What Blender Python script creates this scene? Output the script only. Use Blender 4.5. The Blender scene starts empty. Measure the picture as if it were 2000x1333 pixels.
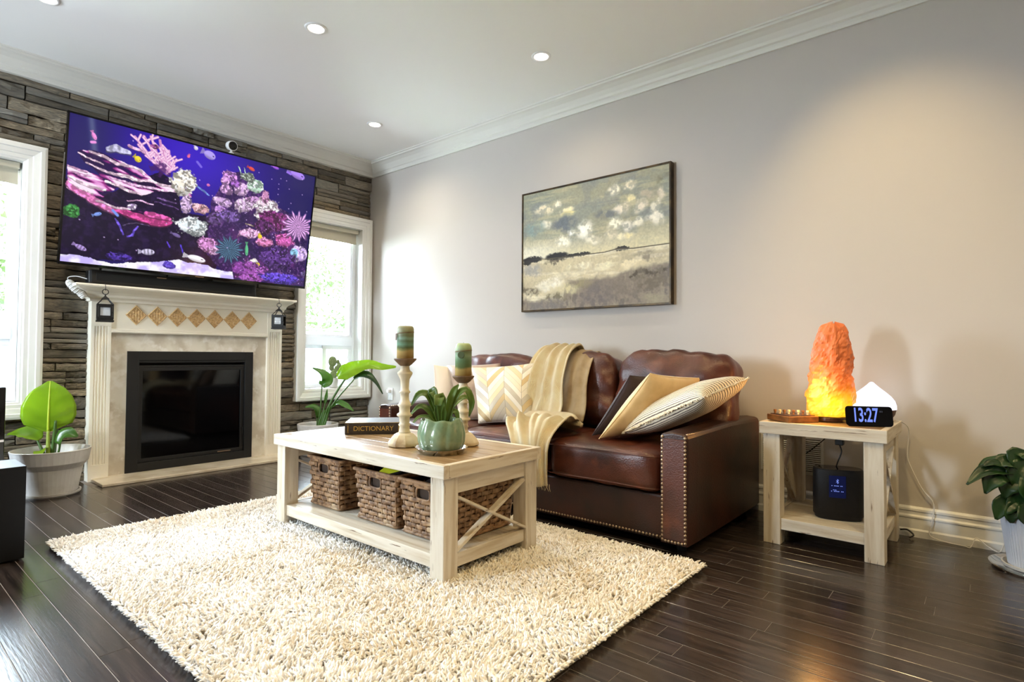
import bpy, bmesh, math, random
import numpy as np
from mathutils import Vector, Matrix, noise as mnoise

random.seed(7)
C = bpy.context.scene.collection
SC = bpy.context.scene
PI = math.pi

# ------------------------------------------------------------------ camera, world, lights, exposure
CAM_POS = (4.6779, -3.4118, 0.8716)
YAW, PITCH, ROLL, FPX = 0.6985, 0.02432, 0.00651, 1112.845


def make_camera():
    fw = Vector((-math.sin(YAW) * math.cos(PITCH), math.cos(YAW) * math.cos(PITCH), math.sin(PITCH)))
    rt = Vector((math.cos(YAW), math.sin(YAW), 0))
    up = rt.cross(fw)
    r2 = math.cos(ROLL) * rt + math.sin(ROLL) * up
    u2 = -math.sin(ROLL) * rt + math.cos(ROLL) * up
    cd = bpy.data.cameras.new('camera')
    cd.sensor_width = 36.0
    cd.lens = FPX / 2000.0 * 36.0
    cd.clip_start = 0.05
    co = bpy.data.objects.new('camera', cd)
    m = Matrix((r2, u2, -fw)).transposed().to_4x4()
    m.translation = Vector(CAM_POS)
    co.matrix_world = m
    C.objects.link(co)
    SC.camera = co


make_camera()
SC.view_settings.view_transform = 'Standard'
SC.view_settings.look = 'None'
SC.view_settings.exposure = 0.32
SC.view_settings.gamma = 1.0
SC.view_settings.use_curve_mapping = False
SC.cycles.max_bounces = 10
SC.cycles.diffuse_bounces = 5
SC.cycles.glossy_bounces = 4
SC.cycles.transparent_max_bounces = 16
SC.cycles.sample_clamp_indirect = 30.0
SC.cycles.caustics_reflective = False
SC.cycles.caustics_refractive = False

SKY_STRENGTH = 84.0
world = bpy.data.worlds.new('sky')
SC.world = world
world.use_nodes = True
bg = world.node_tree.nodes['Background']
bg.inputs[0].default_value = (0.76, 0.88, 1.0, 1)
bg.inputs[1].default_value = SKY_STRENGTH


def portal(name, loc, rot, sx, sy):
    l = bpy.data.lights.new(name, 'AREA')
    l.shape = 'RECTANGLE'
    l.size, l.size_y = sx, sy
    l.cycles.is_portal = True
    o = bpy.data.objects.new(name, l)
    o.location, o.rotation_euler = loc, rot
    C.objects.link(o)


# daylight enters through the two windows of the fireplace wall and an added, unseen fill opening in the left wall
portal('daylight_window_right', (-0.16, -0.41, 1.31), (0, -PI / 2, 0), 1.55, 0.6)
portal('daylight_window_left', (-0.16, -2.945, 1.31), (0, -PI / 2, 0), 1.55, 0.6)
portal('daylight_added_opening', (1.0, -6.05, 1.45), (PI / 2, 0, 0), 0.6, 1.1)

WARM = (1.0, 0.74, 0.36)
POT_LIGHTS = [(0.863, -0.622, 20), (0.881, -2.732, 24), (1.733, -1.673, 30), (2.547, -0.608, 12), (4.25, -1.25, 38),
              (3.40, -1.673, 22), (5.08, -1.673, 26), (2.55, -2.73, 12), (4.23, -2.73, 30), (5.9, -0.61, 10), (5.9, -2.73, 44), (6.8, -1.673, 50)]
for k, (x, y, w) in enumerate(POT_LIGHTS):
    l = bpy.data.lights.new('pot_lamp', 'SPOT')
    l.energy = w * 1.9
    l.color = WARM if x > 3.0 else (1.0, 0.83, 0.60)
    l.spot_size = math.radians(150)
    l.spot_blend = 1.0
    l.shadow_soft_size = 0.04
    o = bpy.data.objects.new('pot_lamp', l)
    o.location = (x, y, 2.725)
    if k == 4:                                  # gimbal trim turned to wash the wall
        l.spot_size = math.radians(62)
        o.rotation_euler = (Vector((4.32, 0.0, 1.50)) - Vector(o.location)).to_track_quat('-Z', 'Y').to_euler()
    C.objects.link(o)

# ------------------------------------------------------------------ helpers
W = {}


def link(o, parent=None):
    C.objects.link(o)
    if parent is not None:
        o.parent = parent
    return o


def tag(o, label=None, cat=None, group=None, kind=None):
    if label: o['label'] = label
    if cat: o['category'] = cat
    if group: o['group'] = group
    if kind: o['kind'] = kind
    return o


def thing(name, label, cat, loc=(0, 0, 0), rotz=0.0, group=None):
    o = bpy.data.objects.new(name, None)
    o.empty_display_size = 0.05
    o.location = loc
    o.rotation_euler = (0, 0, rotz)
    C.objects.link(o)
    W[o.name] = Matrix.Translation(Vector(loc)) @ Matrix.Rotation(rotz, 4, 'Z')
    return tag(o, label, cat, group)


def catmull(pts, n):
    P = [Vector(p) for p in pts]
    if len(P) < 3:
        return [P[0].lerp(P[-1], i / n) for i in range(n + 1)]
    P = [P[0] * 2 - P[1]] + P + [P[-1] * 2 - P[-2]]
    segs = len(P) - 3
    out = []
    for i in range(n + 1):
        t = i / n * segs
        k = min(int(t), segs - 1)
        u = t - k
        a, b, c, d = P[k:k + 4]
        out.append(0.5 * ((2 * b) + (c - a) * u + (2 * a - 5 * b + 4 * c - d) * u * u + (3 * b - a - 3 * c + d) * u ** 3))
    return out


def lerpl(vals, t):
    f = t * (len(vals) - 1)
    k = min(int(f), len(vals) - 2)
    return vals[k] + (vals[k + 1] - vals[k]) * (f - k)


class MB:
    def __init__(s):
        s.v, s.f = [], []

    def add(s, vs, fs):
        n = len(s.v)
        s.v += [tuple(v) for v in vs]
        s.f += [tuple(i + n for i in f) for f in fs]
        return s

    def box(s, x0, x1, y0, y1, z0, z1):
        return s.add([(x0, y0, z0), (x1, y0, z0), (x1, y1, z0), (x0, y1, z0), (x0, y0, z1), (x1, y0, z1), (x1, y1, z1), (x0, y1, z1)],
                     [(3, 2, 1, 0), (4, 5, 6, 7), (0, 1, 5, 4), (1, 2, 6, 5), (2, 3, 7, 6), (3, 0, 4, 7)])

    def obox(s, c, ax, ay, az, sx, sy, sz):
        c = Vector(c); ax = Vector(ax).normalized() * sx / 2; ay = Vector(ay).normalized() * sy / 2; az = Vector(az).normalized() * sz / 2
        v = [c - ax - ay - az, c + ax - ay - az, c + ax + ay - az, c - ax + ay - az, c - ax - ay + az, c + ax - ay + az, c + ax + ay + az, c - ax + ay + az]
        return s.add(v, [(3, 2, 1, 0), (4, 5, 6, 7), (0, 1, 5, 4), (1, 2, 6, 5), (2, 3, 7, 6), (3, 0, 4, 7)])

    def bar(s, a, b, w, h, upv=(0, 0, 1)):
        a, b = Vector(a), Vector(b)
        d = (b - a)
        u = Vector(upv)
        side = d.cross(u).normalized()
        u = side.cross(d).normalized()
        return s.obox((a + b) / 2, d, side, u, d.length, w, h)

    def loft(s, rings, close_ring=True, cap0=True, cap1=True):
        m = len(rings[0]); base = len(s.v)
        for r in rings:
            s.v += [tuple(p) for p in r]
        for i in range(len(rings) - 1):
            for j in range(m if close_ring else m - 1):
                a = base + i * m + j; b = base + i * m + (j + 1) % m
                s.f.append((a, b, b + m, a + m))
        if close_ring and cap0: s.f.append(tuple(base + j for j in reversed(range(m))))
        if close_ring and cap1: s.f.append(tuple(base + (len(rings) - 1) * m + j for j in range(m)))
        return s

    def tube(s, pts, r, n=8, closed=False, smooth=0):
        P = catmull(pts, smooth) if smooth else [Vector(p) for p in pts]
        N = len(P)
        rings = []
        prev = None
        for i in range(N):
            if closed: t = P[(i + 1) % N] - P[i - 1]
            else: t = P[min(i + 1, N - 1)] - P[max(i - 1, 0)]
            if t.length < 1e-9: t = Vector((0, 0, 1))
            t.normalize()
            if prev is None:
                a = Vector((0, 0, 1)) if abs(t.z) < 0.9 else Vector((1, 0, 0))
                prev = t.cross(a).normalized()
            u = (prev - t * prev.dot(t)).normalized()
            prev = u
            w = t.cross(u)
            rr = lerpl(r, i / max(N - 1, 1)) if isinstance(r, (list, tuple)) else r
            rings.append([P[i] + (u * math.cos(2 * PI * k / n) + w * math.sin(2 * PI * k / n)) * rr for k in range(n)])
        if closed:
            rings.append(rings[0])
            return s.loft(rings, True, False, False)
        return s.loft(rings)

    def lathe(s, c, prof, n=24, cap0=True, cap1=True, sq=None, rot=0.0):
        c = Vector(c)
        rings = []
        for r, z in prof:
            rings.append([c + Vector((r * math.cos(2 * PI * k / n + rot), r * math.sin(2 * PI * k / n + rot), z)) for k in range(n)])
        return s.loft(rings, True, cap0, cap1)

    def grid(s, P):
        n, m = len(P), len(P[0])
        b = len(s.v)
        for row in P: s.v += [tuple(p) for p in row]
        for i in range(n - 1):
            for j in range(m - 1):
                a = b + i * m + j
                s.f.append((a, a + 1, a + m + 1, a + m))
        return s

    def sphere(s, c, r, n=12, m=8, sc=(1, 1, 1)):
        c = Vector(c)
        rings = []
        for i in range(m + 1):
            ph = -PI / 2 + PI * i / m
            rr = max(math.cos(ph), 1e-3)
            rings.append([c + Vector((sc[0] * r * rr * math.cos(2 * PI * k / n), sc[1] * r * rr * math.sin(2 * PI * k / n), sc[2] * r * math.sin(ph))) for k in range(n)])
        return s.loft(rings)

    def mesh(s, name, inv=None, smooth=False):
        me = bpy.data.meshes.new(name)
        vs = [inv @ Vector(v) for v in s.v] if inv is not None else s.v
        me.from_pydata([tuple(v) for v in vs], [], s.f)
        me.update()
        if smooth:
            me.polygons.foreach_set('use_smooth', [True] * len(me.polygons))
        return me

    def build(s, name, mat, parent=None, smooth=False, bevel=0.0, seg=2, solid=0.0, sub=0, kind=None, off=0.0):
        inv = None
        M = Matrix.Identity(4)
        if parent is not None:
            M = W.get(parent.name, Matrix.Identity(4))
            inv = M.inverted()
        me = s.mesh(name, inv, smooth)
        me.materials.append(mat)
        o = bpy.data.objects.new(name, me)
        link(o, parent)
        W[o.name] = M
        if solid:
            md = o.modifiers.new('solid', 'SOLIDIFY'); md.thickness = solid; md.offset = off
        if bevel:
            md = o.modifiers.new('bevel', 'BEVEL'); md.width = bevel; md.segments = seg; md.limit_method = 'ANGLE'
            md.harden_normals = False
        if sub:
            md = o.modifiers.new('sub', 'SUBSURF'); md.levels = sub; md.render_levels = sub
        if kind: o['kind'] = kind
        return o


def struct(name, mb, mat, label=None, **kw):
    o = mb.build(name, mat, None, **kw)
    o['kind'] = 'structure'
    if label: o['label'] = label
    return o


# ------------------------------------------------------------------ materials
def s2l(c):
    return tuple(((x / 255) / 12.92 if x / 255 <= 0.04045 else ((x / 255 + 0.055) / 1.055) ** 2.4) for x in c)


def rgba(c):
    return (*s2l(c), 1.0)


def mat(name, col, rough=0.5, metal=0.0, spec=0.5, var=None, var2=None, rand=0.0, bump=None, stretch=(1, 1, 1), coat=0.0,
        emit=None, sheen=0.0, trans=0.0, sss=0.0, coord='Object', rot=(0, 0, 0), rvar=None, back=None):
    """var=(scale, colour2, lo, hi[, detail]): noise mix to a second colour; rand: per-object value variation; bump=(scale, strength[, type])"""
    m = bpy.data.materials.new(name)
    m.use_nodes = True
    nt = m.node_tree
    N, L = nt.nodes, nt.links
    b = N['Principled BSDF']
    b.inputs['Roughness'].default_value = rough
    b.inputs['Metallic'].default_value = metal
    b.inputs['Specular IOR Level'].default_value = spec
    if coat: b.inputs['Coat Weight'].default_value = coat; b.inputs['Coat Roughness'].default_value = 0.12
    if sheen: b.inputs['Sheen Weight'].default_value = sheen
    if trans: b.inputs['Transmission Weight'].default_value = trans
    if sss:
        b.inputs['Subsurface Weight'].default_value = sss
        b.inputs['Subsurface Radius'].default_value = (0.03, 0.015, 0.008)
    src = None
    rgb = N.new('ShaderNodeRGB'); rgb.outputs[0].default_value = rgba(col)
    src = rgb.outputs[0]
    mp = None

    def mapping():
        nonlocal mp
        if mp is None:
            tc = N.new('ShaderNodeTexCoord')
            mpn = N.new('ShaderNodeMapping')
            mpn.inputs['Scale'].default_value = stretch
            mpn.inputs['Rotation'].default_value = rot
            L.new(tc.outputs[coord], mpn.inputs[0])
            mp = mpn.outputs[0]
            if rand:
                oi = N.new('ShaderNodeObjectInfo')
                mul = N.new('ShaderNodeMath'); mul.operation = 'MULTIPLY'; mul.inputs[1].default_value = 37.0
                L.new(oi.outputs['Random'], mul.inputs[0])
                ad = N.new('ShaderNodeVectorMath'); ad.operation = 'ADD'
                L.new(mp, ad.inputs[0]); L.new(mul.outputs[0], ad.inputs[1])
                mp = ad.outputs[0]
        return mp

    def noise_mix(src, v):
        nz = N.new('ShaderNodeTexNoise')
        nz.inputs['Scale'].default_value = v[0]
        nz.inputs['Detail'].default_value = v[4] if len(v) > 4 else 4.0
        L.new(mapping(), nz.inputs['Vector'])
        cr = N.new('ShaderNodeMapRange')
        cr.inputs[1].default_value, cr.inputs[2].default_value = v[2], v[3]
        L.new(nz.outputs['Fac'], cr.inputs[0])
        mx = N.new('ShaderNodeMix'); mx.data_type = 'RGBA'
        L.new(cr.outputs[0], mx.inputs[0])
        L.new(src, mx.inputs[6])
        mx.inputs[7].default_value = rgba(v[1])
        return mx.outputs[2]

    if var: src = noise_mix(src, var)
    if var2: src = noise_mix(src, var2)
    if rand:
        oi = N.new('ShaderNodeObjectInfo')
        mr = N.new('ShaderNodeMapRange'); mr.inputs[3].default_value = 1 - rand; mr.inputs[4].default_value = 1 + rand
        L.new(oi.outputs['Random'], mr.inputs[0])
        hs = N.new('ShaderNodeHueSaturation')
        L.new(mr.outputs[0], hs.inputs['Value'])
        if rvar:
            w = N.new('ShaderNodeTexWhiteNoise'); w.noise_dimensions = '1D'
            L.new(oi.outputs['Random'], w.inputs['W'])
            mx = N.new('ShaderNodeMix'); mx.data_type = 'RGBA'
            mulw = N.new('ShaderNodeMath'); mulw.operation = 'MULTIPLY'; mulw.inputs[1].default_value = rvar[1]
            L.new(w.outputs['Value'], mulw.inputs[0])
            L.new(mulw.outputs[0], mx.inputs[0]); L.new(src, mx.inputs[6]); mx.inputs[7].default_value = rgba(rvar[0])
            src = mx.outputs[2]
        L.new(src, hs.inputs['Color'])
        src = hs.outputs[0]
    L.new(src, b.inputs['Base Color'])
    if emit:
        b.inputs['Emission Color'].default_value = rgba(emit[0]); b.inputs['Emission Strength'].default_value = emit[1]
    if bump:
        if len(bump) > 2 and bump[2] == 'V':
            nz = N.new('ShaderNodeTexVoronoi'); out = nz.outputs['Distance']
        elif len(bump) > 2 and bump[2] == 'W':
            nz = N.new('ShaderNodeTexWave'); out = nz.outputs['Fac']; nz.inputs['Distortion'].default_value = 1.0
        else:
            nz = N.new('ShaderNodeTexNoise'); out = nz.outputs['Fac']; nz.inputs['Detail'].default_value = 5
        nz.inputs['Scale'].default_value = bump[0]
        L.new(mapping(), nz.inputs['Vector'])
        bn = N.new('ShaderNodeBump'); bn.inputs['Strength'].default_value = bump[1]; bn.inputs['Distance'].default_value = 0.004
        L.new(out, bn.inputs['Height'])
        L.new(bn.outputs[0], b.inputs['Normal'])
    return m


def pane_glass(name, tint=(250, 252, 252), gloss=0.06, rough=0.0):
    m = bpy.data.materials.new(name)
    m.use_nodes = True
    nt = m.node_tree
    N, L = nt.nodes, nt.links
    N.remove(N['Principled BSDF'])
    tr = N.new('ShaderNodeBsdfTransparent'); tr.inputs[0].default_value = rgba(tint)
    gl = N.new('ShaderNodeBsdfGlossy'); gl.inputs['Roughness'].default_value = rough
    fr = N.new('ShaderNodeFresnel'); fr.inputs[0].default_value = 1.45
    mx = N.new('ShaderNodeMixShader')
    L.new(fr.outputs[0], mx.inputs[0]); L.new(tr.outputs[0], mx.inputs[1]); L.new(gl.outputs[0], mx.inputs[2])
    L.new(mx.outputs[0], N['Material Output'].inputs[0])
    return m


def emitter(name, col, strength):
    m = bpy.data.materials.new(name)
    m.use_nodes = True
    N, L = m.node_tree.nodes, m.node_tree.links
    N.remove(N['Principled BSDF'])
    e = N.new('ShaderNodeEmission'); e.inputs[0].default_value = rgba(col); e.inputs[1].default_value = strength
    L.new(e.outputs[0], N['Material Output'].inputs[0])
    return m


MT = {}
MT['wall'] = mat('wall_paint', (199, 193, 186), 0.85, spec=0.2, bump=(90, 0.06))
MT['ceiling'] = mat('ceiling_paint', (246, 246, 244), 0.9, spec=0.1, bump=(120, 0.05))
MT['trim'] = mat('white_trim', (232, 232, 228), 0.38)
MT['crown'] = mat('crown_paint', (222, 220, 212), 0.5)
MT['mantel'] = mat('mantel_paint', (244, 238, 222), 0.42)
MT['stone'] = mat('ledge_stone', (142, 128, 106), 0.9, spec=0.2, var=(9, (86, 78, 66), 0.42, 0.64, 6), var2=(4, (184, 166, 136), 0.50, 0.72, 5), rand=0.38, rvar=((132, 132, 128), 0.7),
                  bump=(40, 0.7), stretch=(1, 1, 3))
MT['grout'] = mat('wall_backing', (40, 36, 32), 0.95)
MT['floor'] = mat('dark_floor_plank', (60, 50, 46), 0.24, spec=0.5, var=(5, (30, 25, 24), 0.35, 0.65, 6), var2=(14, (78, 66, 60), 0.55, 0.75, 6), rand=0.22,
                  stretch=(0.6, 9, 9), bump=(18, 0.10), coat=0.25)
MT['floor_gap_glint'] = mat('floor_joint_glint', (150, 144, 138), 0.6)  # joints coloured pale to stand in for plank bevels reflecting the window
MT['marble'] = mat('cream_marble', (222, 216, 202), 0.2, var=(7, (198, 188, 170), 0.45, 0.62, 8), var2=(16, (234, 230, 222), 0.55, 0.7, 8))
MT['hearth'] = mat('hearth_marble', (226, 216, 196), 0.18, var=(6, (205, 192, 168), 0.45, 0.65, 8))
MT['tile'] = None
MT['black_metal'] = mat('black_metal', (9, 9, 10), 0.5)
MT['black'] = mat('black_plastic', (9, 9, 10), 0.4)
MT['black_matte'] = mat('black_matte', (10, 10, 11), 0.85)
MT['gloss_black'] = mat('gloss_black', (8, 8, 10), 0.06)
MT['fire_glass'] = mat('fireplace_glass', (4, 4, 5), 0.06, spec=0.22)
MT['glass'] = pane_glass('window_glass')
MT['frost'] = mat('lantern_glass', (215, 222, 228), 0.25, trans=0.0, bump=(60, 0.6, 'V'), spec=0.8)
MT['white_plastic'] = mat('white_plastic', (236, 236, 236), 0.35)
MT['vinyl'] = mat('white_vinyl_sash', (240, 241, 242), 0.3)
MT['blind'] = mat('beige_blind_cloth', (190, 184, 165), 0.8)


def wood(name, axis, base=(216, 207, 190), dark=(112, 86, 60), rough=0.55):
    st = [14, 14, 14]
    st[axis] = 1.1
    return mat(name, base, rough, var=(3.0, (192, 176, 150), 0.44, 0.68, 6), var2=(7.0, dark, 0.665, 0.72, 9), stretch=tuple(st), bump=(7, 0.35), rand=0.05)


WD = [wood('whitewashed_wood_x', 0), wood('whitewashed_wood_y', 1), wood('whitewashed_wood_z', 2)]
WTOP = mat('tabletop_wood', (166, 138, 100), 0.28, var=(3, (134, 106, 72), 0.40, 0.66, 6), var2=(6, (112, 84, 54), 0.62, 0.75, 8), stretch=(1.1, 14, 14), bump=(7, 0.2), rand=0.07, coat=0.2)
MT['leather'] = mat('brown_leather', (84, 40, 25), 0.34, var=(5, (54, 26, 18), 0.40, 0.66, 5), var2=(9, (108, 56, 34), 0.56, 0.76, 4), bump=(160, 0.16, 'V'), spec=0.55)
MT['leather_shaded'] = mat('brown_leather_shaded_side', (66, 31, 21), 0.38, var=(4, (42, 23, 17), 0.4, 0.62, 5), bump=(160, 0.16, 'V'), spec=0.5)  # darker copy of the leather, shade of the lower sides put into colour
MT['leather_arm_shaded'] = mat('brown_leather_arm_shaded', (60, 29, 19), 0.36, var=(4, (36, 20, 14), 0.40, 0.62, 5), var2=(5, (92, 44, 28), 0.58, 0.74, 4), bump=(160, 0.16, 'V'), spec=0.5)  # same leather darkened, the shaded look of the arm sides painted in
MT['brass'] = mat('aged_brass_nail', (168, 146, 122), 0.35, metal=0.9)
MT['green_leaf'] = mat('green_leaf', (84, 128, 52), 0.26, var=(6, (60, 104, 40), 0.4, 0.65), sss=0.0, bump=(25, 0.15))
MT['lime_leaf'] = mat('sunlit_leaf', (142, 176, 44), 0.22, var=(5, (112, 152, 36), 0.4, 0.7), bump=(25, 0.15))  # lit copy of the leaf green, backlight brightened into its colour
MT['dark_leaf'] = mat('dark_green_leaf', (42, 72, 34), 0.3, var=(9, (24, 46, 24), 0.4, 0.65), bump=(30, 0.2))
MT['mid_leaf'] = mat('olive_green_leaf', (104, 130, 56), 0.32, var=(9, (76, 102, 40), 0.4, 0.65), bump=(30, 0.2))
MT['stem'] = mat('leaf_stalk', (70, 104, 40), 0.4)
MT['soil'] = mat('potting_soil', (44, 34, 26), 0.95, bump=(80, 0.8))
MT['pot_white'] = mat('white_glazed_pot', (222, 220, 216), 0.4, var=(8, (198, 194, 188), 0.45, 0.7))
MT['cord_white'] = mat('white_cord', (232, 230, 226), 0.5)


def add_translucency(m, col, fac=0.4):
    N, L = m.node_tree.nodes, m.node_tree.links
    t = N.new('ShaderNodeBsdfTranslucent'); t.inputs[0].default_value = rgba(col)
    mx = N.new('ShaderNodeMixShader'); mx.inputs[0].default_value = fac
    b = N['Principled BSDF']; out = N['Material Output']
    L.new(b.outputs[0], mx.inputs[1]); L.new(t.outputs[0], mx.inputs[2]); L.new(mx.outputs[0], out.inputs[0])


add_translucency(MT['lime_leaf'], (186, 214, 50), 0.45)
add_translucency(MT['green_leaf'], (120, 170, 50), 0.25)
add_translucency(MT['mid_leaf'], (130, 150, 50), 0.25)
add_translucency(MT['vinyl'], (235, 238, 242), 0.12)

# ------------------------------------------------------------------ room shell
RX, RY, H = 8.0, -6.0, 2.74
ROOM_T = 0.2
# sofa wall (y = 0)
struct('wall_right', MB().box(-0.3, RX + 0.2, 0, 0.2, -0.1, H + 0.1), MT['wall'])
struct('ceiling', MB().box(-0.3, RX + 0.2, RY - 0.2, 0.2, H, H + 0.12), MT['ceiling'])
# fireplace wall with two window openings
W2 = (-0.702, -0.124, 0.557, 2.077)      # right window opening y0 y1 z0 z1
W1 = (-3.235, -2.662, 0.557, 2.077)      # left window opening
xb, xf = -0.26, -0.062
far = MB()
far.box(xb, xf, RY, W1[0], 0, H); far.box(xb, xf, W1[1], W2[0], 0, H); far.box(xb, xf, W2[1], 0, 0, H)
for w in (W1, W2):
    far.box(xb, xf, w[0], w[1], 0, w[2]); far.box(xb, xf, w[0], w[1], w[3], H)
wall_far = struct('wall_far', far, MT['grout'])
# wall behind the camera, and the left side wall
struct('wall_back', MB().box(RX, RX + 0.2, RY, 0, 0, H), MT['wall'])
lb = MB()
lb.box(xb, 0.7, RY - 0.2, RY, 0, H); lb.box(1.3, RX + 0.2, RY - 0.2, RY, 0, H); lb.box(0.7, 1.3, RY - 0.2, RY, 2.0, H); lb.box(0.7, 1.3, RY - 0.2, RY, 0, 0.9)  # the hole is added to let in cool fill light
struct('wall_left', lb, MT['wall'])

# floor: sub-floor slab with planks of their own
floor = struct('floor', MB().box(-0.3, RX + 0.2, RY - 0.2, 0.2, -0.12, -0.0009), MT['floor_gap_glint'])
PW = 0.083
plank_cache = {}


def plank_mesh(Ln):
    key = round(Ln, 1)
    if key not in plank_cache:
        g = 0.0009
        b = 0.0009
        l = key / 2
        w = PW / 2 - g
        mb = MB()
        mb.loft([[(-l + 0.0003, -w, -0.002), (l - 0.0003, -w, -0.002), (l - 0.0003, w, -0.002), (-l + 0.0003, w, -0.002)],
                 [(-l + 0.0003, -w, -b), (l - 0.0003, -w, -b), (l - 0.0003, w, -b), (-l + 0.0003, w, -b)],
                 [(-l + 0.0003 + b, -w + b, 0), (l - 0.0003 - b, -w + b, 0), (l - 0.0003 - b, w - b, 0), (-l + 0.0003 + b, w - b, 0)]])
        me = mb.mesh('plank')
        me.materials.append(MT['floor'])
        plank_cache[key] = me
    return plank_cache[key]


rp = random.Random(3)
rest = MB()
n_plank = 0


def add_plank(x0, x1, y):
    global n_plank
    o = bpy.data.objects.new('plank', plank_mesh(x1 - x0))
    L0 = round(x1 - x0, 1)
    o.location = ((x0 + x1) / 2, y, 0)
    o.scale = ((x1 - x0) / L0, 1, 1)
    link(o, floor)
    n_plank += 1


rows = int(3.45 / PW)
for i in range(rows):
    y = -PW / 2 - i * PW
    lim = 4.9 if y > -2.3 else 4.9 - (-2.3 - y) * 0.9
    x = -0.06 + (0.28 if y < -0.96 and y > -2.29 else 0) - rp.random() * 0.0
    x_end = max(lim, 2.6)
    seg0 = rp.uniform(0.25, 0.9)
    while x < x_end:
        Ln = rp.choice([0.5, 0.7, 0.8, 0.9, 1.1, 1.3, 1.6]) if x > 0.1 else seg0
        nx = x + Ln
        # planks wholly under the rug or the sofa are not in view: one long run
        if -2.72 < y < -1.2 and 1.5 < nx < 3.7: nx = 3.72 + rp.random() * 0.4
        if y > -1.0 and 1.6 < nx < 3.6: nx = 3.62 + rp.random() * 0.3
        if nx > x_end - 0.25: nx = x_end
        add_plank(x, nx, y)
        x = nx
    if x_end < RX:
        rest.box(x_end + 0.001, RX, y - PW / 2 + .001, y + PW / 2 - .001, -0.002, 0)
for i in range(rows, int(-RY / PW)):
    y = -PW / 2 - i * PW
    rest.box(-0.06, RX, y - PW / 2 + .001, y + PW / 2 - .001, -0.002, 0)
rest.build('plank_field', MT['floor'], floor, kind='stuff')

# baseboard along the sofa wall: stepped colonial profile
prof = [(0.0, 0), (-0.019, 0), (-0.019, 0.032), (-0.017, 0.034), (-0.013, 0.040), (-0.013, 0.088), (-0.017, 0.092), (-0.017, 0.099), (-0.011, 0.107), (-0.011, 0.121), (-0.015, 0.126), (-0.014, 0.136), (-0.006, 0.145), (0, 0.145)]
mbb = MB()
mbb.loft([[(x, y, z) for y, z in prof] for x in (0.0, RX)])
struct('baseboard_right', mbb, MT['trim'])

# crown moulding (cove) along both visible walls, mitred in the corner
cp = [(0.0, 2.615), (0.014, 2.615), (0.018, 2.628), (0.018, 2.645), (0.028, 2.652), (0.034, 2.668), (0.052, 2.694), (0.078, 2.712), (0.096, 2.718), (0.098, 2.730), (0.108, 2.732), (0.110, 2.74), (0.0, 2.74)]
mb = MB()
mb.loft([[(max(d, 0.0), -d, z) for d, z in cp], [(RX, -d, z) for d, z in cp]])
struct('trim_1', mb, MT['crown'], label='white crown moulding along the top of the beige wall')
mb = MB()
mb.loft([[(d if d > 0 else -0.05, -d, z) for d, z in cp], [(d if d > 0 else -0.05, RY, z) for d, z in cp]])
struct('trim_2', mb, MT['crown'], label='white crown moulding along the top of the stone wall')


# ------------------------------------------------------------------ windows
def frame_rect(mb, x0, x1, y0, y1, z0, z1, w):
    mb.box(x0, x1, y0, y1, z0, z0 + w); mb.box(x0, x1, y0, y1, z1 - w, z1)
    mb.box(x0, x1, y0, y0 + w, z0 + w, z1 - w); mb.box(x0, x1, y1 - w, y1, z0 + w, z1 - w)
    return mb


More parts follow.
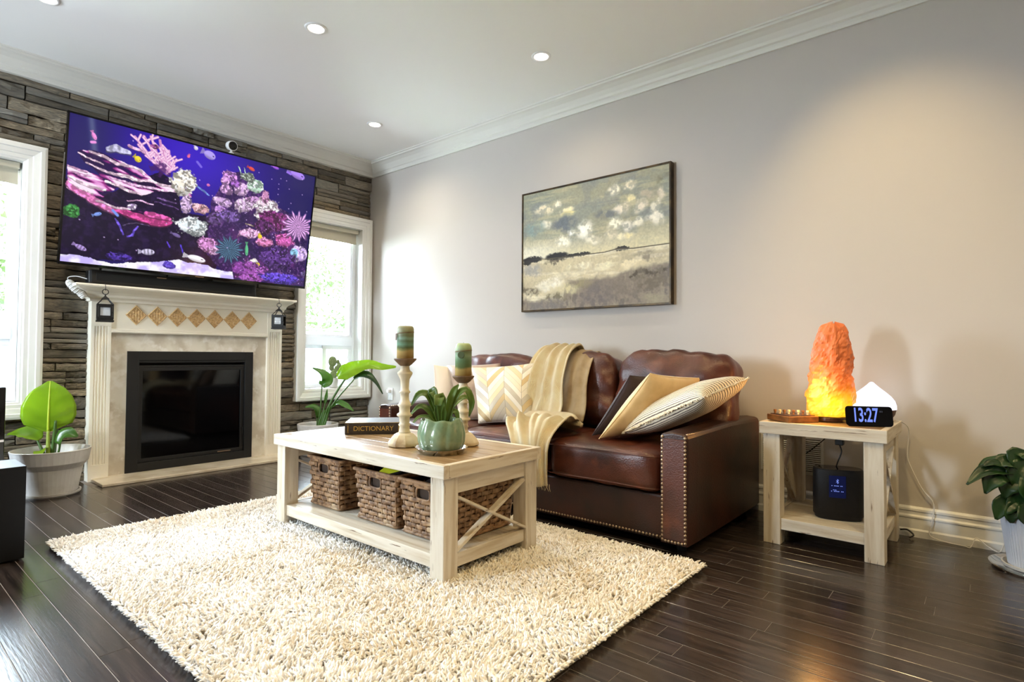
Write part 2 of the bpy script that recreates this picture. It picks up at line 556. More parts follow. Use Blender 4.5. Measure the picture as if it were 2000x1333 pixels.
def window(name, w, casing, mull):
    y0, y1, z0, z1 = w
    # picture-frame casing, three stepped bands
    c0, c1, d0, d1 = casing
    mb = MB()
    ring_prof = [(0.0, -0.06), (0.0, 0.030), (0.012, 0.033), (0.030, 0.033), (0.034, 0.026), (0.062, 0.020), (0.066, 0.014), (0.086, 0.012), (0.092, 0.006), (0.10, 0.004), (0.104, -0.06)]
    tot = 0.104
    rings = []
    for off, x in ring_prof:
        t = off / tot
        a = c0 + (y0 - c0) * t; b = c1 + (y1 - c1) * t; lo = d0 + (z0 - d0) * t; hi = d1 + (z1 - d1) * t
        rings.append([(x, a, lo), (x, b, lo), (x, b, hi), (x, a, hi)])
    mb.loft(rings, True, False, False)
    root = struct(name, mb, MT['trim'])
    # jamb lining
    j = MB()
    rj = [[(-0.055, y0 + .002, z0 + .002), (-0.055, y1 - .002, z0 + .002), (-0.055, y1 - .002, z1 - .002), (-0.055, y0 + .002, z1 - .002)], [(-0.255, y0 + .002, z0 + .002), (-0.255, y1 - .002, z0 + .002), (-0.255, y1 - .002, z1 - .002), (-0.255, y0 + .002, z1 - .002)]]
    j.loft(rj, True, False, False)
    j.build('jamb', MT['trim'], root)
    f = MB()
    frame_rect(f, -0.17, -0.105, y0, y1, z0, z1, 0.028)
    f.box(-0.17, -0.10, y0 + 0.028, y1 - 0.028, 0.950, 1.030)
    f.build('sash_frame', MT['vinyl'], root, bevel=0.003)
    up = MB(); frame_rect(up, -0.16, -0.118, y0 + 0.028, y1 - 0.028, 1.03, z1 - 0.028, 0.022)
    s_up = up.build('upper_sash', MT['vinyl'], root, bevel=0.002)
    lo = MB()
    frame_rect(lo, -0.135, -0.112, mull, y1 - 0.028, z0 + 0.028, 0.95, 0.038)
    s_sl = lo.build('sliding_sash', MT['vinyl'], root, bevel=0.002)
    lo = MB()
    frame_rect(lo, -0.165, -0.14, y0 + 0.028, mull + 0.045, z0 + 0.028, 0.95, 0.030)
    s_fx = lo.build('fixed_sash', MT['vinyl'], root, bevel=0.002)
    for (a, b, c, d, x, hold) in ((y0 + 0.05, y1 - 0.05, 1.05, z1 - 0.05, -0.14, s_up), (mull + 0.03, y1 - 0.06, z0 + 0.06, 0.92, -0.124, s_sl), (y0 + 0.05, mull + 0.02, z0 + 0.05, 0.925, -0.152, s_fx)):
        MB().box(x - 0.002, x + 0.002, a, b, c, d).build('pane', MT['glass'], hold)
    # cassette and short length of roller blind
    bl = MB().box(-0.10, -0.035, y0 + 0.012, y1 - 0.012, z1 - 0.042, z1 - 0.002)
    cas = bl.build('blind_cassette', MT['blind'], root, bevel=0.006)
    bl = MB().box(-0.078, -0.074, y0 + 0.016, y1 - 0.016, z1 - 0.125, z1 - 0.03)
    bl.box(-0.083, -0.069, y0 + 0.016, y1 - 0.016, z1 - 0.135, z1 - 0.120)
    bl.build('roller_blind', MT['blind'], cas)
    return root


window('window_2', W2, (-0.798, -0.022, 0.449, 2.186), -0.465)
window('window_1', W1, (-3.325, -2.548, 0.449, 2.186), -3.0)

# ------------------------------------------------------------------ ledge stone cladding: every stone in view an object
rs = random.Random(11)
stone_meshes = []
for k in range(26):
    mb = MB()
    nx, nz = 6, 3
    q = random.Random(100 + k)
    lum = [[0.0] * (nz + 1) for _ in range(nx + 1)]
    tilt = q.uniform(-0.25, 0.25)
    step = q.uniform(0.2, 0.8)
    jump = q.choice([0, 0, 0.35, -0.35])
    zt = [q.uniform(-0.10, 0.03) for _ in range(nx + 1)]
    P = []
    for i in range(nx + 1):
        u = i / nx - 0.5
        row = []
        for j in range(nz + 1):
            v = j / nz - 0.5
            edge = (abs(u) > 0.49) or (j == nz) or (j == 0)
            d = 0.5 + tilt * u + (jump if u > step - 0.5 else 0) + q.uniform(-0.22, 0.22) - (0.3 if edge else 0)
            vv = v + (zt[i] if j == nz else 0) * 1.0 + (q.uniform(0, 0.05) if j == 0 else 0)
            row.append((d, u * (0.99 + 0.0 * v), vv))
        P.append(row)
    b = len(mb.v)
    mb.grid([r for r in P])
    back = [[(-1.2, p[1], p[2]) for p in r] for r in P]
    # side skirts
    loop = [P[i][0] for i in range(nx + 1)] + [P[nx][j] for j in range(1, nz + 1)] + [P[i][nz] for i in range(nx - 1, -1, -1)] + [P[0][j] for j in range(nz - 1, 0, -1)]
    mb.loft([[(-1.2, p[1], p[2]) for p in loop], loop], True, False, False)
    me = mb.mesh('stone')
    me.materials.append(MT['stone'])
    stone_meshes.append(me)

blockers = [(-0.74, -0.085, 0.50, 2.13), (-3.28, -2.60, 0.50, 2.13), (-2.27, -0.985, 0.0, 1.26)]
hidden_rect = (-2.36, -0.98, 1.40, 2.26)
n_stone = 0
hid = MB()
z = 0.0
while z < 2.63:
    h = rs.choice([0.034, 0.042, 0.05, 0.056, 0.066, 0.078, 0.09])
    if z + h > 2.60: h = 2.645 - z
    y = 0.0 - 0.0
    cuts = [(-3.6, 0.0)]
    for (a, b, c, d) in blockers:
        if min(d, z + h) - max(c, z) > 0.3 * h:
            nc = []
            for (p, q2) in cuts:
                if a > p: nc.append((p, min(a, q2)))
                if b < q2: nc.append((max(b, p), q2))
            cuts = [c2 for c2 in nc if c2[1] - c2[0] > 0.005]
    for (p, q2) in cuts:
        y = q2
        while y > p + 1e-4:
            Ln = rs.uniform(0.13, 0.46)
            if y - Ln < p + 0.09: Ln = y - p
            yc = y - Ln / 2
            zc = z + h / 2
            me = rs.choice(stone_meshes)
            dep = rs.uniform(0.014, 0.040)
            fx = -0.045 + rs.uniform(0.0, 0.012)
            flip = rs.choice([1, -1])
            sub = [(z, h)] if h < 0.06 or rs.random() < 0.6 else [(z, h * 0.45), (z + h * 0.45, h * 0.55)]
            for (za, ha) in sub:
                d2 = dep * rs.uniform(0.7, 1.15)
                hidden = (hidden_rect[0] < yc - Ln / 2 and yc + Ln / 2 < hidden_rect[1] and hidden_rect[2] < za and za + ha < hidden_rect[3]) or yc < -2.95 or (yc < -2.62 and za > 2.5 and False)
                sc = (d2, Ln - 0.004, ha - 0.003)
                lc = (fx, yc, za + ha / 2)
                if hidden:
                    hid.add([(v.co.x * sc[0] + lc[0], v.co.y * sc[1] + lc[1], v.co.z * sc[2] + lc[2]) for v in me.vertices], [tuple(f.vertices) for f in me.polygons])
                else:
                    o = bpy.data.objects.new('stone', me)
                    o.location = lc
                    o.scale = sc
                    if rs.random() < 0.5: o.rotation_euler = (PI, 0, 0)
                    link(o, wall_far)
                    n_stone += 1
            y -= Ln
    z += h
hid.build('stone_field', MT['stone'], wall_far, kind='stuff')
print('planks', n_plank, 'stones', n_stone)

# ------------------------------------------------------------------ ceiling pot lights
LAMP_GLOW = emitter('pot_lamp_glow', (255, 244, 222), 14.0)
pot_labels = {0: 'recessed ceiling light nearest the corner of stone and beige walls', 1: 'recessed ceiling light cut by the top edge over the left window',
              2: 'largest recessed ceiling light out in the middle of the ceiling', 3: 'recessed ceiling light above the landscape painting and the sofa'}
for k in range(4):
    x, y, _ = POT_LIGHTS[k]
    t = thing('pot_light', pot_labels[k], 'ceiling light', (x, y, 2.74), 0, 'recessed ceiling lights')
    MB().lathe((x, y, 2.74), [(0.043, 0.0), (0.043, -0.004), (0.050, -0.007), (0.060, -0.004), (0.062, 0.0)], 28, False, False).build('trim_ring', MT['white_plastic'], t, smooth=True)
    MB().lathe((x, y, 2.74), [(0.002, -0.001), (0.043, -0.002)], 24, True, False).build('lamp_lens', LAMP_GLOW, t)

# ------------------------------------------------------------------ wall fittings
t = thing('air_grille', 'white slatted return air grille low on the beige wall behind the end table', 'vent', (3.83, -0.004, 0.33))
MB().box(3.672, 3.99, -0.008, 0, 0.232, 0.436).build('frame', MT['trim'], t, bevel=0.002)
MB().box(3.684, 3.978, -0.0085, -0.0075, 0.244, 0.424).build('backing', MT['grout'], t)
sl = MB()
for i in range(17):
    zz = 0.248 + i * 0.0105
    sl.obox((3.831, -0.010, zz), (1, 0, 0), (0, 1, 0.6), (0, -0.6, 1), 0.294, 0.006, 0.0045)
sl.build('slats', MT['trim'], t, kind='stuff')
t = thing('wall_outlet', 'white wall outlet with a plug just above the left sofa arm', 'outlet', (0.315, -0.004, 0.49))
MB().box(0.278, 0.350, -0.007, 0, 0.435, 0.55).build('cover_plate', MT['white_plastic'], t, bevel=0.003)
MB().box(0.297, 0.331, -0.040, -0.006, 0.505, 0.535).build('plug', MT['cord_white'], t, bevel=0.004)
MB().box(0.297, 0.331, -0.0085, -0.006, 0.455, 0.485).build('socket', MT['trim'], t, bevel=0.002)

# ------------------------------------------------------------------ fireplace
FY0, FY1 = -2.300, -0.951
fp = thing('fireplace', 'white painted fireplace with marble surround, diamond tiles and black gas insert', 'fireplace', (0.0, -1.626, 0))
XB = -0.058
XP = 0.045
for (a, b) in ((FY0, -2.183), (-1.077, FY1)):
    m = MB().box(XB, XP - 0.006, a, b, 0, 1.25)
    # raised stiles leave fluted channels between them
    n = 5
    wdt = (b - a)
    m.box(XP - 0.006, XP, a, a + 0.022, 0.11, 1.05); m.box(XP - 0.006, XP, b - 0.022, b, 0.11, 1.05)
    m.box(XP - 0.006, XP, a, b, 0.0, 0.11); m.box(XP - 0.006, XP, a, b, 1.05, 1.25)
    for k in range(4):
        yc = a + 0.022 + (wdt - 0.044) * (k + 0.5) / 4
        m.box(XP - 0.006, XP - 0.001, yc - 0.004, yc + 0.004, 0.11, 1.05)
    m.build('pilaster', MT['mantel'], fp, bevel=0.0015)
MB().box(XB, 0.036, -2.183, -1.077, 1.03, 1.25).build('frieze_panel', MT['mantel'], fp, bevel=0.002)
m = MB()
pr = [(0.036, 1.006), (0.046, 1.006), (0.050, 1.014), (0.044, 1.022), (0.044, 1.030), (0.036, 1.034)]
m.loft([[(x, y, z) for x, z in pr] for y in (-2.183, -1.077)])
m.build('bead_moulding', MT['mantel'], fp)
# mantel shelf: flaring bed mould with mitred returns, flat top
sp = [(0.0, 1.215), (0.012, 1.218), (0.014, 1.232), (0.022, 1.240), (0.032, 1.246), (0.036, 1.262), (0.052, 1.276), (0.082, 1.288), (0.098, 1.296), (0.104, 1.300), (0.118, 1.301), (0.122, 1.310), (0.120, 1.320)]
m = MB()
rings = []
for o_, z_ in sp:
    rings.append([(XB, FY0 - o_, z_), (XP + o_ * 1.25, FY0 - o_, z_), (XP + o_ * 1.25, FY1 + o_ * 0.4, z_), (XB, FY1 + o_ * 0.4, z_)])
m.loft(rings)
m.build('mantel_shelf', MT['mantel'], fp)
# marble slips around the insert
MB().box(XB, 0.020, -2.183, -2.080, 0.02, 1.006).box(XB, 0.020, -1.185, -1.077, 0.02, 1.006).box(XB, 0.020, -2.080, -1.185, 0.880, 1.006).build('marble_surround', MT['marble'], fp)
MB().box(XB, 0.300, FY0 + 0.018, FY1 - 0.01, 0.0, 0.020).build('hearth_slab', MT['hearth'], fp, bevel=0.004)
# gas insert: face frame, recessed firebox, louvre, door glass
i0, i1, k0, k1 = -2.080, -1.185, 0.021, 0.880
m = MB()
m.box(XB, 0.026, i0, i0 + 0.075, k0, k1); m.box(XB, 0.026, i1 - 0.065, i1, k0, k1)
m.box(XB, 0.026, i0 + 0.075, i1 - 0.065, k1 - 0.065, k1); m.box(XB, 0.026, i0 + 0.075, i1 - 0.065, k0, k0 + 0.06)
ins = m.build('insert_frame', MT['black_metal'], fp, bevel=0.002)
m = MB()
a, b, c, d = i0 + 0.075, i1 - 0.065, k0 + 0.06, k1 - 0.065
m.box(-0.04, 0.012, a, b, d - 0.050, d - 0.038); m.box(-0.04, 0.018, a, b, d - 0.018, d)
frame_rect(m, -0.04, 0.010, a, b, c, d - 0.05, 0.028)
door = m.build('door_frame', MT['black_metal'], fp, bevel=0.002)
MB().box(-0.012, -0.004, a + 0.026, b - 0.026, c + 0.026, d - 0.076).build('door_glass', MT['fire_glass'], door)
MB().box(-0.055, -0.045, a, b, c, d).build('firebox_back', MT['black_matte'], fp)
MB().box(0.010, 0.014, b - 0.20, b - 0.10, c + 0.010, c + 0.018).build('badge', MT['brass'], door)
m = MB().box(0.010, 0.020, b - 0.012, b - 0.004, 0.22, 0.27)
m.build('latch', MT['black'], door, bevel=0.002)


# seven carved diamond tiles; relief is a real rosette in the mesh
def tile_mesh():
    n = 22
    s = 0.067
    P = []
    for i in range(n + 1):
        row = []
        for j in range(n + 1):
            u, v = i / n * 2 - 1, j / n * 2 - 1
            hgt = 0.0022 + 0.0016 * math.cos(4 * PI * u) * math.cos(4 * PI * v) - 0.0012 * (abs(math.sin(3 * PI * u * v)) ** 2)
            mx = max(abs(u), abs(v))
            if 0.82 < mx < 0.90: hgt = 0.001
            if mx >= 0.90: hgt = 0.0042
            if mx > 0.99: hgt = -0.002
            a, b_ = (u - v) * 0.5 * s * 1.0, (u + v) * 0.5 * s * 1.08
            row.append((hgt, a, b_))
        P.append(row)
    return MB().grid(P).mesh('tile', None, False)


MT['tile'] = mat('carved_tan_tile', (206, 170, 118), 0.6, var=(120, (150, 112, 70), 0.52, 0.62, 3), var2=(60, (226, 200, 156), 0.55, 0.7, 3))
tm = tile_mesh(); tm.materials.append(MT['tile'])
for k in range(7):
    o = bpy.data.objects.new('tile', tm)
    o.location = (0.0385, -2.034 + k * 0.1337 + 1.626, 1.136)
    link(o, fp)

# white charging cable coiled over the left end of the mantel shelf
t = thing('coiled_cable', 'white cable wound in tight coils over the left end of the mantel shelf', 'cable', (0.06, -2.41, 1.28))
m = MB()
cl = catmull([(0.035, -2.425, 1.335), (0.075, -2.424, 1.318), (0.088, -2.402, 1.285), (0.085, -2.372, 1.262), (0.088, -2.352, 1.235)], 22)
rr = [0.010, 0.019, 0.021, 0.020, 0.017, 0.019, 0.016]
for i, p in enumerate(cl):
    r = lerpl(rr, i / 22) * (1.0 if i % 2 else 0.90)
    tdir = (cl[min(i + 1, 22)] - cl[max(i - 1, 0)]).normalized()
    u = tdir.cross(Vector((1, 0, 0.3))).normalized(); w_ = tdir.cross(u)
    ring = [p + (u * math.cos(2 * PI * k / 12) + w_ * math.sin(2 * PI * k / 12)) * r for k in range(12)]
    m.tube(ring, 0.0052, 6, closed=True)
m.build('coil', MT['cord_white'], t, smooth=True)
MB().tube([(0.04, -2.425, 1.33), (0.02, -2.425, 1.365), (0.06, -2.38, 1.372), (0.10, -2.31, 1.345), (0.10, -2.27, 1.3235)], 0.0032, 6, smooth=20).build('loose_end', MT['cord_white'], t, smooth=True)


# ------------------------------------------------------------------ lanterns hung from the mantel
def lantern(name, label, c, yaw, tall):
    t = thing(name, label, 'lantern', c, yaw, 'metal candle lanterns on the mantel')
    M = W[t.name]
    s = 0.042
    hh = tall * 0.50

    def L(mb, nm, mt, **k):
        mb.v = [tuple(M @ Vector(v)) for v in mb.v]
        return mb.build(nm, mt, t, **k)
    L(MB().box(-s - 0.006, s + 0.006, -s - 0.006, s + 0.006, 0, 0.012).box(-s - 0.002, s + 0.002, -s - 0.002, s + 0.002, 0.012, 0.018), 'base', MT['black_metal'], bevel=0.0015)
    m = MB()
    for a in (-1, 1):
        for b in (-1, 1):
            m.box(a * s - 0.0036, a * s + 0.0036, b * s - 0.0036, b * s + 0.0036, 0.018, hh)
            m.bar((a * s, b * s, hh), (a * 0.012, b * 0.012, hh + tall * 0.165), 0.0042, 0.0042)
        m.box(a * s - 0.004, a * s + 0.004, -s, s, hh - 0.012, hh); m.box(-s, s, a * s - 0.004, a * s + 0.004, hh - 0.012, hh)
        m.box(a * s - 0.004, a * s + 0.004, -s, s, 0.018, 0.030); m.box(-s, s, a * s - 0.004, a * s + 0.004, 0.018, 0.030)
    L(m, 'cage', MT['black_metal'])
    L(MB().lathe((0, 0, hh + tall * 0.14), [(0.030, 0), (0.030, 0.004), (0.014, 0.016), (0.006, 0.022), (0.005, 0.034), (0.002, 0.036)], 4, rot=PI / 4), 'roof', MT['black_metal'])
    m = MB()
    rz = hh + tall * 0.14 + 0.034
    ring = [(0.0, 0.017 * math.cos(2 * PI * k / 16), rz + 0.016 + 0.017 * math.sin(2 * PI * k / 16)) for k in range(16)]
    m.tube(ring, 0.0024, 6, closed=True)
    L(m, 'ring', MT['black_metal'])
    fr = MB()
    frame_rect(fr, s + 0.001, s + 0.006, -s + 0.005, s - 0.005, 0.03, hh - 0.012, 0.010)
    fr.box(s + 0.004, s + 0.012, s - 0.008, s, hh * 0.5, hh * 0.5 + 0.006)
    L(fr, 'door', MT['black_metal'])
    for q in range(4):
        m = MB().box(s - 0.002, s, -s + 0.004, s - 0.004, 0.03, hh - 0.012)
        m.v = [tuple(Matrix.Rotation(q * PI / 2, 4, 'Z') @ Vector(v)) for v in m.v]
        L(m, 'pane', MT['glass' if q in (1, 2) else 'frost_thin'])
    L(MB().lathe((0, 0, 0.018), [(0.020, 0), (0.020, hh * 0.55), (0.002, hh * 0.55 + 0.001)], 16), 'candle', MT['candle_ivory'], smooth=False)
    return t


MT['candle_ivory'] = mat('ivory_wax', (236, 228, 206), 0.5)
MT['frost_thin'] = mat('hammered_glass', (226, 230, 232), 0.2, bump=(70, 0.8, 'V'), spec=0.9)
add_translucency(MT['frost_thin'], (240, 244, 250), 0.5)
lantern('lantern', 'black metal candle lantern hanging in front of the left pilaster of the fireplace', (0.212, -2.266, 1.071), math.radians(-12), 0.232)
lantern('lantern', 'black metal candle lantern hanging in front of the right pilaster of the fireplace', (0.212, -1.068, 1.069), math.radians(-42), 0.232)
# hooks that carry them belong to the fireplace
for yy, rz_ in ((-2.266, 1.280), (-1.068, 1.278)):
    MB().tube([(0.170, yy, 1.3225), (0.198, yy, 1.3225), (0.212, yy, 1.312), (0.214, yy, rz_ + 0.004), (0.211, yy, rz_ - 0.002)], 0.0018, 6, smooth=14).build('hook', MT['black_metal'], fp)

# ------------------------------------------------------------------ soundbar on the mantel
t = thing('soundbar', 'long black soundbar lying on the mantel shelf under the television', 'soundbar', (0.10, -1.78, 1.32))
m = MB()
rings = []
for y in (-2.34, -2.325, -1.235, -1.22):
    e = 0.008 if y in (-2.34, -1.22) else 0
    rings.append([(0.04 + e, y, 1.3205), (0.135 - e, y, 1.3205), (0.142 - e, y, 1.335), (0.132 - e, y, 1.42 - e), (0.05 + e, y, 1.42 - e)])
m.loft(rings)
m.build('body', MT['black'], t, bevel=0.004)
MB().box(0.134, 0.1405, -2.30, -1.26, 1.345, 1.400).build('grille', MT['black_matte'], t, bevel=0.002)
MB().box(0.131, 0.1385, -1.94, -1.88, 1.402, 1.408).build('badge', MT['brass'], t)

# ------------------------------------------------------------------ television
TVC = Vector((0.281, -1.681, 1.892))
TVW, TVH_ = 1.67, 0.949
yw, tl, rl = -0.0233, 0.169, -0.0044
n_ = Vector((math.cos(tl) * math.cos(yw), math.cos(tl) * math.sin(yw), -math.sin(tl)))
r_ = Vector((-math.sin(yw), math.cos(yw), 0)); u_ = n_.cross(r_)
R2 = math.cos(rl) * r_ + math.sin(rl) * u_
U2 = n_.cross(R2)
tv = thing('television', 'large flat television tilted forward on the stone wall, showing a coral reef', 'television', TVC)


def tvp(a, b, c):
    return TVC + R2 * a + U2 * b + n_ * c


def tvbox(mb, a0, a1, b0, b1, c0, c1):
    return mb.add([tvp(a0, b0, c0), tvp(a1, b0, c0), tvp(a1, b1, c0), tvp(a0, b1, c0), tvp(a0, b0, c1), tvp(a1, b0, c1), tvp(a1, b1, c1), tvp(a0, b1, c1)],
                  [(3, 2, 1, 0), (4, 5, 6, 7), (0, 1, 5, 4), (1, 2, 6, 5), (2, 3, 7, 6), (3, 0, 4, 7)])


hw, hh = TVW / 2, TVH_ / 2
m = MB()
bz, bzb = 0.011, 0.019
tvbox(m, -hw, -hw + bz, -hh, hh, -0.03, 0); tvbox(m, hw - bz, hw, -hh, hh, -0.03, 0)
tvbox(m, -hw + bz, hw - bz, hh - bz, hh, -0.03, 0); tvbox(m, -hw + bz, hw - bz, -hh, -hh + bzb, -0.03, 0)
m.build('bezel', MT['gloss_black'], tv)
m = MB()
m.loft([[tvp(-hw + .004, -hh + .004, -0.030), tvp(hw - .004, -hh + .004, -0.030), tvp(hw - .004, hh - .004, -0.030), tvp(-hw + .004, hh - .004, -0.030)],
        [tvp(-hw + .05, -hh + .04, -0.055), tvp(hw - .05, -hh + .04, -0.055), tvp(hw - .05, hh * 0.4, -0.055), tvp(-hw + .05, hh * 0.4, -0.055)]])
m.build('rear_housing', MT['black'], tv)
m = MB()
for a in (-0.22, 0.22):
    m.bar(tvp(a, -0.2, -0.055), (0.012, tvp(a, 0, 0).y, 1.75), 0.03, 0.03)
    m.bar(tvp(a, 0.1, -0.055), (0.012, tvp(a, 0, 0).y, 1.95), 0.03, 0.03)
m.box(0.002, 0.014, TVC.y - 0.3, TVC.y + 0.3, 1.70, 2.0)
m.build('wall_bracket', MT['black_metal'], tv)


# --- picture on the screen: an aquarium, painted into the vertex colours of a fine screen grid
def vnoise(x, y, seed=0, octaves=4):
    rs_ = np.random.RandomState(seed)
    T = rs_.rand(256, 256)
    out = np.zeros_like(x); amp = 1.0; tot = 0.0
    for o in range(octaves):
        xi = np.floor(x).astype(int); yi = np.floor(y).astype(int)
        fx = x - xi; fy = y - yi
        fx = fx * fx * (3 - 2 * fx); fy = fy * fy * (3 - 2 * fy)
        a = T[xi % 256, yi % 256]; b = T[(xi + 1) % 256, yi % 256]; c = T[xi % 256, (yi + 1) % 256]; d = T[(xi + 1) % 256, (yi + 1) % 256]
        out += amp * ((a * (1 - fx) + b * fx) * (1 - fy) + (c * (1 - fx) + d * fx) * fy)
        tot += amp; amp *= 0.5; x = x * 2.03 + 17.1; y = y * 2.03 + 5.7
    return out / tot


def seg_dist(X, Y, pts):
    D = np.full(X.shape, 9.0); T = np.zeros(X.shape)
    n = len(pts) - 1
    for i in range(n):
        (ax, ay), (bx, by) = pts[i], pts[i + 1]
        dx, dy = bx - ax, by - ay
        t = np.clip(((X - ax) * dx + (Y - ay) * dy) / (dx * dx + dy * dy + 1e-9), 0, 1)
        d = np.hypot(X - ax - t * dx, Y - ay - t * dy)
        m_ = d < D
        D[m_] = d[m_]; T[m_] = (i + t[m_]) / n
    return D, T


def in_poly(X, Y, P):
    ins = np.zeros(X.shape, bool)
    j = len(P) - 1
    for i in range(len(P)):
        xi, yi = P[i]; xj, yj = P[j]
        c = ((yi > Y) != (yj > Y)) & (X < (xj - xi) * (Y - yi) / (yj - yi + 1e-12) + xi)
        ins ^= c
        j = i
    return ins


def blend(img, msk, col):
    msk = np.clip(msk, 0, 1)[..., None]
    img[:] = img * (1 - msk) + np.asarray(col, float) * msk


def smooth(e0, e1, x):
    t = np.clip((x - e0) / (e1 - e0), 0, 1)
    return t * t * (3 - 2 * t)


TV_STROKES = [
    ([(0.057, 0.248), (0.128, 0.271), (0.206, 0.293)], 0.0244, (250, 214, 236)),
    ([(0.120, 0.221), (0.187, 0.234), (0.294, 0.262), (0.382, 0.265), (0.451, 0.300)], 0.0463, (250, 214, 236)),
    ([(0.225, 0.180), (0.277, 0.157), (0.348, 0.178)], 0.0537, (186, 184, 216)),
    ([(0.351, 0.129), (0.441, 0.147)], 0.0317, (238, 180, 226)),
    ([(0.109, 0.305), (0.172, 0.327), (0.256, 0.347), (0.343, 0.358), (0.432, 0.350)], 0.0366, (250, 214, 236)),
    ([(0.193, 0.337), (0.321, 0.344), (0.454, 0.345), (0.571, 0.347), (0.693, 0.343), (0.782, 0.358)], 0.0415, (250, 214, 236)),
    ([(0.367, 0.384), (0.515, 0.390), (0.695, 0.377), (0.772, 0.388)], 0.0317, (246, 200, 240)),
    ([(0.003, 0.342), (0.062, 0.354), (0.113, 0.369)], 0.0317, (238, 180, 226)),
    ([(0.007, 0.377), (0.074, 0.387), (0.134, 0.392)], 0.0171, (238, 180, 226)),
    ([(0.007, 0.419), (0.077, 0.439), (0.159, 0.463), (0.227, 0.469)], 0.0439, (250, 214, 236)),
    ([(0.011, 0.462), (0.070, 0.498), (0.143, 0.537), (0.206, 0.568)], 0.0561, (240, 130, 200)),
    ([(0.011, 0.448), (0.079, 0.481), (0.162, 0.512)], 0.0220, (250, 214, 236)),
    ([(0.229, 0.412), (0.304, 0.420), (0.371, 0.439), (0.439, 0.452)], 0.0268, (250, 214, 236)),
    ([(0.248, 0.380), (0.345, 0.389), (0.447, 0.398)], 0.0146, (238, 180, 226)),
    ([(0.143, 0.547), (0.217, 0.578), (0.304, 0.599)], 0.0610, (240, 130, 200)),
    ([(0.292, 0.586), (0.381, 0.597)], 0.0561, (214, 74, 152)),
    ([(0.359, 0.601), (0.473, 0.619), (0.591, 0.630), (0.639, 0.613)], 0.0707, (214, 74, 152)),
    ([(0.493, 0.576), (0.588, 0.584), (0.637, 0.589)], 0.0488, (224, 90, 168)),
    ([(0.185, 0.557), (0.291, 0.573), (0.379, 0.569)], 0.0195, (250, 214, 236)),
    ([(0.358, 0.506), (0.453, 0.495), (0.523, 0.503)], 0.0146, (238, 180, 226)),
    ([(0.555, 0.454), (0.677, 0.469)], 0.0146, (112, 82, 140)),
    ([(0.534, 0.485), (0.692, 0.507)], 0.0110, (92, 62, 122)),
    ([(1.110, 0.082), (1.136, 0.127)], 0.0085, (180, 210, 190)),
    ([(1.154, 0.082), (1.174, 0.118)], 0.0073, (180, 210, 190)),
    ([(1.209, 0.525), (1.300, 0.539)], 0.0110, (190, 170, 150)),
    ([(0.296, 0.649), (0.332, 0.694), (0.358, 0.761)], 0.0159, (110, 84, 220)),
    ([(0.443, 0.688), (0.408, 0.760), (0.386, 0.770)], 0.0159, (110, 84, 220)),
    ([(0.353, 0.688), (0.430, 0.664), (0.511, 0.663)], 0.0085, (96, 78, 120)),
    ([(0.637, 0.764), (0.659, 0.805)], 0.0146, (90, 60, 200)),
    ([(0.732, 0.777), (0.749, 0.833)], 0.0171, (70, 50, 190)),
    ([(0.816, 0.302), (0.906, 0.359)], 0.0171, (120, 150, 235)),
]
TV_FISH = [
    (0.139, 0.113, 0.062, 0.026, 65, (250, 150, 225), 0), (0.880, 0.043, 0.107, 0.063, 18, (178, 160, 240), 0), (1.606, 0.021, 0.164, 0.069, 12, (172, 134, 240), 0), (0.106, 0.890, 0.087, 0.034, 25, (186, 156, 228), 1), (0.513, 0.864, 0.105, 0.045, -5, (222, 214, 246), 1), (0.848, 0.867, 0.164, 0.050, 10, (248, 244, 255), 0), (0.190, 0.644, 0.058, 0.025, -25, (128, 160, 238), 0), (1.236, 0.739, 0.113, 0.027, 85, (96, 196, 140), 0), (1.211, 0.068, 0.064, 0.029, 20, (226, 80, 70), 0), (1.410, 0.007, 0.068, 0.025, 10, (166, 96, 226), 0), (0.736, 0.091, 0.032, 0.022, 110, (240, 110, 160), 0), (0.781, 0.017, 0.038, 0.030, 60, (228, 220, 244), 0), (0.405, 0.201, 0.055, 0.044, 35, (244, 220, 60), 0), (0.695, 0.706, 0.074, 0.027, 20, (120, 100, 160), 0), (1.335, 0.610, 0.046, 0.039, 70, (244, 214, 60), 0), 
]
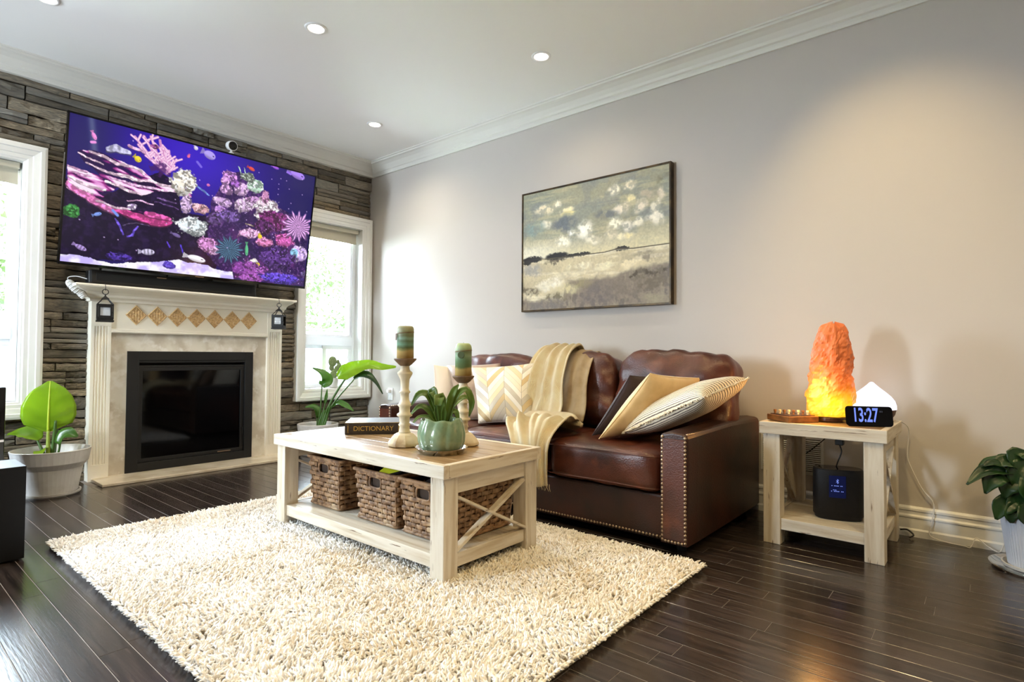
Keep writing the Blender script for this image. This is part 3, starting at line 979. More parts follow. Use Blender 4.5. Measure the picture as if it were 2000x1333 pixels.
TV_BLOBS = [
    (0.727,0.301,0.094,0.092,(250,240,225),1), (0.856,0.471,0.063,0.042,(222,166,176),1), (0.809,0.620,0.109,0.070,(228,238,242),1), (1.055,0.173,0.061,0.048,(190,130,214),1), (1.017,0.213,0.036,0.037,(210,150,220),1), (1.030,0.282,0.050,0.045,(200,150,216),1), (1.147,0.249,0.063,0.058,(210,166,222),1), (1.094,0.217,0.042,0.034,(150,90,180),1), (1.018,0.385,0.080,0.043,(206,166,224),1), (0.995,0.448,0.049,0.034,(180,130,210),1), (1.181,0.381,0.081,0.055,(220,184,226),1), (1.257,0.318,0.059,0.029,(200,150,210),1), (1.260,0.194,0.071,0.058,(214,252,226),1), (1.196,0.142,0.061,0.040,(156,166,156),1), (1.383,0.356,0.109,0.078,(238,212,230),1), (1.352,0.438,0.074,0.045,(228,206,220),1), (1.448,0.459,0.134,0.092,(120,44,112),1), (1.376,0.526,0.093,0.061,(90,40,100),1), (1.246,0.601,0.087,0.048,(226,164,214),1), (1.373,0.653,0.078,0.040,(228,132,188),1), (1.552,0.609,0.082,0.056,(204,92,174),1), (1.698,0.713,0.079,0.074,(210,176,244),1), (1.655,0.711,0.040,0.041,(150,210,250),1), (0.932,0.747,0.076,0.057,(206,136,200),1), (0.983,0.790,0.041,0.035,(220,160,214),1), (1.097,0.759,0.100,0.100,(70,110,140),2), (1.663,0.468,0.136,0.117,(216,160,232),2), (1.307,0.844,0.039,0.034,(242,236,230),1), (1.341,0.852,0.018,0.018,(240,215,60),0), (1.293,0.938,0.132,0.098,(150,76,165),1), (1.185,0.905,0.059,0.060,(130,60,150),1), (1.547,0.950,0.166,0.048,(95,66,200),1), (0.048,0.649,0.045,0.051,(60,134,66),1), (0.746,0.462,0.038,0.063,(196,166,210),1), (1.351,0.271,0.033,0.060,(196,136,180),1), (0.893,0.277,0.013,0.011,(230,120,190),0), (0.669,0.946,0.045,0.030,(84,62,180),1), (0.357,0.925,0.078,0.029,(64,40,138),1), (0.394,0.550,0.029,0.021,(222,190,244),1), (0.968,0.532,0.068,0.048,(86,60,116),1), (1.069,0.491,0.079,0.049,(112,82,156),1), (1.512,0.771,0.147,0.086,(84,50,124),1), (0.506,0.084,0.034,0.018,(150,80,140),1), (1.777,0.884,0.035,0.023,(120,100,160),1), (0.975,0.373,0.041,0.025,(216,176,226),1), 
]
PAINT_BLOBS = [
    (0.358,0.131,0.038,0.029,(235,228,205)),(0.223,0.156,0.077,0.032,(225,215,185)),(0.463,0.204,0.061,0.025,(235,225,185)),(0.475,0.242,0.072,0.016,(220,210,150)),(0.229,0.288,0.045,0.034,(230,225,205)),(0.629,0.395,0.052,0.055,(240,238,225)),(0.510,0.379,0.036,0.022,(235,235,228)),(0.424,0.450,0.061,0.041,(240,235,215)),(0.890,0.114,0.041,0.036,(240,235,215)),(1.032,0.112,0.049,0.026,(230,220,195)),(1.026,0.219,0.036,0.028,(225,215,170)),(0.942,0.266,0.053,0.033,(225,215,195)),(1.108,0.275,0.045,0.037,(220,210,190)),(1.237,0.287,0.029,0.050,(220,215,195)),(1.179,0.194,0.059,0.028,(200,190,165)),(1.266,0.192,0.029,0.036,(205,195,175)),(0.898,0.374,0.059,0.038,(238,235,215)),(1.004,0.399,0.031,0.042,(225,220,205)),(1.096,0.394,0.040,0.033,(230,225,205)),(1.236,0.391,0.053,0.041,(228,222,205)),(0.961,0.483,0.032,0.019,(230,222,190)),(1.024,0.482,0.031,0.021,(225,215,170)),(0.865,0.456,0.043,0.029,(225,215,190)),(0.708,0.475,0.056,0.025,(225,220,200)),(0.425,0.306,0.109,0.051,(120,128,135)),(0.822,0.296,0.087,0.034,(130,135,135)),(0.116,0.304,0.080,0.053,(150,170,165)),(1.287,0.087,0.038,0.023,(140,138,115)),(0.339,0.200,0.001,0.001,(0,0,0)),(0.626,0.679,0.069,0.025,(238,232,205)),(0.797,0.681,0.066,0.034,(235,228,195)),(1.022,0.698,0.072,0.028,(232,220,185)),(0.471,0.685,0.036,0.020,(235,230,200)),(0.308,0.795,0.113,0.042,(238,232,215)),(0.230,0.805,0.065,0.032,(225,218,195)),(1.174,0.644,0.117,0.037,(150,140,120)),(0.099,0.656,0.119,0.048,(165,160,150)),(0.084,0.837,0.094,0.032,(110,100,80)),(0.332,0.916,0.137,0.042,(120,110,85)),(0.613,0.803,0.104,0.040,(150,140,105)),(0.772,0.883,0.163,0.088,(115,105,98)),(0.989,0.860,0.153,0.085,(125,113,98)),(1.192,0.829,0.135,0.073,(110,98,78)),(0.715,0.958,0.145,0.039,(110,100,95)),(0.229,0.963,0.178,0.042,(120,112,105)),(0.469,0.853,0.108,0.041,(205,195,150)),(1.220,0.959,0.115,0.036,(150,140,115)),(1.153,0.771,0.088,0.020,(75,65,45)),(1.290,0.756,0.047,0.018,(70,60,40)),(1.042,0.780,0.061,0.013,(80,70,50)),(0.100,0.568,0.104,0.024,(28,24,20)),(0.354,0.567,0.109,0.031,(25,22,18)),(0.496,0.577,0.072,0.012,(28,24,20)),(0.603,0.574,0.070,0.014,(35,30,24)),(0.944,0.569,0.047,0.017,(38,32,22)),(0.986,0.569,0.026,0.011,(38,32,22)),(0.045,0.592,0.041,0.019,(40,36,30)),(0.348,0.596,0.099,0.017,(95,85,70)),
]
def paint_aquarium(w, h):
    X, Y = np.meshgrid(np.linspace(0, 1.7778, w), np.linspace(0, 1, h))
    n1 = vnoise(X * 14, Y * 14, 1); n2 = vnoise(X * 45, Y * 45, 2, 3); n3 = vnoise(X * 90, Y * 90, 3, 2)
    wx, wy = X + (n1 - .5) * .03, Y + (vnoise(X * 14, Y * 14, 9) - .5) * .03
    img = np.zeros((h, w, 3)); img[:] = (30, 18, 92)
    g = np.exp(-((X - .75) / .55) ** 2 - ((Y - .10) / .38) ** 2)
    blend(img, g * .95, (62, 34, 196))
    blend(img, np.exp(-((X - .12) / .16) ** 2 - ((Y - .1) / .4) ** 2) * .7, (40, 40, 92))
    blend(img, smooth(1.3, 1.78, X) * .6, (26, 22, 84))
    d, t = seg_dist(X, Y, [(.118, .0), (.155, .26)])
    blend(img, np.exp(-(d / .02) ** 2) * .45, (130, 150, 170))
    # dark rock masses
    pl = in_poly(wx, wy, [(-.02, .43), (.2, .52), (.55, .25), (.66, .30), (.72, .53), (.92, .52), (1.05, .67), (1.0, .97), (.6, .94), (-.02, .97)])
    blend(img, pl * .95, (22, 11, 40)); blend(img, pl * smooth(.5, .75, n2) * .28, (70, 44, 104)); blend(img, pl * smooth(.55, .75, n1) * .45, (46, 28, 80))
    prr = in_poly(wx, wy, [(.93, .40), (.98, .28), (1.03, .17), (1.12, .12), (1.25, .12), (1.34, .26), (1.49, .33), (1.76, .42), (1.78, 1.0), (1.14, 1.0), (.92, .82)])
    blend(img, prr * .92, (48, 22, 78)); blend(img, prr * smooth(.5, .7, n2) * .45, (112, 62, 146)); blend(img, prr * smooth(.64, .78, n3) * .4, (190, 140, 206))
    blend(img, prr * smooth(.5, .75, vnoise(X * 8, Y * 8, 31)) * .5, (110, 40, 120)); blend(img, prr * smooth(.45, .7, vnoise(X * 9, Y * 9, 33)) * .55, (30, 20, 66))
    # sand
    ps = in_poly(wx, wy, [(-.05, .945), (.166, .951), (.295, .986), (.42, .95), (.565, .93), (.735, .90), (.95, .915), (1.144, .95), (1.16, 1.2), (-.05, 1.2)])
    blend(img, ps, (196, 180, 250)); blend(img, ps * smooth(.35, .6, n1), (248, 244, 255))
    # bubbles of light on the branching coral
    q = random.Random(5)
    base = (.60, .26)
    tips = [(.378, .05), (.433, .03), (.477, .02), (.536, .03), (.60, .09), (.655, .14), (.403, .10), (.646, .215), (.50, .10), (.56, .08), (.45, .14), (.62, .17)]
    for tp in tips:
        mid = ((base[0] + tp[0]) / 2 + q.uniform(-.02, .02), (base[1] + tp[1]) / 2 + q.uniform(-.01, .03))
        d, t = seg_dist(X, Y, [base, mid, tp])
        blend(img, smooth(.012, .006, d), (206, 138, 190))
        blend(img, smooth(.007, .003, d) * (n3 > .42), (250, 214, 236))
        for k in range(4):
            f = q.uniform(.3, .95)
            sx, sy = (mid[0] + (tp[0] - mid[0]) * (f * 2 - 1), mid[1] + (tp[1] - mid[1]) * (f * 2 - 1)) if f > .5 else (base[0] + (mid[0] - base[0]) * f * 2, base[1] + (mid[1] - base[1]) * f * 2)
            d, t = seg_dist(X, Y, [(sx, sy), (sx + q.uniform(-.05, .05), sy - q.uniform(.015, .05))])
            blend(img, smooth(.009, .005, d), (216, 150, 200)); blend(img, smooth(.005, .002, d), (250, 220, 240))
    pb = in_poly(wx, wy, [(.47, .2), (.56, .18), (.63, .22), (.62, .3), (.5, .29)])
    blend(img, pb * smooth(.3, .6, n2) * .8, (70, 30, 96))
    # layered plate coral: thin ledges that run down to the right
    plate = in_poly(wx, wy, [(0.056, 0.239), (0.144, 0.208), (0.271, 0.234), (0.45, 0.283), (0.536, 0.345), (0.768, 0.337), (0.784, 0.385), (0.574, 0.39), (0.439, 0.459), (0.283, 0.435), (0.214, 0.526), (0.356, 0.56), (0.642, 0.578), (0.647, 0.639), (0.474, 0.64), (0.294, 0.618), (0.187, 0.594), (0.092, 0.539), (0.009, 0.494), (0.001, 0.337), (0.113, 0.369), (0.195, 0.38), (0.099, 0.306)])
    th_ = math.atan(.24)
    al = X * math.cos(th_) + Y * math.sin(th_); ac = -X * math.sin(th_) + Y * math.cos(th_)
    led = vnoise(al * 5 + 3, (ac + (n1 - .5) * .03) * 26, 61, 3) + .03
    lowr = smooth(.46, .56, ac)
    blend(img, plate * .75, (40, 14, 60))
    blend(img, plate * smooth(.40, .46, led), (150, 44, 128)); blend(img, plate * smooth(.46, .51, led) * (1 - .55 * lowr), (226, 150, 214)); blend(img, plate * smooth(.52, .58, led) * (1 - .75 * lowr), (252, 226, 246)); blend(img, plate * smooth(.50, .60, led) * lowr, (226, 92, 170))
    for ks, (pts, wd, col) in enumerate(TV_STROKES):
        wd = wd * (.42 if ks in (0, 1, 4, 5, 6, 7, 9, 11) else .8)
        d, t = seg_dist(wx, wy, pts)
        taper = wd * .56 * (0.60 + .8 * n1) * (1 - .3 * np.abs(t - .5) * 2)
        msk = smooth(taper, taper * .82, d)
        below, _ = seg_dist(wx, wy - wd * .28, pts)
        sh = smooth(taper, taper * .6, below)
        blend(img, sh * .8, tuple(c * .45 for c in col))
        blend(img, msk, tuple(c * .74 for c in col))
        blend(img, msk * smooth(.42, .56, n2), col)
        blend(img, msk * smooth(.56, .70, n2) * .9, tuple(min(255, c * 1.15 + 14) for c in col))
    for (u, v, a, b, col, kind) in TV_BLOBS:
        dd = np.hypot((X - u) / a, (Y - v) / b)
        ang = np.arctan2(Y - v, X - u)
        if kind == 0:
            blend(img, smooth(1.05, .85, dd), col)
            blend(img, smooth(1.0, .6, np.hypot((X - u) / a, (Y - v - b * .35) / (b * .7))) * .35, tuple(c * .6 for c in col))
        elif kind == 1:
            dd2 = dd * (1 + (n1 - .5) * .7 + (n2 - .5) * .6)
            ms = smooth(1.05, .9, dd2)
            blend(img, ms, tuple(c * .58 for c in col))
            blend(img, ms * smooth(.42, .58, n2), col)
            blend(img, ms * smooth(.58, .66, n3), tuple(min(255, c * 1.2 + 16) for c in col))
            blend(img, ms * smooth(.2, 1.0, (Y - v) / b) * .45, tuple(c * .35 for c in col))
        else:
            strand = np.sin(ang * 26 + n1 * 9)
            ms = smooth(1.05, .8, dd * (1 + .18 * np.sin(ang * 13)))
            blend(img, ms * .85, tuple(c * .6 for c in col))
            blend(img, ms * smooth(.0, .6, strand), tuple(min(255, c * 1.15) for c in col))
    for (u, v, ln, ht, an, col, stp) in TV_FISH:
        ca, sa = math.cos(math.radians(an)), math.sin(math.radians(an))
        fx = ((X - u) * ca + (Y - v) * sa) / (ln * .5); fy = (-(X - u) * sa + (Y - v) * ca) / (ht * .5)
        body = smooth(1.08, .9, np.hypot(fx / .82 - .12, fy))
        tail = ((fx < -.55) & (fx > -1.15) & (np.abs(fy) < (-.45 - fx) * 1.15 + .08)).astype(float)
        blend(img, tail * .9, tuple(c * .8 for c in col)); blend(img, body, col)
        blend(img, body * smooth(.0, .9, fy) * .5, tuple(c * .5 for c in col))
        blend(img, smooth(.16, .08, np.hypot(fx - .6, fy + .15)), (20, 14, 40))
        if stp: blend(img, body * (np.sin(fx * 14) > .1) * .6, tuple(c * .45 for c in col))
    # green sparkle of the crown, fish tails and specks
    for (x0, y0, x1, y1, c) in [(.147, .155, .128, .16, (240, 150, 225)), (.80, .12, .83, .15, (120, 100, 220)), (1.52, .02, 1.55, .03, (150, 110, 230)), (.28, .60, .31, .63, (120, 150, 235))]:
        d, _ = seg_dist(X, Y, [(x0, y0), (x1, y1)])
        blend(img, smooth(.012, .006, d), c)
    for k in range(90):
        u, v = (q.uniform(1.0, 1.74), q.uniform(.05, .98)) if k % 3 else (q.uniform(.05, 1.7), q.uniform(.05, .95))
        d = np.hypot(X - u, Y - v)
        blend(img, smooth(.006, .003, d) * .8, (220, 190, 245))
    bright = np.clip(img / 255, 0, 1)
    return bright


def color_grid(name, fn, w, h, P, parent, material):
    """flat picture as a fine grid of coloured vertices; P(a, b) gives the point for a right 0..1, b down 0..1"""
    img = fn(w, h)
    lin = np.where(img <= 0.04045, img / 12.92, ((img + 0.055) / 1.055) ** 2.4)
    A, B = np.meshgrid(np.linspace(0, 1, w), np.linspace(0, 1, h))
    p00, p10, p01 = Vector(P(0, 0)), Vector(P(1, 0)), Vector(P(0, 1))
    inv = W[parent.name].inverted()
    p00, p10, p01 = inv @ p00, inv @ p10, inv @ p01
    co = np.array(p00)[None, None] + A[..., None] * np.array(p10 - p00) + B[..., None] * np.array(p01 - p00)
    idx = np.arange(w * h).reshape(h, w)
    q = np.stack([idx[:-1, :-1], idx[1:, :-1], idx[1:, 1:], idx[:-1, 1:]], -1).reshape(-1, 4)
    me = bpy.data.meshes.new(name)
    me.vertices.add(w * h); me.loops.add(len(q) * 4); me.polygons.add(len(q))
    me.vertices.foreach_set('co', co.reshape(-1).astype(np.float32))
    me.loops.foreach_set('vertex_index', q.reshape(-1).astype(np.int32))
    me.polygons.foreach_set('loop_start', np.arange(0, len(q) * 4, 4).astype(np.int32))
    me.polygons.foreach_set('loop_total', np.full(len(q), 4, np.int32))
    me.update(calc_edges=True)
    at = me.color_attributes.new('picture', 'FLOAT_COLOR', 'POINT')
    at.data.foreach_set('color', np.concatenate([lin.reshape(-1, 3), np.ones((w * h, 1))], 1).reshape(-1).astype(np.float32))
    me.materials.append(material)
    o = bpy.data.objects.new(name, me)
    link(o, parent)
    W[o.name] = W[parent.name]
    return o


scr = bpy.data.materials.new('lit_screen'); scr.use_nodes = True
N, L = scr.node_tree.nodes, scr.node_tree.links
at = N.new('ShaderNodeAttribute'); at.attribute_name = 'picture'
b = N['Principled BSDF']
b.inputs['Base Color'].default_value = (0.004, 0.004, 0.005, 1); b.inputs['Roughness'].default_value = 0.12
L.new(at.outputs['Color'], b.inputs['Emission Color']); b.inputs['Emission Strength'].default_value = 1.08 / 2 ** SC.view_settings.exposure
color_grid('screen', paint_aquarium, 520, 292, lambda a, b_: tvp(-hw + bz + a * (TVW - 2 * bz), hh - bz - b_ * (TVH_ - bz - bzb), -0.003), tv, scr)
# logo bar on the lower bezel
tvbox(MB(), -0.03, 0.03, -hh + 0.006, -hh + 0.012, 0, 0.0006).build('maker_plate', MT['brass'], tv)

# small white camera sitting on the television's top edge
cx = tvp(0.145, hh, -0.012)
t = thing('security_camera', 'small white security camera with a black face on top of the television', 'camera', cx)
cc = cx + Vector((0.0, 0.0, 0.058))
dirn = (Vector(CAM_POS) - cc).normalized() * 1.0
dirn = Vector((0.93, 0.05, -0.20)).normalized()
uu = dirn.cross(Vector((0, 0, 1))).normalized(); ww = uu.cross(dirn)


def disc_rings(prof):
    return [[cc + dirn * z_ + (uu * math.cos(2 * PI * k / 24) + ww * math.sin(2 * PI * k / 24)) * r_ for k in range(24)] for r_, z_ in prof]


MB().loft(disc_rings([(0.004, -0.036), (0.022, -0.034), (0.033, -0.022), (0.036, 0.0), (0.036, 0.026), (0.033, 0.029), (0.031, 0.027)])).build('body', MT['white_plastic'], t, smooth=True)
MB().loft(disc_rings([(0.0305, 0.0265), (0.0305, 0.0285), (0.004, 0.030)])).build('face', MT['gloss_black'], t)
MB().loft(disc_rings([(0.009, 0.029), (0.008, 0.0325), (0.003, 0.033)])).build('lens', MT['black'], t)
MB().tube([cc + Vector((0, 0, -0.03)), cx + Vector((0.004, 0, 0.012))], 0.007, 10).lathe(cx, [(0.018, 0.0), (0.018, 0.006), (0.008, 0.012)], 16).build('stand', MT['white_plastic'], t, smooth=True)

# ------------------------------------------------------------------ rug
RGX0, RGX1, RGY0, RGY1 = 1.445, 3.765, -2.765, -1.115
rug = thing('shag_rug', 'thick cream shag rug under the coffee table', 'rug', ((RGX0 + RGX1) / 2, (RGY0 + RGY1) / 2, 0))
MT['rug_back'] = mat('rug_backing', (170, 156, 132), 0.95)
MB().box(RGX0, RGX1, RGY0, RGY1, 0.0, 0.007).build('backing', MT['rug_back'], rug)


def shag(name, parent):
    rg = np.random.RandomState(21)
    n = 62000
    x = rg.uniform(RGX0, RGX1, n); y = rg.uniform(RGY0, RGY1, n)
    ne = 2600
    per = rg.uniform(0, 1, ne); sd = rg.randint(0, 4, ne)
    ex = np.where(sd == 0, RGX0, np.where(sd == 1, RGX1, RGX0 + per * (RGX1 - RGX0)))
    ey = np.where(sd == 2, RGY0, np.where(sd == 3, RGY1, RGY0 + per * (RGY1 - RGY0)))
    eo = np.where(sd == 0, PI, np.where(sd == 1, 0, np.where(sd == 2, -PI / 2, PI / 2)))
    x = np.concatenate([x, ex]); y = np.concatenate([y, ey]); n = len(x)
    ang = vnoise(x * 6 + 40, y * 6 + 40, 5, 3) * 4 * PI + rg.normal(0, 1.1, n)
    ang[-ne:] = eo + rg.normal(0, .5, ne)
    ln = rg.uniform(.024, .038, n); lean = rg.uniform(.35, 1.25, n)
    lean[-ne:] = rg.uniform(.9, 1.3, ne)
    rad = rg.uniform(.0036, .0056, n)
    # flattened under table legs
    d = np.stack([np.cos(ang), np.sin(ang)], -1)
    R = 4
    S = 3
    V = np.zeros((n, R, S, 3))
    curl = rg.uniform(-.5, .7, n)
    px, py, pz = x.copy(), y.copy(), np.full(n, .005)
    th = lean * .35
    a2 = ang.copy()
    tw = rg.uniform(0, 2 * PI, n)
    for k in range(R):
        r = rad * (1.0 if 0 < k < R - 1 else (.8 if k == 0 else .55))
        for j in range(S):
            f = tw + 2 * PI * j / S
            sx, sy = -np.sin(a2), np.cos(a2)                       # side vector
            ux, uy, uz = -np.cos(a2) * np.cos(th), -np.sin(a2) * np.cos(th), np.sin(th)
            V[:, k, j, 0] = px + r * (np.cos(f) * sx + np.sin(f) * ux)
            V[:, k, j, 1] = py + r * (np.cos(f) * sy + np.sin(f) * uy)
            V[:, k, j, 2] = pz + r * np.sin(f) * uz
        st = ln / (R - 1)
        px = px + st * np.sin(th) * np.cos(a2); py = py + st * np.sin(th) * np.sin(a2); pz = pz + st * np.cos(th)
        th = th + lean * .42; a2 = a2 + curl * .5
    V[..., 2] = np.maximum(V[..., 2], .003)
    base = (np.arange(n) * R * S)[:, None]
    quads = []
    for k in range(R - 1):
        for j in range(S):
            quads.append([k * S + j, k * S + (j + 1) % S, (k + 1) * S + (j + 1) % S, (k + 1) * S + j])
    quads = np.array(quads)
    Q = (base[:, :, None] + quads[None]).reshape(-1, 4)
    T = (base + np.array([[(R - 1) * S, (R - 1) * S + 1, (R - 1) * S + 2]]))
    inv = W[parent.name].inverted().translation
    co = V.reshape(-1, 3) + np.array(inv)
    me = bpy.data.meshes.new(name)
    nq, nt_ = len(Q), len(T)
    me.vertices.add(len(co)); me.loops.add(nq * 4 + nt_ * 3); me.polygons.add(nq + nt_)
    me.vertices.foreach_set('co', co.reshape(-1).astype(np.float32))
    me.loops.foreach_set('vertex_index', np.concatenate([Q.reshape(-1), T.reshape(-1)]).astype(np.int32))
    me.polygons.foreach_set('loop_start', np.concatenate([np.arange(0, nq * 4, 4), nq * 4 + np.arange(0, nt_ * 3, 3)]).astype(np.int32))
    me.polygons.foreach_set('loop_total', np.concatenate([np.full(nq, 4), np.full(nt_, 3)]).astype(np.int32))
    me.polygons.foreach_set('use_smooth', np.ones(nq + nt_, bool))
    me.update(calc_edges=True)
    # yarn colour: cream with scattered tan tufts
    c0, c1 = np.array(s2l((250, 248, 245))), np.array(s2l((214, 196, 164)))
    patch = np.clip((vnoise(x * 3 + 3, y * 3 + 9, 8, 3) - .42) * 3, 0, 1)
    f = np.clip(rg.normal(.06, .08, n) + patch * rg.uniform(0, 1, n) ** 2 * .95, 0, 1)
    col = c0[None] * (1 - f[:, None]) + c1[None] * f[:, None]
    col = np.repeat(col, R * S, 0)
    at = me.color_attributes.new('yarn', 'FLOAT_COLOR', 'POINT')
    at.data.foreach_set('color', np.concatenate([col, np.ones((len(col), 1))], 1).reshape(-1).astype(np.float32))
    m = mat('rug_yarn', (240, 232, 214), 0.9, spec=0.15, sheen=0.3)
    N, L = m.node_tree.nodes, m.node_tree.links
    a = N.new('ShaderNodeAttribute'); a.attribute_name = 'yarn'
    L.new(a.outputs['Color'], N['Principled BSDF'].inputs['Base Color'])
    me.materials.append(m)
    o = bpy.data.objects.new(name, me)
    link(o, parent)
    o['kind'] = 'stuff'
    W[o.name] = W[parent.name]


shag('pile', rug)

# ------------------------------------------------------------------ coffee table
TZ = 0.462
ct = thing('coffee_table', 'whitewashed wooden coffee table with crossed end braces standing on the shag rug', 'table', (2.515, -1.665, 0.012))
CX0, CX1, CY0, CY1 = 1.885, 3.140, -1.963, -1.372
fr_ = 0.075
# top: frame boards round the edge and seven boards inside
MB().box(CX0, CX1, CY0, CY0 + 0.028, TZ - 0.052, TZ).build('top_rail', WD[0], ct, bevel=0.003)
MB().box(CX0, CX1, CY1 - 0.028, CY1, TZ - 0.052, TZ).build('top_rail', WD[0], ct, bevel=0.003)
MB().box(CX0, CX0 + 0.028, CY0 + 0.028, CY1 - 0.028, TZ - 0.052, TZ).build('top_rail', WD[1], ct, bevel=0.003)
MB().box(CX1 - 0.028, CX1, CY0 + 0.028, CY1 - 0.028, TZ - 0.052, TZ).build('top_rail', WD[1], ct, bevel=0.003)
nb_ = 6
for k in range(nb_):
    a = CY0 + 0.029 + (CY1 - CY0 - 0.058) * k / nb_
    b_ = CY0 + 0.029 + (CY1 - CY0 - 0.058) * (k + 1) / nb_
    MB().box(CX0 + 0.029, CX1 - 0.029, a + 0.001, b_ - 0.001, TZ - 0.024, TZ - 0.0005).build('board', WTOP, ct, bevel=0.002)
lx0, lx1, ly0, ly1 = CX0 + 0.014, CX1 - 0.014, CY0 + 0.014, CY1 - 0.014
for (a, b_) in ((lx0, ly0), (lx1 - fr_, ly0), (lx0, ly1 - fr_), (lx1 - fr_, ly1 - fr_)):
    MB().box(a, a + fr_, b_, b_ + fr_, 0.012, TZ - 0.052).build('leg', WD[2], ct, bevel=0.003)
for xx in (lx0 + 0.012, lx1 - 0.036):
    MB().box(xx, xx + 0.024, ly0 + fr_, ly1 - fr_, 0.342, TZ - 0.052).build('apron', WD[1], ct, bevel=0.002)
    MB().box(xx, xx + 0.024, ly0 + fr_, ly1 - fr_, 0.062, 0.114).build('lower_rail', WD[1], ct, bevel=0.002)
    e0, e1 = ly0 + fr_, ly1 - fr_
    xm = xx + 0.014
    MB().bar((xm, e0 + 0.002, 0.124), (xm, e1 - 0.002, 0.330), 0.014, 0.030, (1, 0, 0)).build('cross_brace', WD[1], ct, bevel=0.002)
    MB().bar((xm + 0.010, e0 + 0.002, 0.330), (xm + 0.010, e1 - 0.002, 0.124), 0.010, 0.030, (1, 0, 0)).build('cross_brace', WD[1], ct, bevel=0.002)
MB().box(lx0 + fr_, lx1 - fr_, ly1 - 0.045, ly1 - 0.020, 0.342, TZ - 0.052).build('apron', WD[0], ct, bevel=0.002)
MB().box(lx0 + fr_, lx1 - fr_, ly0 + 0.012, ly0 + 0.036, 0.062, 0.114).build('lower_rail', WD[0], ct, bevel=0.002)
MB().box(lx0 + fr_, lx1 - fr_, ly1 - 0.036, ly1 - 0.012, 0.062, 0.114).build('lower_rail', WD[0], ct, bevel=0.002)
for k in range(4):
    a = ly0 + 0.037 + (ly1 - ly0 - 0.074) * k / 4
    b_ = ly0 + 0.037 + (ly1 - ly0 - 0.074) * (k + 1) / 4
    MB().box(lx0 + 0.037, lx1 - 0.037, a + 0.001, b_ - 0.001, 0.095, 0.1125).build('shelf_board', WD[0], ct, bevel=0.0015)
SHZ = 0.1145

# ------------------------------------------------------------------ wicker baskets
MT['wicker'] = mat('brown_wicker', (164, 128, 92), 0.6, var=(35, (112, 82, 56), 0.42, 0.6, 4), var2=(14, (186, 156, 118), 0.56, 0.72, 4), bump=(120, 0.4))
MT['wicker_dark'] = mat('wicker_lining', (58, 42, 30), 0.8)


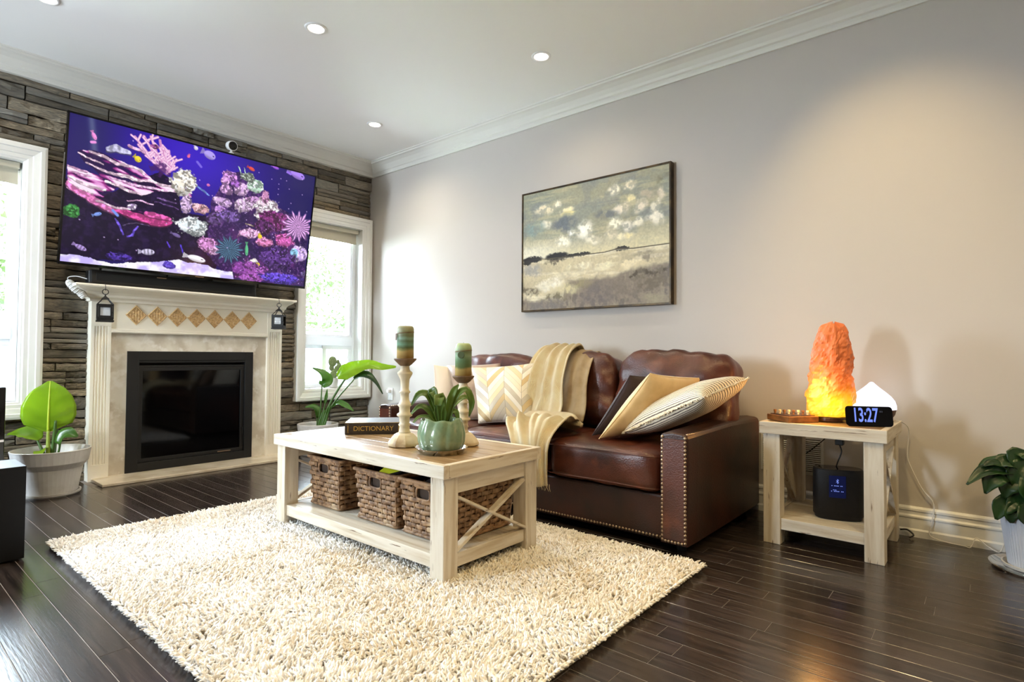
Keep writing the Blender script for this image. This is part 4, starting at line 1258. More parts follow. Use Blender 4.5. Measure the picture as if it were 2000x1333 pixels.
def basket(label, x0, x1, y0, y1, z0, z1, taper, seed):
    cx_, cy_ = (x0 + x1) / 2, (y0 + y1) / 2
    t = thing('wicker_basket', label, 'basket', (cx_, cy_, z0), 0, 'wicker baskets on the coffee table shelf')
    hx, hy = (x1 - x0) / 2, (y1 - y0) / 2
    q = random.Random(seed)

    def peri(s, zf, off):
        """point of the rounded outline at arc fraction s, height fraction zf, offset outwards"""
        sx, sy = hx - taper * (1 - zf) + off, hy - taper * (1 - zf) + off
        P = 2 * (sx + sy) * 2
        d = (s % 1.0) * P
        if d < 2 * sx: p, n = (-sx + d, -sy), 0
        elif d < 2 * sx + 2 * sy: p = (sx, -sy + d - 2 * sx)
        elif d < 4 * sx + 2 * sy: p = (sx - (d - 2 * sx - 2 * sy), sy)
        else: p = (-sx, sy - (d - 4 * sx - 2 * sy))
        return Vector((cx_ + p[0], cy_ + p[1], z0 + 0.008 + (z1 - z0 - 0.016) * zf))
    nst = 2 * int((hx + hy) * 4 / 0.034 / 2) + 1
    nrow = 10
    h = (z1 - z0 - 0.016) / nrow
    weave = MB()
    step = 2
    for r in range(nrow):
        zf = (r + 0.5) / nrow
        ph = (r % 2)
        rr = h * 0.50
        n = nst * 2
        loop = []
        for k in range(n):
            off = 0.0055 * math.cos(PI * (k / 2.0 * 1.0 + ph) * 1.0) if True else 0
            p = peri((k / 2.0) / nst + 0.25 / nst, zf, 0.0)
            c = Vector((cx_, cy_, p.z))
            # push out along the side normal
            lx, ly = p.x - cx_, p.y - cy_
            sx, sy = hx - taper * (1 - zf), hy - taper * (1 - zf)
            nrm = Vector((math.copysign(1, lx), 0, 0)) if abs(lx) / sx > abs(ly) / sy else Vector((0, math.copysign(1, ly), 0))
            p = p + nrm * (off + q.uniform(-.001, .001)) + Vector((0, 0, q.uniform(-.0012, .0012)))
            loop.append((p, nrm))
        rings = []
        for k, (p, nrm) in enumerate(loop):
            rings.append([p + nrm * 0.0035 + Vector((0, 0, -rr * .55)), p + nrm * 0.0035 + Vector((0, 0, rr * .55)), p + Vector((0, 0, rr)), p - nrm * 0.003 + Vector((0, 0, rr * .5)), p - nrm * 0.003 + Vector((0, 0, -rr * .5)), p + Vector((0, 0, -rr))])
        rings.append(rings[0])
        hole = r in (7, 8)
        run = []
        for k, ring in enumerate(rings):
            p = loop[k % n][0]
            if hole and p.y < cy_ - hy * 0.7 and abs(p.x - cx_) < 0.040:
                if len(run) > 1: weave.loft(run)
                run = []
            else:
                run.append(ring)
        if len(run) > 1: weave.loft(run)
    weave.build('weave', MT['wicker'], t, smooth=True, kind='stuff')
    stakes = MB()
    for k in range(nst):
        s = (k + 0.5) / nst
        a, b_ = peri(s, 0.0, 0), peri(s, 1.0, 0)
        if not (a.y < cy_ - hy * 0.6 and abs(b_.x - cx_) < 0.036):
            stakes.tube([a, b_], 0.0042, 5)
        else:
            stakes.tube([a, a.lerp(b_, 0.68)], 0.0042, 5)
    stakes.build('stakes', MT['wicker'], t, kind='stuff')
    for nm, zf, rad in (('rim', 1.0, 0.0085), ('base_rim', 0.0, 0.0075)):
        MB().tube([peri(k / 60, zf, 0.0015) for k in range(60)], rad, 7, closed=True).build(nm, MT['wicker'], t, smooth=True)
    hz = z0 + 0.008 + (z1 - z0 - 0.016) * 0.80
    yy = y0 - 0.001 + taper * 0.2
    hd = MB()
    pts = [Vector((cx_ + 0.042 * math.copysign(abs(math.cos(a)) ** .5, math.cos(a)), yy, hz + 0.025 * math.copysign(abs(math.sin(a)) ** .5, math.sin(a)))) for a in [2 * PI * k / 24 for k in range(24)]]
    hd.tube(pts, 0.0055, 6, closed=True)
    hd.build('handle_rim', MT['wicker'], t, smooth=True)
    ln = MB()
    i0 = 0.008
    ln.loft([[peri(s, 0.02, -i0) for s in (0, (hx / (2 * (hx + hy))), .5, .5 + (hx / (2 * (hx + hy))))], [peri(s, 0.97, -i0) for s in (0, (hx / (2 * (hx + hy))), .5, .5 + (hx / (2 * (hx + hy))))]], True, True, False)
    ln.build('lining', MT['wicker_dark'], t)
    return t


basket('wicker basket farthest from the crossed brace, at the fireplace end of the table shelf', 2.022, 2.292, -1.845, -1.47, SHZ, 0.360, 0.014, 1)
basket('middle wicker basket on the table shelf with a yellow object poking out', 2.418, 2.722, -1.845, -1.47, SHZ, 0.350, 0.016, 2)
basket('wicker basket behind the crossed brace at the near end of the table shelf', 2.742, 3.040, -1.845, -1.44, SHZ, 0.350, 0.016, 3)
# things lying in the baskets
MT['dark_cloth'] = mat('dark_folded_cloth', (38, 30, 34), 0.85, var=(18, (60, 50, 54), 0.5, 0.7))
MT['yellow'] = mat('yellow_green_plastic', (196, 204, 40), 0.4)


def heap(name, label, cat, c, sx, sy, sz, mt, seed):
    q = random.Random(seed)
    t = MB()
    P = []
    n = 12
    for i in range(n + 1):
        row = []
        for j in range(n + 1):
            u, v = i / n * 2 - 1, j / n * 2 - 1
            hgt = max(0, (1 - abs(u) ** 3) * (1 - abs(v) ** 3)) * (0.75 + 0.35 * mnoise.noise(Vector((u * 2.2 + seed, v * 2.2, 0))))
            row.append((c[0] + u * sx, c[1] + v * sy, c[2] + hgt * sz))
        P.append(row)
    t.grid(P)
    bot = [[(p[0], p[1], c[2] - 0.08) for p in r] for r in (P[0], P[-1])]
    o = t.build(name, mt, None, smooth=True, solid=0.006)
    return tag(o, label, cat)


heap('folded_cloth', 'dark cloth bundled in the middle wicker basket', 'cloth', (2.57, -1.655, 0.300), 0.125, 0.16, 0.058, MT['dark_cloth'], 4)
heap('folded_cloth', 'dark cloth bundled in the wicker basket at the near end of the shelf', 'cloth', (2.891, -1.64, 0.302), 0.122, 0.17, 0.060, MT['dark_cloth'], 9)
m = MB()
m.loft([[(2.585, -1.835, 0.348), (2.62, -1.842, 0.335), (2.63, -1.838, 0.34), (2.60, -1.825, 0.355)], [(2.60, -1.79, 0.378), (2.70, -1.80, 0.362), (2.70, -1.795, 0.368), (2.60, -1.785, 0.384)], [(2.62, -1.70, 0.378), (2.70, -1.71, 0.368), (2.70, -1.70, 0.374), (2.62, -1.69, 0.384)]])
tag(m.build('toy_scoop', MT['yellow'], None, bevel=0.002), 'yellow green plastic toy poking over the rim of the middle basket', 'toy')

# ------------------------------------------------------------------ dictionary on the coffee table
bd = Vector((0.66, 0.751, 0)).normalized(); bn_ = Vector((-bd.y, bd.x, 0)); bo = Vector((2.176, -1.742, TZ + 0.0005))
MT['book_cover'] = mat('dark_brown_book_cover', (46, 36, 28), 0.45, var=(20, (60, 48, 36), 0.5, 0.7))
MT['gold'] = mat('gold_foil', (204, 168, 84), 0.35, metal=0.6)
MT['paper'] = mat('page_edges', (206, 190, 158), 0.8, var=(8, (180, 162, 128), 0.4, 0.65), stretch=(1, 1, 60))
bl_, bdp, bh = 0.292, 0.235, 0.060
t = thing('dictionary', 'thick dark hardcover dictionary lying on the coffee table, gilt title on the spine', 'book', bo, 0)


def bp_(a, d, z): return bo + bd * a + bn_ * d + Vector((0, 0, z))


def bbox(mb, a0, a1, d0, d1, z0, z1):
    return mb.add([bp_(a0, d0, z0), bp_(a1, d0, z0), bp_(a1, d1, z0), bp_(a0, d1, z0), bp_(a0, d0, z1), bp_(a1, d0, z1), bp_(a1, d1, z1), bp_(a0, d1, z1)],
                  [(3, 2, 1, 0), (4, 5, 6, 7), (0, 1, 5, 4), (1, 2, 6, 5), (2, 3, 7, 6), (3, 0, 4, 7)])


m = MB(); bbox(m, 0, bl_, 0.004, bdp, 0, 0.004); bbox(m, 0, bl_, 0.004, bdp, bh - 0.004, bh)
m.build('cover', MT['book_cover'], t, bevel=0.001)
m = MB()
m.loft([[bp_(a, d, z) for d, z in [(0.010, 0.0), (0.003, 0.002), (0.0, 0.012), (-0.0015, bh / 2), (0.0, bh - 0.012), (0.003, bh - 0.002), (0.010, bh)]] for a in (0, bl_)])
m.build('spine', MT['book_cover'], t)
m = MB(); bbox(m, 0.005, bl_ - 0.005, 0.008, bdp - 0.006, 0.004, bh - 0.004); m.build('pages', MT['paper'], t)
m = MB()
for a in (0.016, 0.268):
    for z in (0.010, 0.050): bbox(m, a - 0.004, a + 0.004, -0.0022, 0.004, z - 0.0008, z + 0.0008)
    for k in range(5): bbox(m, a - 0.002, a + 0.002, -0.0022, 0.002, 0.016 + k * 0.006, 0.020 + k * 0.006)
bbox(m, 0.0, bl_, -0.0005, 0.004, bh - 0.0022, bh - 0.0008)
m.build('gilt_bands', MT['gold'], t)


def text(body, name, size, origin, ex, ey, material, parent, xs=1.0, extrude=0.0004, align='CENTER', bold=0.0):
    cu = bpy.data.curves.new(name, 'FONT')
    cu.body = body; cu.size = size; cu.extrude = extrude; cu.offset = bold; cu.align_x = align; cu.align_y = 'CENTER'
    cu.materials.append(material)
    o = bpy.data.objects.new(name, cu)
    ex, ey = Vector(ex).normalized(), Vector(ey).normalized()
    ez = ex.cross(ey)
    Mx = Matrix((ex * xs, ey, ez)).transposed().to_4x4(); Mx.translation = Vector(origin)
    link(o, parent)
    M_ = W[parent.name].inverted() @ Mx
    bpy.context.view_layer.update()
    me = bpy.data.meshes.new_from_object(o.evaluated_get(bpy.context.evaluated_depsgraph_get()))
    me.transform(M_)
    bpy.data.objects.remove(o)
    me.name = name
    o = link(bpy.data.objects.new(name, me), parent)
    W[o.name] = W[parent.name]
    return o


text('DICTIONARY', 'title', 0.0335, bp_(0.142, -0.0022, bh / 2 - 0.001), bd, (0, 0, 1), MT['gold'], t, xs=0.99)


# ------------------------------------------------------------------ candlesticks and candles
def banded(name, stops, rough=0.5, nz=0.06):
    m = mat(name, (200, 200, 200), rough, bump=(30, 0.15))
    N, L = m.node_tree.nodes, m.node_tree.links
    tc = N.new('ShaderNodeTexCoord'); sp_ = N.new('ShaderNodeSeparateXYZ'); L.new(tc.outputs['Generated'], sp_.inputs[0])
    n1 = N.new('ShaderNodeTexNoise'); n1.inputs['Scale'].default_value = 3.0; n1.inputs['Detail'].default_value = 4
    L.new(tc.outputs['Generated'], n1.inputs['Vector'])
    mu = N.new('ShaderNodeMath'); mu.operation = 'MULTIPLY_ADD'; mu.inputs[1].default_value = nz * 2; mu.inputs[2].default_value = -nz
    L.new(n1.outputs['Fac'], mu.inputs[0])
    ad = N.new('ShaderNodeMath'); L.new(sp_.outputs['Z'], ad.inputs[0]); L.new(mu.outputs[0], ad.inputs[1])
    cr = N.new('ShaderNodeValToRGB')
    e = cr.color_ramp.elements
    e[0].position, e[0].color = stops[0][0], rgba(stops[0][1])
    e[1].position, e[1].color = stops[-1][0], rgba(stops[-1][1])
    for p_, c_ in stops[1:-1]:
        k = e.new(p_); k.color = rgba(c_)
    L.new(ad.outputs[0], cr.inputs[0]); L.new(cr.outputs[0], N['Principled BSDF'].inputs['Base Color'])
    return m


MT['candle_a'] = banded('banded_green_wax_tall', [(0.0, (206, 172, 104)), (0.22, (204, 176, 112)), (0.27, (150, 150, 92)), (0.33, (92, 108, 66)), (0.42, (116, 158, 132)), (0.52, (98, 118, 88)), (0.60, (128, 160, 138)), (0.68, (108, 118, 84)), (0.84, (128, 134, 98)), (0.88, (146, 146, 112)), (1.0, (140, 142, 108))])
MT['candle_b'] = banded('banded_green_wax_short', [(0.0, (206, 176, 104)), (0.20, (206, 180, 110)), (0.27, (110, 132, 82)), (0.45, (104, 136, 96)), (0.60, (134, 160, 128)), (0.72, (106, 122, 84)), (0.86, (150, 168, 120)), (1.0, (160, 176, 128))])
MT['stick'] = mat('whitewashed_turned_wood', (220, 206, 178), 0.55, var=(6, (190, 168, 130), 0.45, 0.65, 6), var2=(10, (124, 96, 66), 0.58, 0.70, 7), bump=(30, 0.3))
MT['stick_brown'] = mat('brown_candle_cup', (122, 94, 66), 0.55, var=(12, (88, 66, 46), 0.45, 0.65))
MT['tag_brown'] = mat('brown_tag', (112, 84, 66), 0.6)
MT['tag_green'] = mat('dark_green_tag', (74, 88, 54), 0.6)
MT['twine'] = mat('twine', (132, 108, 78), 0.9)
MT['wick'] = mat('candle_wick', (40, 34, 28), 0.9)


def candlestick(label, c, ztop, clabel, cz1, cmat, tagm, tagdir, domed):
    hgt = ztop - TZ
    t = thing('candlestick', label, 'candlestick', (c[0], c[1], TZ), 0, 'turned wooden candlesticks on the coffee table')
    b0 = TZ + 0.0005
    # lower foot is faceted, the shaft is turned
    foot = [(0.066, 0), (0.074, 0.004), (0.074, 0.016), (0.066, 0.028), (0.046, 0.050), (0.034, 0.058)]
    MB().lathe((c[0], c[1], b0), foot, 10).build('foot', MT['stick'], t, bevel=0.003)
    s = (hgt - 0.058 - 0.030) / 0.30
    z = lambda v: 0.056 + v * s
    shaft = [(0.030, z(0)), (0.024, z(.01)), (0.022, z(.03)), (0.027, z(.038)), (0.022, z(.046)), (0.023, z(.07)), (0.034, z(.077)), (0.034, z(.086)), (0.024, z(.092)),
             (0.024, z(.115)), (0.032, z(.125)), (0.024, z(.135)), (0.019, z(.15)), (0.019, z(.175)), (0.026, z(.182)), (0.019, z(.19)), (0.018, z(.205)), (0.021, z(.24)), (0.033, z(.262)), (0.033, z(.27)), (0.021, z(.28)), (0.019, z(.295)), (0.022, z(.302))]
    MB().lathe((c[0], c[1], b0), shaft, 20).build('shaft', MT['stick'], t, smooth=True)
    MB().lathe((c[0], c[1], b0), [(0.020, z(.298)), (0.030, z(.306)), (0.048, hgt - 0.008), (0.050, hgt - 0.004), (0.050, hgt), (0.003, hgt)], 24).build('cup', MT['stick_brown'], t, bevel=0.001)
    # candle
    k = thing('pillar_candle', clabel, 'candle', (c[0], c[1], ztop + 0.001), 0, 'banded pillar candles')
    H_ = cz1 - ztop
    r = 0.0375
    prof_ = [(r, 0), (r, H_ - 0.012), (r - 0.004, H_ - 0.003), (r - 0.010, H_), (r - 0.016, H_ - 0.006), (0.002, H_ - 0.010)] if not domed else [(r, 0), (r, H_ - 0.022), (r - 0.004, H_ - 0.008), (r - 0.012, H_), (0.016, H_ - 0.002), (0.002, H_ - 0.006)]
    MB().lathe((c[0], c[1], ztop + 0.001), prof_, 28).build('wax', cmat, k, smooth=True)
    MB().tube([(c[0], c[1], cz1 - 0.012), (c[0] + 0.001, c[1], cz1 + 0.004)], 0.0012, 5).build('wick', MT['wick'], k)
    zt = cz1 - (0.032 if not domed else 0.036)
    m = MB()
    for q in range(2):
        m.tube([(c[0] + (r + 0.001) * math.cos(a), c[1] + (r + 0.001) * math.sin(a), zt + q * 0.003 + 0.004 * math.sin(a + 1)) for a in [2 * PI * i / 24 for i in range(24)]], 0.0009, 5, closed=True)
    m.build('twine', MT['twine'], k)
    dv = Vector((math.cos(tagdir), math.sin(tagdir), 0)); sv = Vector((-dv.y, dv.x, 0))
    cc_ = Vector((c[0], c[1], zt - 0.016)) + dv * (r + 0.004)
    MB().loft([[cc_ + dv * o_ + (sv * math.cos(2 * PI * i / 18) + Vector((0, 0, 1)) * math.sin(2 * PI * i / 18)) * rr_ for i in range(18)] for o_, rr_ in ((-0.002, 0.0145), (-0.001, 0.016), (0.001, 0.016), (0.002, 0.0145))]).build('tag', tagm, k)


candlestick('taller whitewashed candlestick beside the dictionary', (2.668, -1.762), 0.852, 'taller banded candle with a brown round tag beside the dictionary', 0.997, MT['candle_a'], MT['tag_brown'], math.radians(-125), False)
candlestick('shorter whitewashed candlestick behind the green planter', (2.846, -1.572), 0.775, 'shorter banded candle with a dark green tag behind the green planter', 0.922, MT['candle_b'], MT['tag_green'], math.radians(-60), True)


# ------------------------------------------------------------------ leaves
def leaf(pts, widths, hint, n=14, fold=0.25, wave=0.0, seed=0, ripple=0.0):
    """blade mesh along a 3-D centre line; hint = side its face turns to; fold = V along the midrib"""
    cl_ = catmull(pts, n)
    mb = MB()
    P = []
    hint = Vector(hint)
    for i, p in enumerate(cl_):
        t_ = (cl_[min(i + 1, n)] - cl_[max(i - 1, 0)]).normalized()
        s_ = t_.cross(hint)
        if s_.length < 1e-4: s_ = t_.cross(Vector((0.3, 0.4, 0.8)))
        s_.normalize()
        nn = s_.cross(t_).normalized()
        w = lerpl(widths, i / n)
        row = []
        for v in ((-1, -0.66, -0.33, 0, 0.33, 0.66, 1) if not ripple else [q_ / 8 for q_ in range(-8, 9)]):
            lift = fold * w * (abs(v) ** 1.3) * 0.5 + wave * w * math.sin(i * 1.7 + seed + (2 if v > 0 else 0)) * abs(v) ** 2 * 0.3
            if ripple: lift += ripple * math.sin((i / n * 26 - abs(v) * 5.5)) * min(1, abs(v) * 5) * (1 - 0.3 * abs(v))
            row.append(p + s_ * (w * 0.5 * v) + nn * lift)
        P.append(row)
    mb.grid(P)
    return mb


def put_leaf(parent, material, pts, widths, hint, rib=None, **k):
    o = leaf(pts, widths, hint, **k).build('leaf', material, parent, smooth=True, solid=0.0012)
    return o


# green ceramic planter on the coffee table
PC = Vector((2.914, -1.766, TZ + 0.0045))
MT['celadon'] = mat('celadon_glaze', (122, 148, 118), 0.2, var=(12, (154, 174, 140), 0.48, 0.68, 4), var2=(30, (98, 124, 96), 0.58, 0.72, 4), coat=0.5)
MT['clear'] = pane_glass('clear_plastic', (246, 248, 248), rough=0.05)
t = thing('planter', 'ribbed green ceramic planter with a strap leaved plant on the coffee table', 'potted plant', PC)
rings = []
for r, z in [(0.05, 0.0), (0.072, 0.003), (0.088, 0.018), (0.096, 0.045), (0.0975, 0.075), (0.092, 0.105), (0.085, 0.125), (0.083, 0.134), (0.078, 0.136), (0.075, 0.130), (0.074, 0.115)]:
    ring = []
    for k in range(96):
        a = 2 * PI * k / 96
        f = 1 + (0.075 * abs(math.sin(5.0 * a + 0.6 * math.sin(a * 2) + 0.5 * math.sin(z * 28))) ** 0.8 - 0.040) * min(1, z / 0.02 + .2) + 0.008 * math.sin(3 * a + z * 20)
        zz = z + (0.004 * math.sin(7 * a) + 0.003 * math.sin(4 * a + 1) if z > 0.1 else 0)
        ring.append(PC + Vector((r * f * math.cos(a), r * f * math.sin(a), zz)))
    rings.append(ring)
MB().loft(rings, True, True, False).build('pot', MT['celadon'], t, smooth=True)
MB().lathe(PC, [(0.073, 0.112), (0.002, 0.118)], 20, False, True).build('soil', MT['soil'], t)
MB().lathe((PC.x, PC.y, TZ + 0.0005), [(0.002, 0.002), (0.090, 0.002), (0.104, 0.022), (0.110, 0.024), (0.104, 0.020), (0.091, 0.0), (0.002, 0.0)], 40, False, False).build('saucer', MT['clear'], t, smooth=True)
CV = (0.643, -0.766, 0.25)
o0 = PC + Vector((0, 0, 0.115))
strap = [
    ([(2.910, -1.770, .58), (2.886, -1.789, .662), (2.868, -1.806, .702), (2.842, -1.83, .703), (2.820, -1.85, .658)], [.020, .030, .034, .030, .008], (.5, -.6, .7)),
    ([(2.915, -1.765, .58), (2.898, -1.78, .665), (2.884, -1.79, .712), (2.900, -1.80, .716), (2.914, -1.80, .690)], [.022, .034, .040, .036, .022], (.6, -.8, .3)),
    ([(2.918, -1.768, .58), (2.922, -1.775, .65), (2.924, -1.785, .690), (2.934, -1.80, .688), (2.938, -1.81, .660)], [.024, .040, .046, .044, .030], CV),
    ([(2.925, -1.757, .58), (2.940, -1.745, .67), (2.952, -1.730, .720), (2.962, -1.715, .745)], [.018, .030, .030, .006], (.5, -.7, .5)),
    ([(2.928, -1.754, .58), (2.950, -1.736, .668), (2.968, -1.72, .708), (2.995, -1.70, .722), (3.010, -1.685, .668), (3.000, -1.69, .612)], [.016, .026, .030, .030, .026, .006], (.5, -.5, .7)),
    ([(2.905, -1.775, .58), (2.868, -1.804, .640), (2.842, -1.828, .650), (2.818, -1.85, .620)], [.020, .032, .028, .008], (.4, -.5, .8)),
    ([(2.93, -1.75, .58), (2.945, -1.74, .628), (2.962, -1.73, .630), (2.972, -1.725, .598)], [.020, .026, .024, .012], (.4, -.6, .7)),
    ([(2.90, -1.77, .58), (2.872, -1.80, .606), (2.846, -1.83, .608), (2.832, -1.85, .585)], [.018, .024, .020, .010], (.3, -.4, .9)),
    ([(2.912, -1.755, .58), (2.90, -1.72, .65), (2.885, -1.68, .69), (2.87, -1.64, .68)], [.018, .030, .030, .008], (.4, -.6, .7)),
    ([(2.922, -1.752, .58), (2.93, -1.72, .65), (2.95, -1.67, .688), (2.96, -1.63, .665)], [.018, .028, .028, .008], (.4, -.6, .7)),
    ([(2.908, -1.775, .58), (2.905, -1.785, .63), (2.91, -1.79, .668)], [.014, .026, .006], CV),
    ([(2.93, -1.77, .58), (2.95, -1.785, .632), (2.965, -1.80, .662)], [.014, .026, .006], CV),
]
for pts, wd, hint in strap:
    put_leaf(t, MT['mid_leaf'], pts, wd, hint, n=14, fold=0.35)

# ------------------------------------------------------------------ leather sofa
SX0, SX1 = 1.506, 3.672
AW = 0.128
SF, SB = -1.030, -0.035
sofa = thing('sofa', 'brown leather three seat sofa with studded arms against the beige wall', 'sofa', (2.589, -0.53, 0))
MB().box(SX0 + 0.02, SX1 - 0.02, SF + 0.035, SB - 0.01, 0.040, 0.245).build('base', MT['leather_shaded'], sofa, bevel=0.012)
MB().box(SX0 + AW - 0.01, SX1 - AW + 0.01, SB - 0.15, SB, 0.20, 0.70).build('back_frame', MT['leather_shaded'], sofa, bevel=0.03, seg=3)
for ax in (SX0, SX1 - AW):
    m = MB()
    # arm: boxed sides with a slightly crowned, padded top
    rings = []
    for y, e in ((SF + 0.000, 0.006), (SF + 0.006, 0.0), (SF + 0.10, -0.003), (-0.5, -0.004), (SB - 0.008, 0.0), (SB, 0.006)):
        a0, a1 = ax + e, ax + AW - e
        zt = 0.530 - e + (0.006 if -0.9 < y < -0.1 else 0)
        prof_ = [(a0, 0.045)]
        prof_ += [(a0, 0.20), (a0 - 0.002, 0.36), (a0, zt - 0.020), (a0 + 0.006, zt - 0.006), (a0 + 0.020, zt), (ax + AW / 2, zt + 0.005), (a1 - 0.020, zt), (a1 - 0.006, zt - 0.006), (a1, zt - 0.020), (a1 + 0.002, 0.36), (a1, 0.20), (a1, 0.045)]
        rings.append([(x_, y, z_) for x_, z_ in prof_])
    m.loft(rings)
    arm = m.build('arm', MT['leather_arm_shaded'], sofa, smooth=False, bevel=0.004)
    # front facing panel of the arm
    m = MB()
    m.loft([[(ax + 0.012, SF - d, 0.062), (ax + AW - 0.012, SF - d, 0.062), (ax + AW - 0.012, SF - d, 0.505), (ax + 0.012, SF - d, 0.505)] for d in (-0.004, 0.004)])
    m.build('arm_panel', MT['leather'], arm, bevel=0.004)
    nails = MB()

    def nail(p, n):
        n = Vector(n); u = n.orthogonal().normalized(); w_ = n.cross(u)
        p = Vector(p)
        nails.loft([[p + n * o_ + (u * math.cos(2 * PI * k / 7) + w_ * math.sin(2 * PI * k / 7)) * r_ for k in range(7)] for o_, r_ in ((0, 0.0074), (0.0028, 0.0066), (0.0050, 0.0026))], True, False, True)
    for z_ in np.arange(0.060, 0.522, 0.0174):
        nail((ax + 0.0115, SF - 0.0005, z_), (0, -1, 0)); nail((ax + AW - 0.0115, SF - 0.0005, z_), (0, -1, 0))
    for x_ in np.arange(ax + 0.026, ax + AW - 0.02, 0.0152):
        nail((x_, SF - 0.0005, 0.056), (0, -1, 0))
    for y_ in np.arange(SF + 0.02, SF + 0.42, 0.0158):
        xo = ax + AW - 0.010 if ax > 2 else ax + 0.010
        nail((xo, y_, 0.526), (0, 0, 1))
        if ax < 2: nail((ax + AW - 0.012, y_, 0.526), (0, 0, 1))
    nails.build('nailhead_trim', MT['brass'], arm, smooth=True, kind='stuff')
# seam on the right arm's outer side and the nail row along the front rail
MB().box(SX1 - 0.001, SX1 + 0.0025, -0.318, -0.312, 0.05, 0.50).build('seam', MT['leather_shaded'], sofa)
nails = MB()
for x_ in np.arange(SX0 + AW, SX1 - AW, 0.0174):
    p = Vector((x_, SF + 0.0345, 0.056))
    nails.loft([[p + Vector((r_ * math.cos(2 * PI * k / 6), -o_, r_ * math.sin(2 * PI * k / 6))) for k in range(6)] for o_, r_ in ((0, 0.0072), (0.0026, 0.0064), (0.0046, 0.0024))], True, False, True)
nails.build('nailhead_trim', MT['brass'], sofa, smooth=True, kind='stuff')
for fx_ in (SX0 + 0.07, SX1 - 0.07):
    for fy_ in (SF + 0.10, SB - 0.08):
        MB().lathe((fx_, fy_, 0), [(0.022, 0), (0.028, 0.040)], 12).build('foot', MT['black_matte'], sofa)


def puff(c, ax, ay, az, sx, sy, sz, k=6.0, n=16, crown=(0.1, 0.1, 0.1), wr=0.006, seed=0, wsc=5.0, shear=None):
    """soft cushion: rounded box with crowned faces and wrinkles"""
    c = Vector(c); ax, ay, az = Vector(ax).normalized(), Vector(ay).normalized(), Vector(az).normalized()
    bm = bmesh.new()
    bmesh.ops.create_cube(bm, size=2.0)
    bmesh.ops.subdivide_edges(bm, edges=bm.edges[:], cuts=n, use_grid_fill=True)
    mb = MB()
    idx = {}
    for i, v in enumerate(bm.verts):
        p = v.co
        q = (abs(p.x) ** k + abs(p.y) ** k + abs(p.z) ** k) ** (1 / k)
        x, y, z = p.x / q, p.y / q, p.z / q
        bx = crown[0] * (1 - y * y) * (1 - z * z); by = crown[1] * (1 - x * x) * (1 - z * z); bz_ = crown[2] * (1 - x * x) * (1 - y * y)
        x2, y2, z2 = x * (1 + bx), y * (1 + by), z * (1 + bz_)
        P = c + ax * (x2 * sx / 2) + ay * (y2 * sy / 2) + az * (z2 * sz / 2)
        nrm = (ax * (x / sx) + ay * (y / sy) + az * (z / sz)).normalized()
        w = mnoise.noise(P * wsc + Vector((seed, 0, 0))) * wr + mnoise.noise(P * wsc * 2.7 + Vector((seed, 9, 0))) * wr * 0.45
        # gathered creases near the edges
        e = max(abs(x), abs(z)) if sy < sx else max(abs(x), abs(y))
        cr = mnoise.noise(Vector((P.x * 22 + seed, P.y * 6, P.z * 22))) * wr * 0.7 * max(0, e - 0.55) / 0.45
        P = P + nrm * (w + cr)
        if shear: P = P + Vector(shear) * z
        mb.v.append(tuple(P)); idx[v] = i
    for f in bm.faces:
        mb.f.append(tuple(idx[v] for v in f.verts))
    bm.free()
    return mb


iw = (SX1 - AW) - (SX0 + AW)
for k in range(3):
    x0 = SX0 + AW + iw * k / 3 + 0.003
    x1 = SX0 + AW + iw * (k + 1) / 3 - 0.003
    cu = puff(((x0 + x1) / 2, (SF - 0.012 - 0.40) / 2, 0.345), (1, 0, 0), (0, 1, 0), (0, 0, 1), x1 - x0, 0.63, 0.190, k=9, n=18, crown=(0.01, 0.03, 0.10), wr=0.009, seed=k * 3.1, wsc=6)
    seat = cu.build('seat_cushion', MT['leather'], sofa, smooth=True)
    # welted seam round the front top and bottom edges
    for zz in (0.415, 0.272):
        pts = []
        for i in range(25):
            u = i / 24 * 2 - 1
            xx = (x0 + x1) / 2 + u * (x1 - x0) / 2 * 0.985
            yy = SF - 0.022 + 0.035 * abs(u) ** 9 - 0.003 * (1 - u * u)
            pts.append((xx, yy, zz + 0.006 * (1 - u * u)))
        MB().tube(pts, 0.0032, 6).build('welt', MT['leather'], seat, smooth=True)
tiltv = Vector((0, 0.26, 1)).normalized()
back_x = [(SX0 + AW + 0.004, 2.335), (2.335, 2.965), (2.985, SX1 - 0.016)]
for k, (x0, x1) in enumerate(back_x):
    ya = Vector((0, 1, -0.26)).normalized()
    hgt = (0.43, 0.44, 0.455)[k]
    cu = puff(((x0 + x1) / 2, -0.355, 0.435 + hgt / 2), (1, 0, 0), ya, tiltv, x1 - x0 - 0.004, 0.215, hgt, k=5.0, n=20, crown=(0.02, 0.22, 0.03), wr=0.020, seed=20 + k * 5.3, wsc=5)
    cu.build('back_cushion', MT['leather'], sofa, smooth=True)


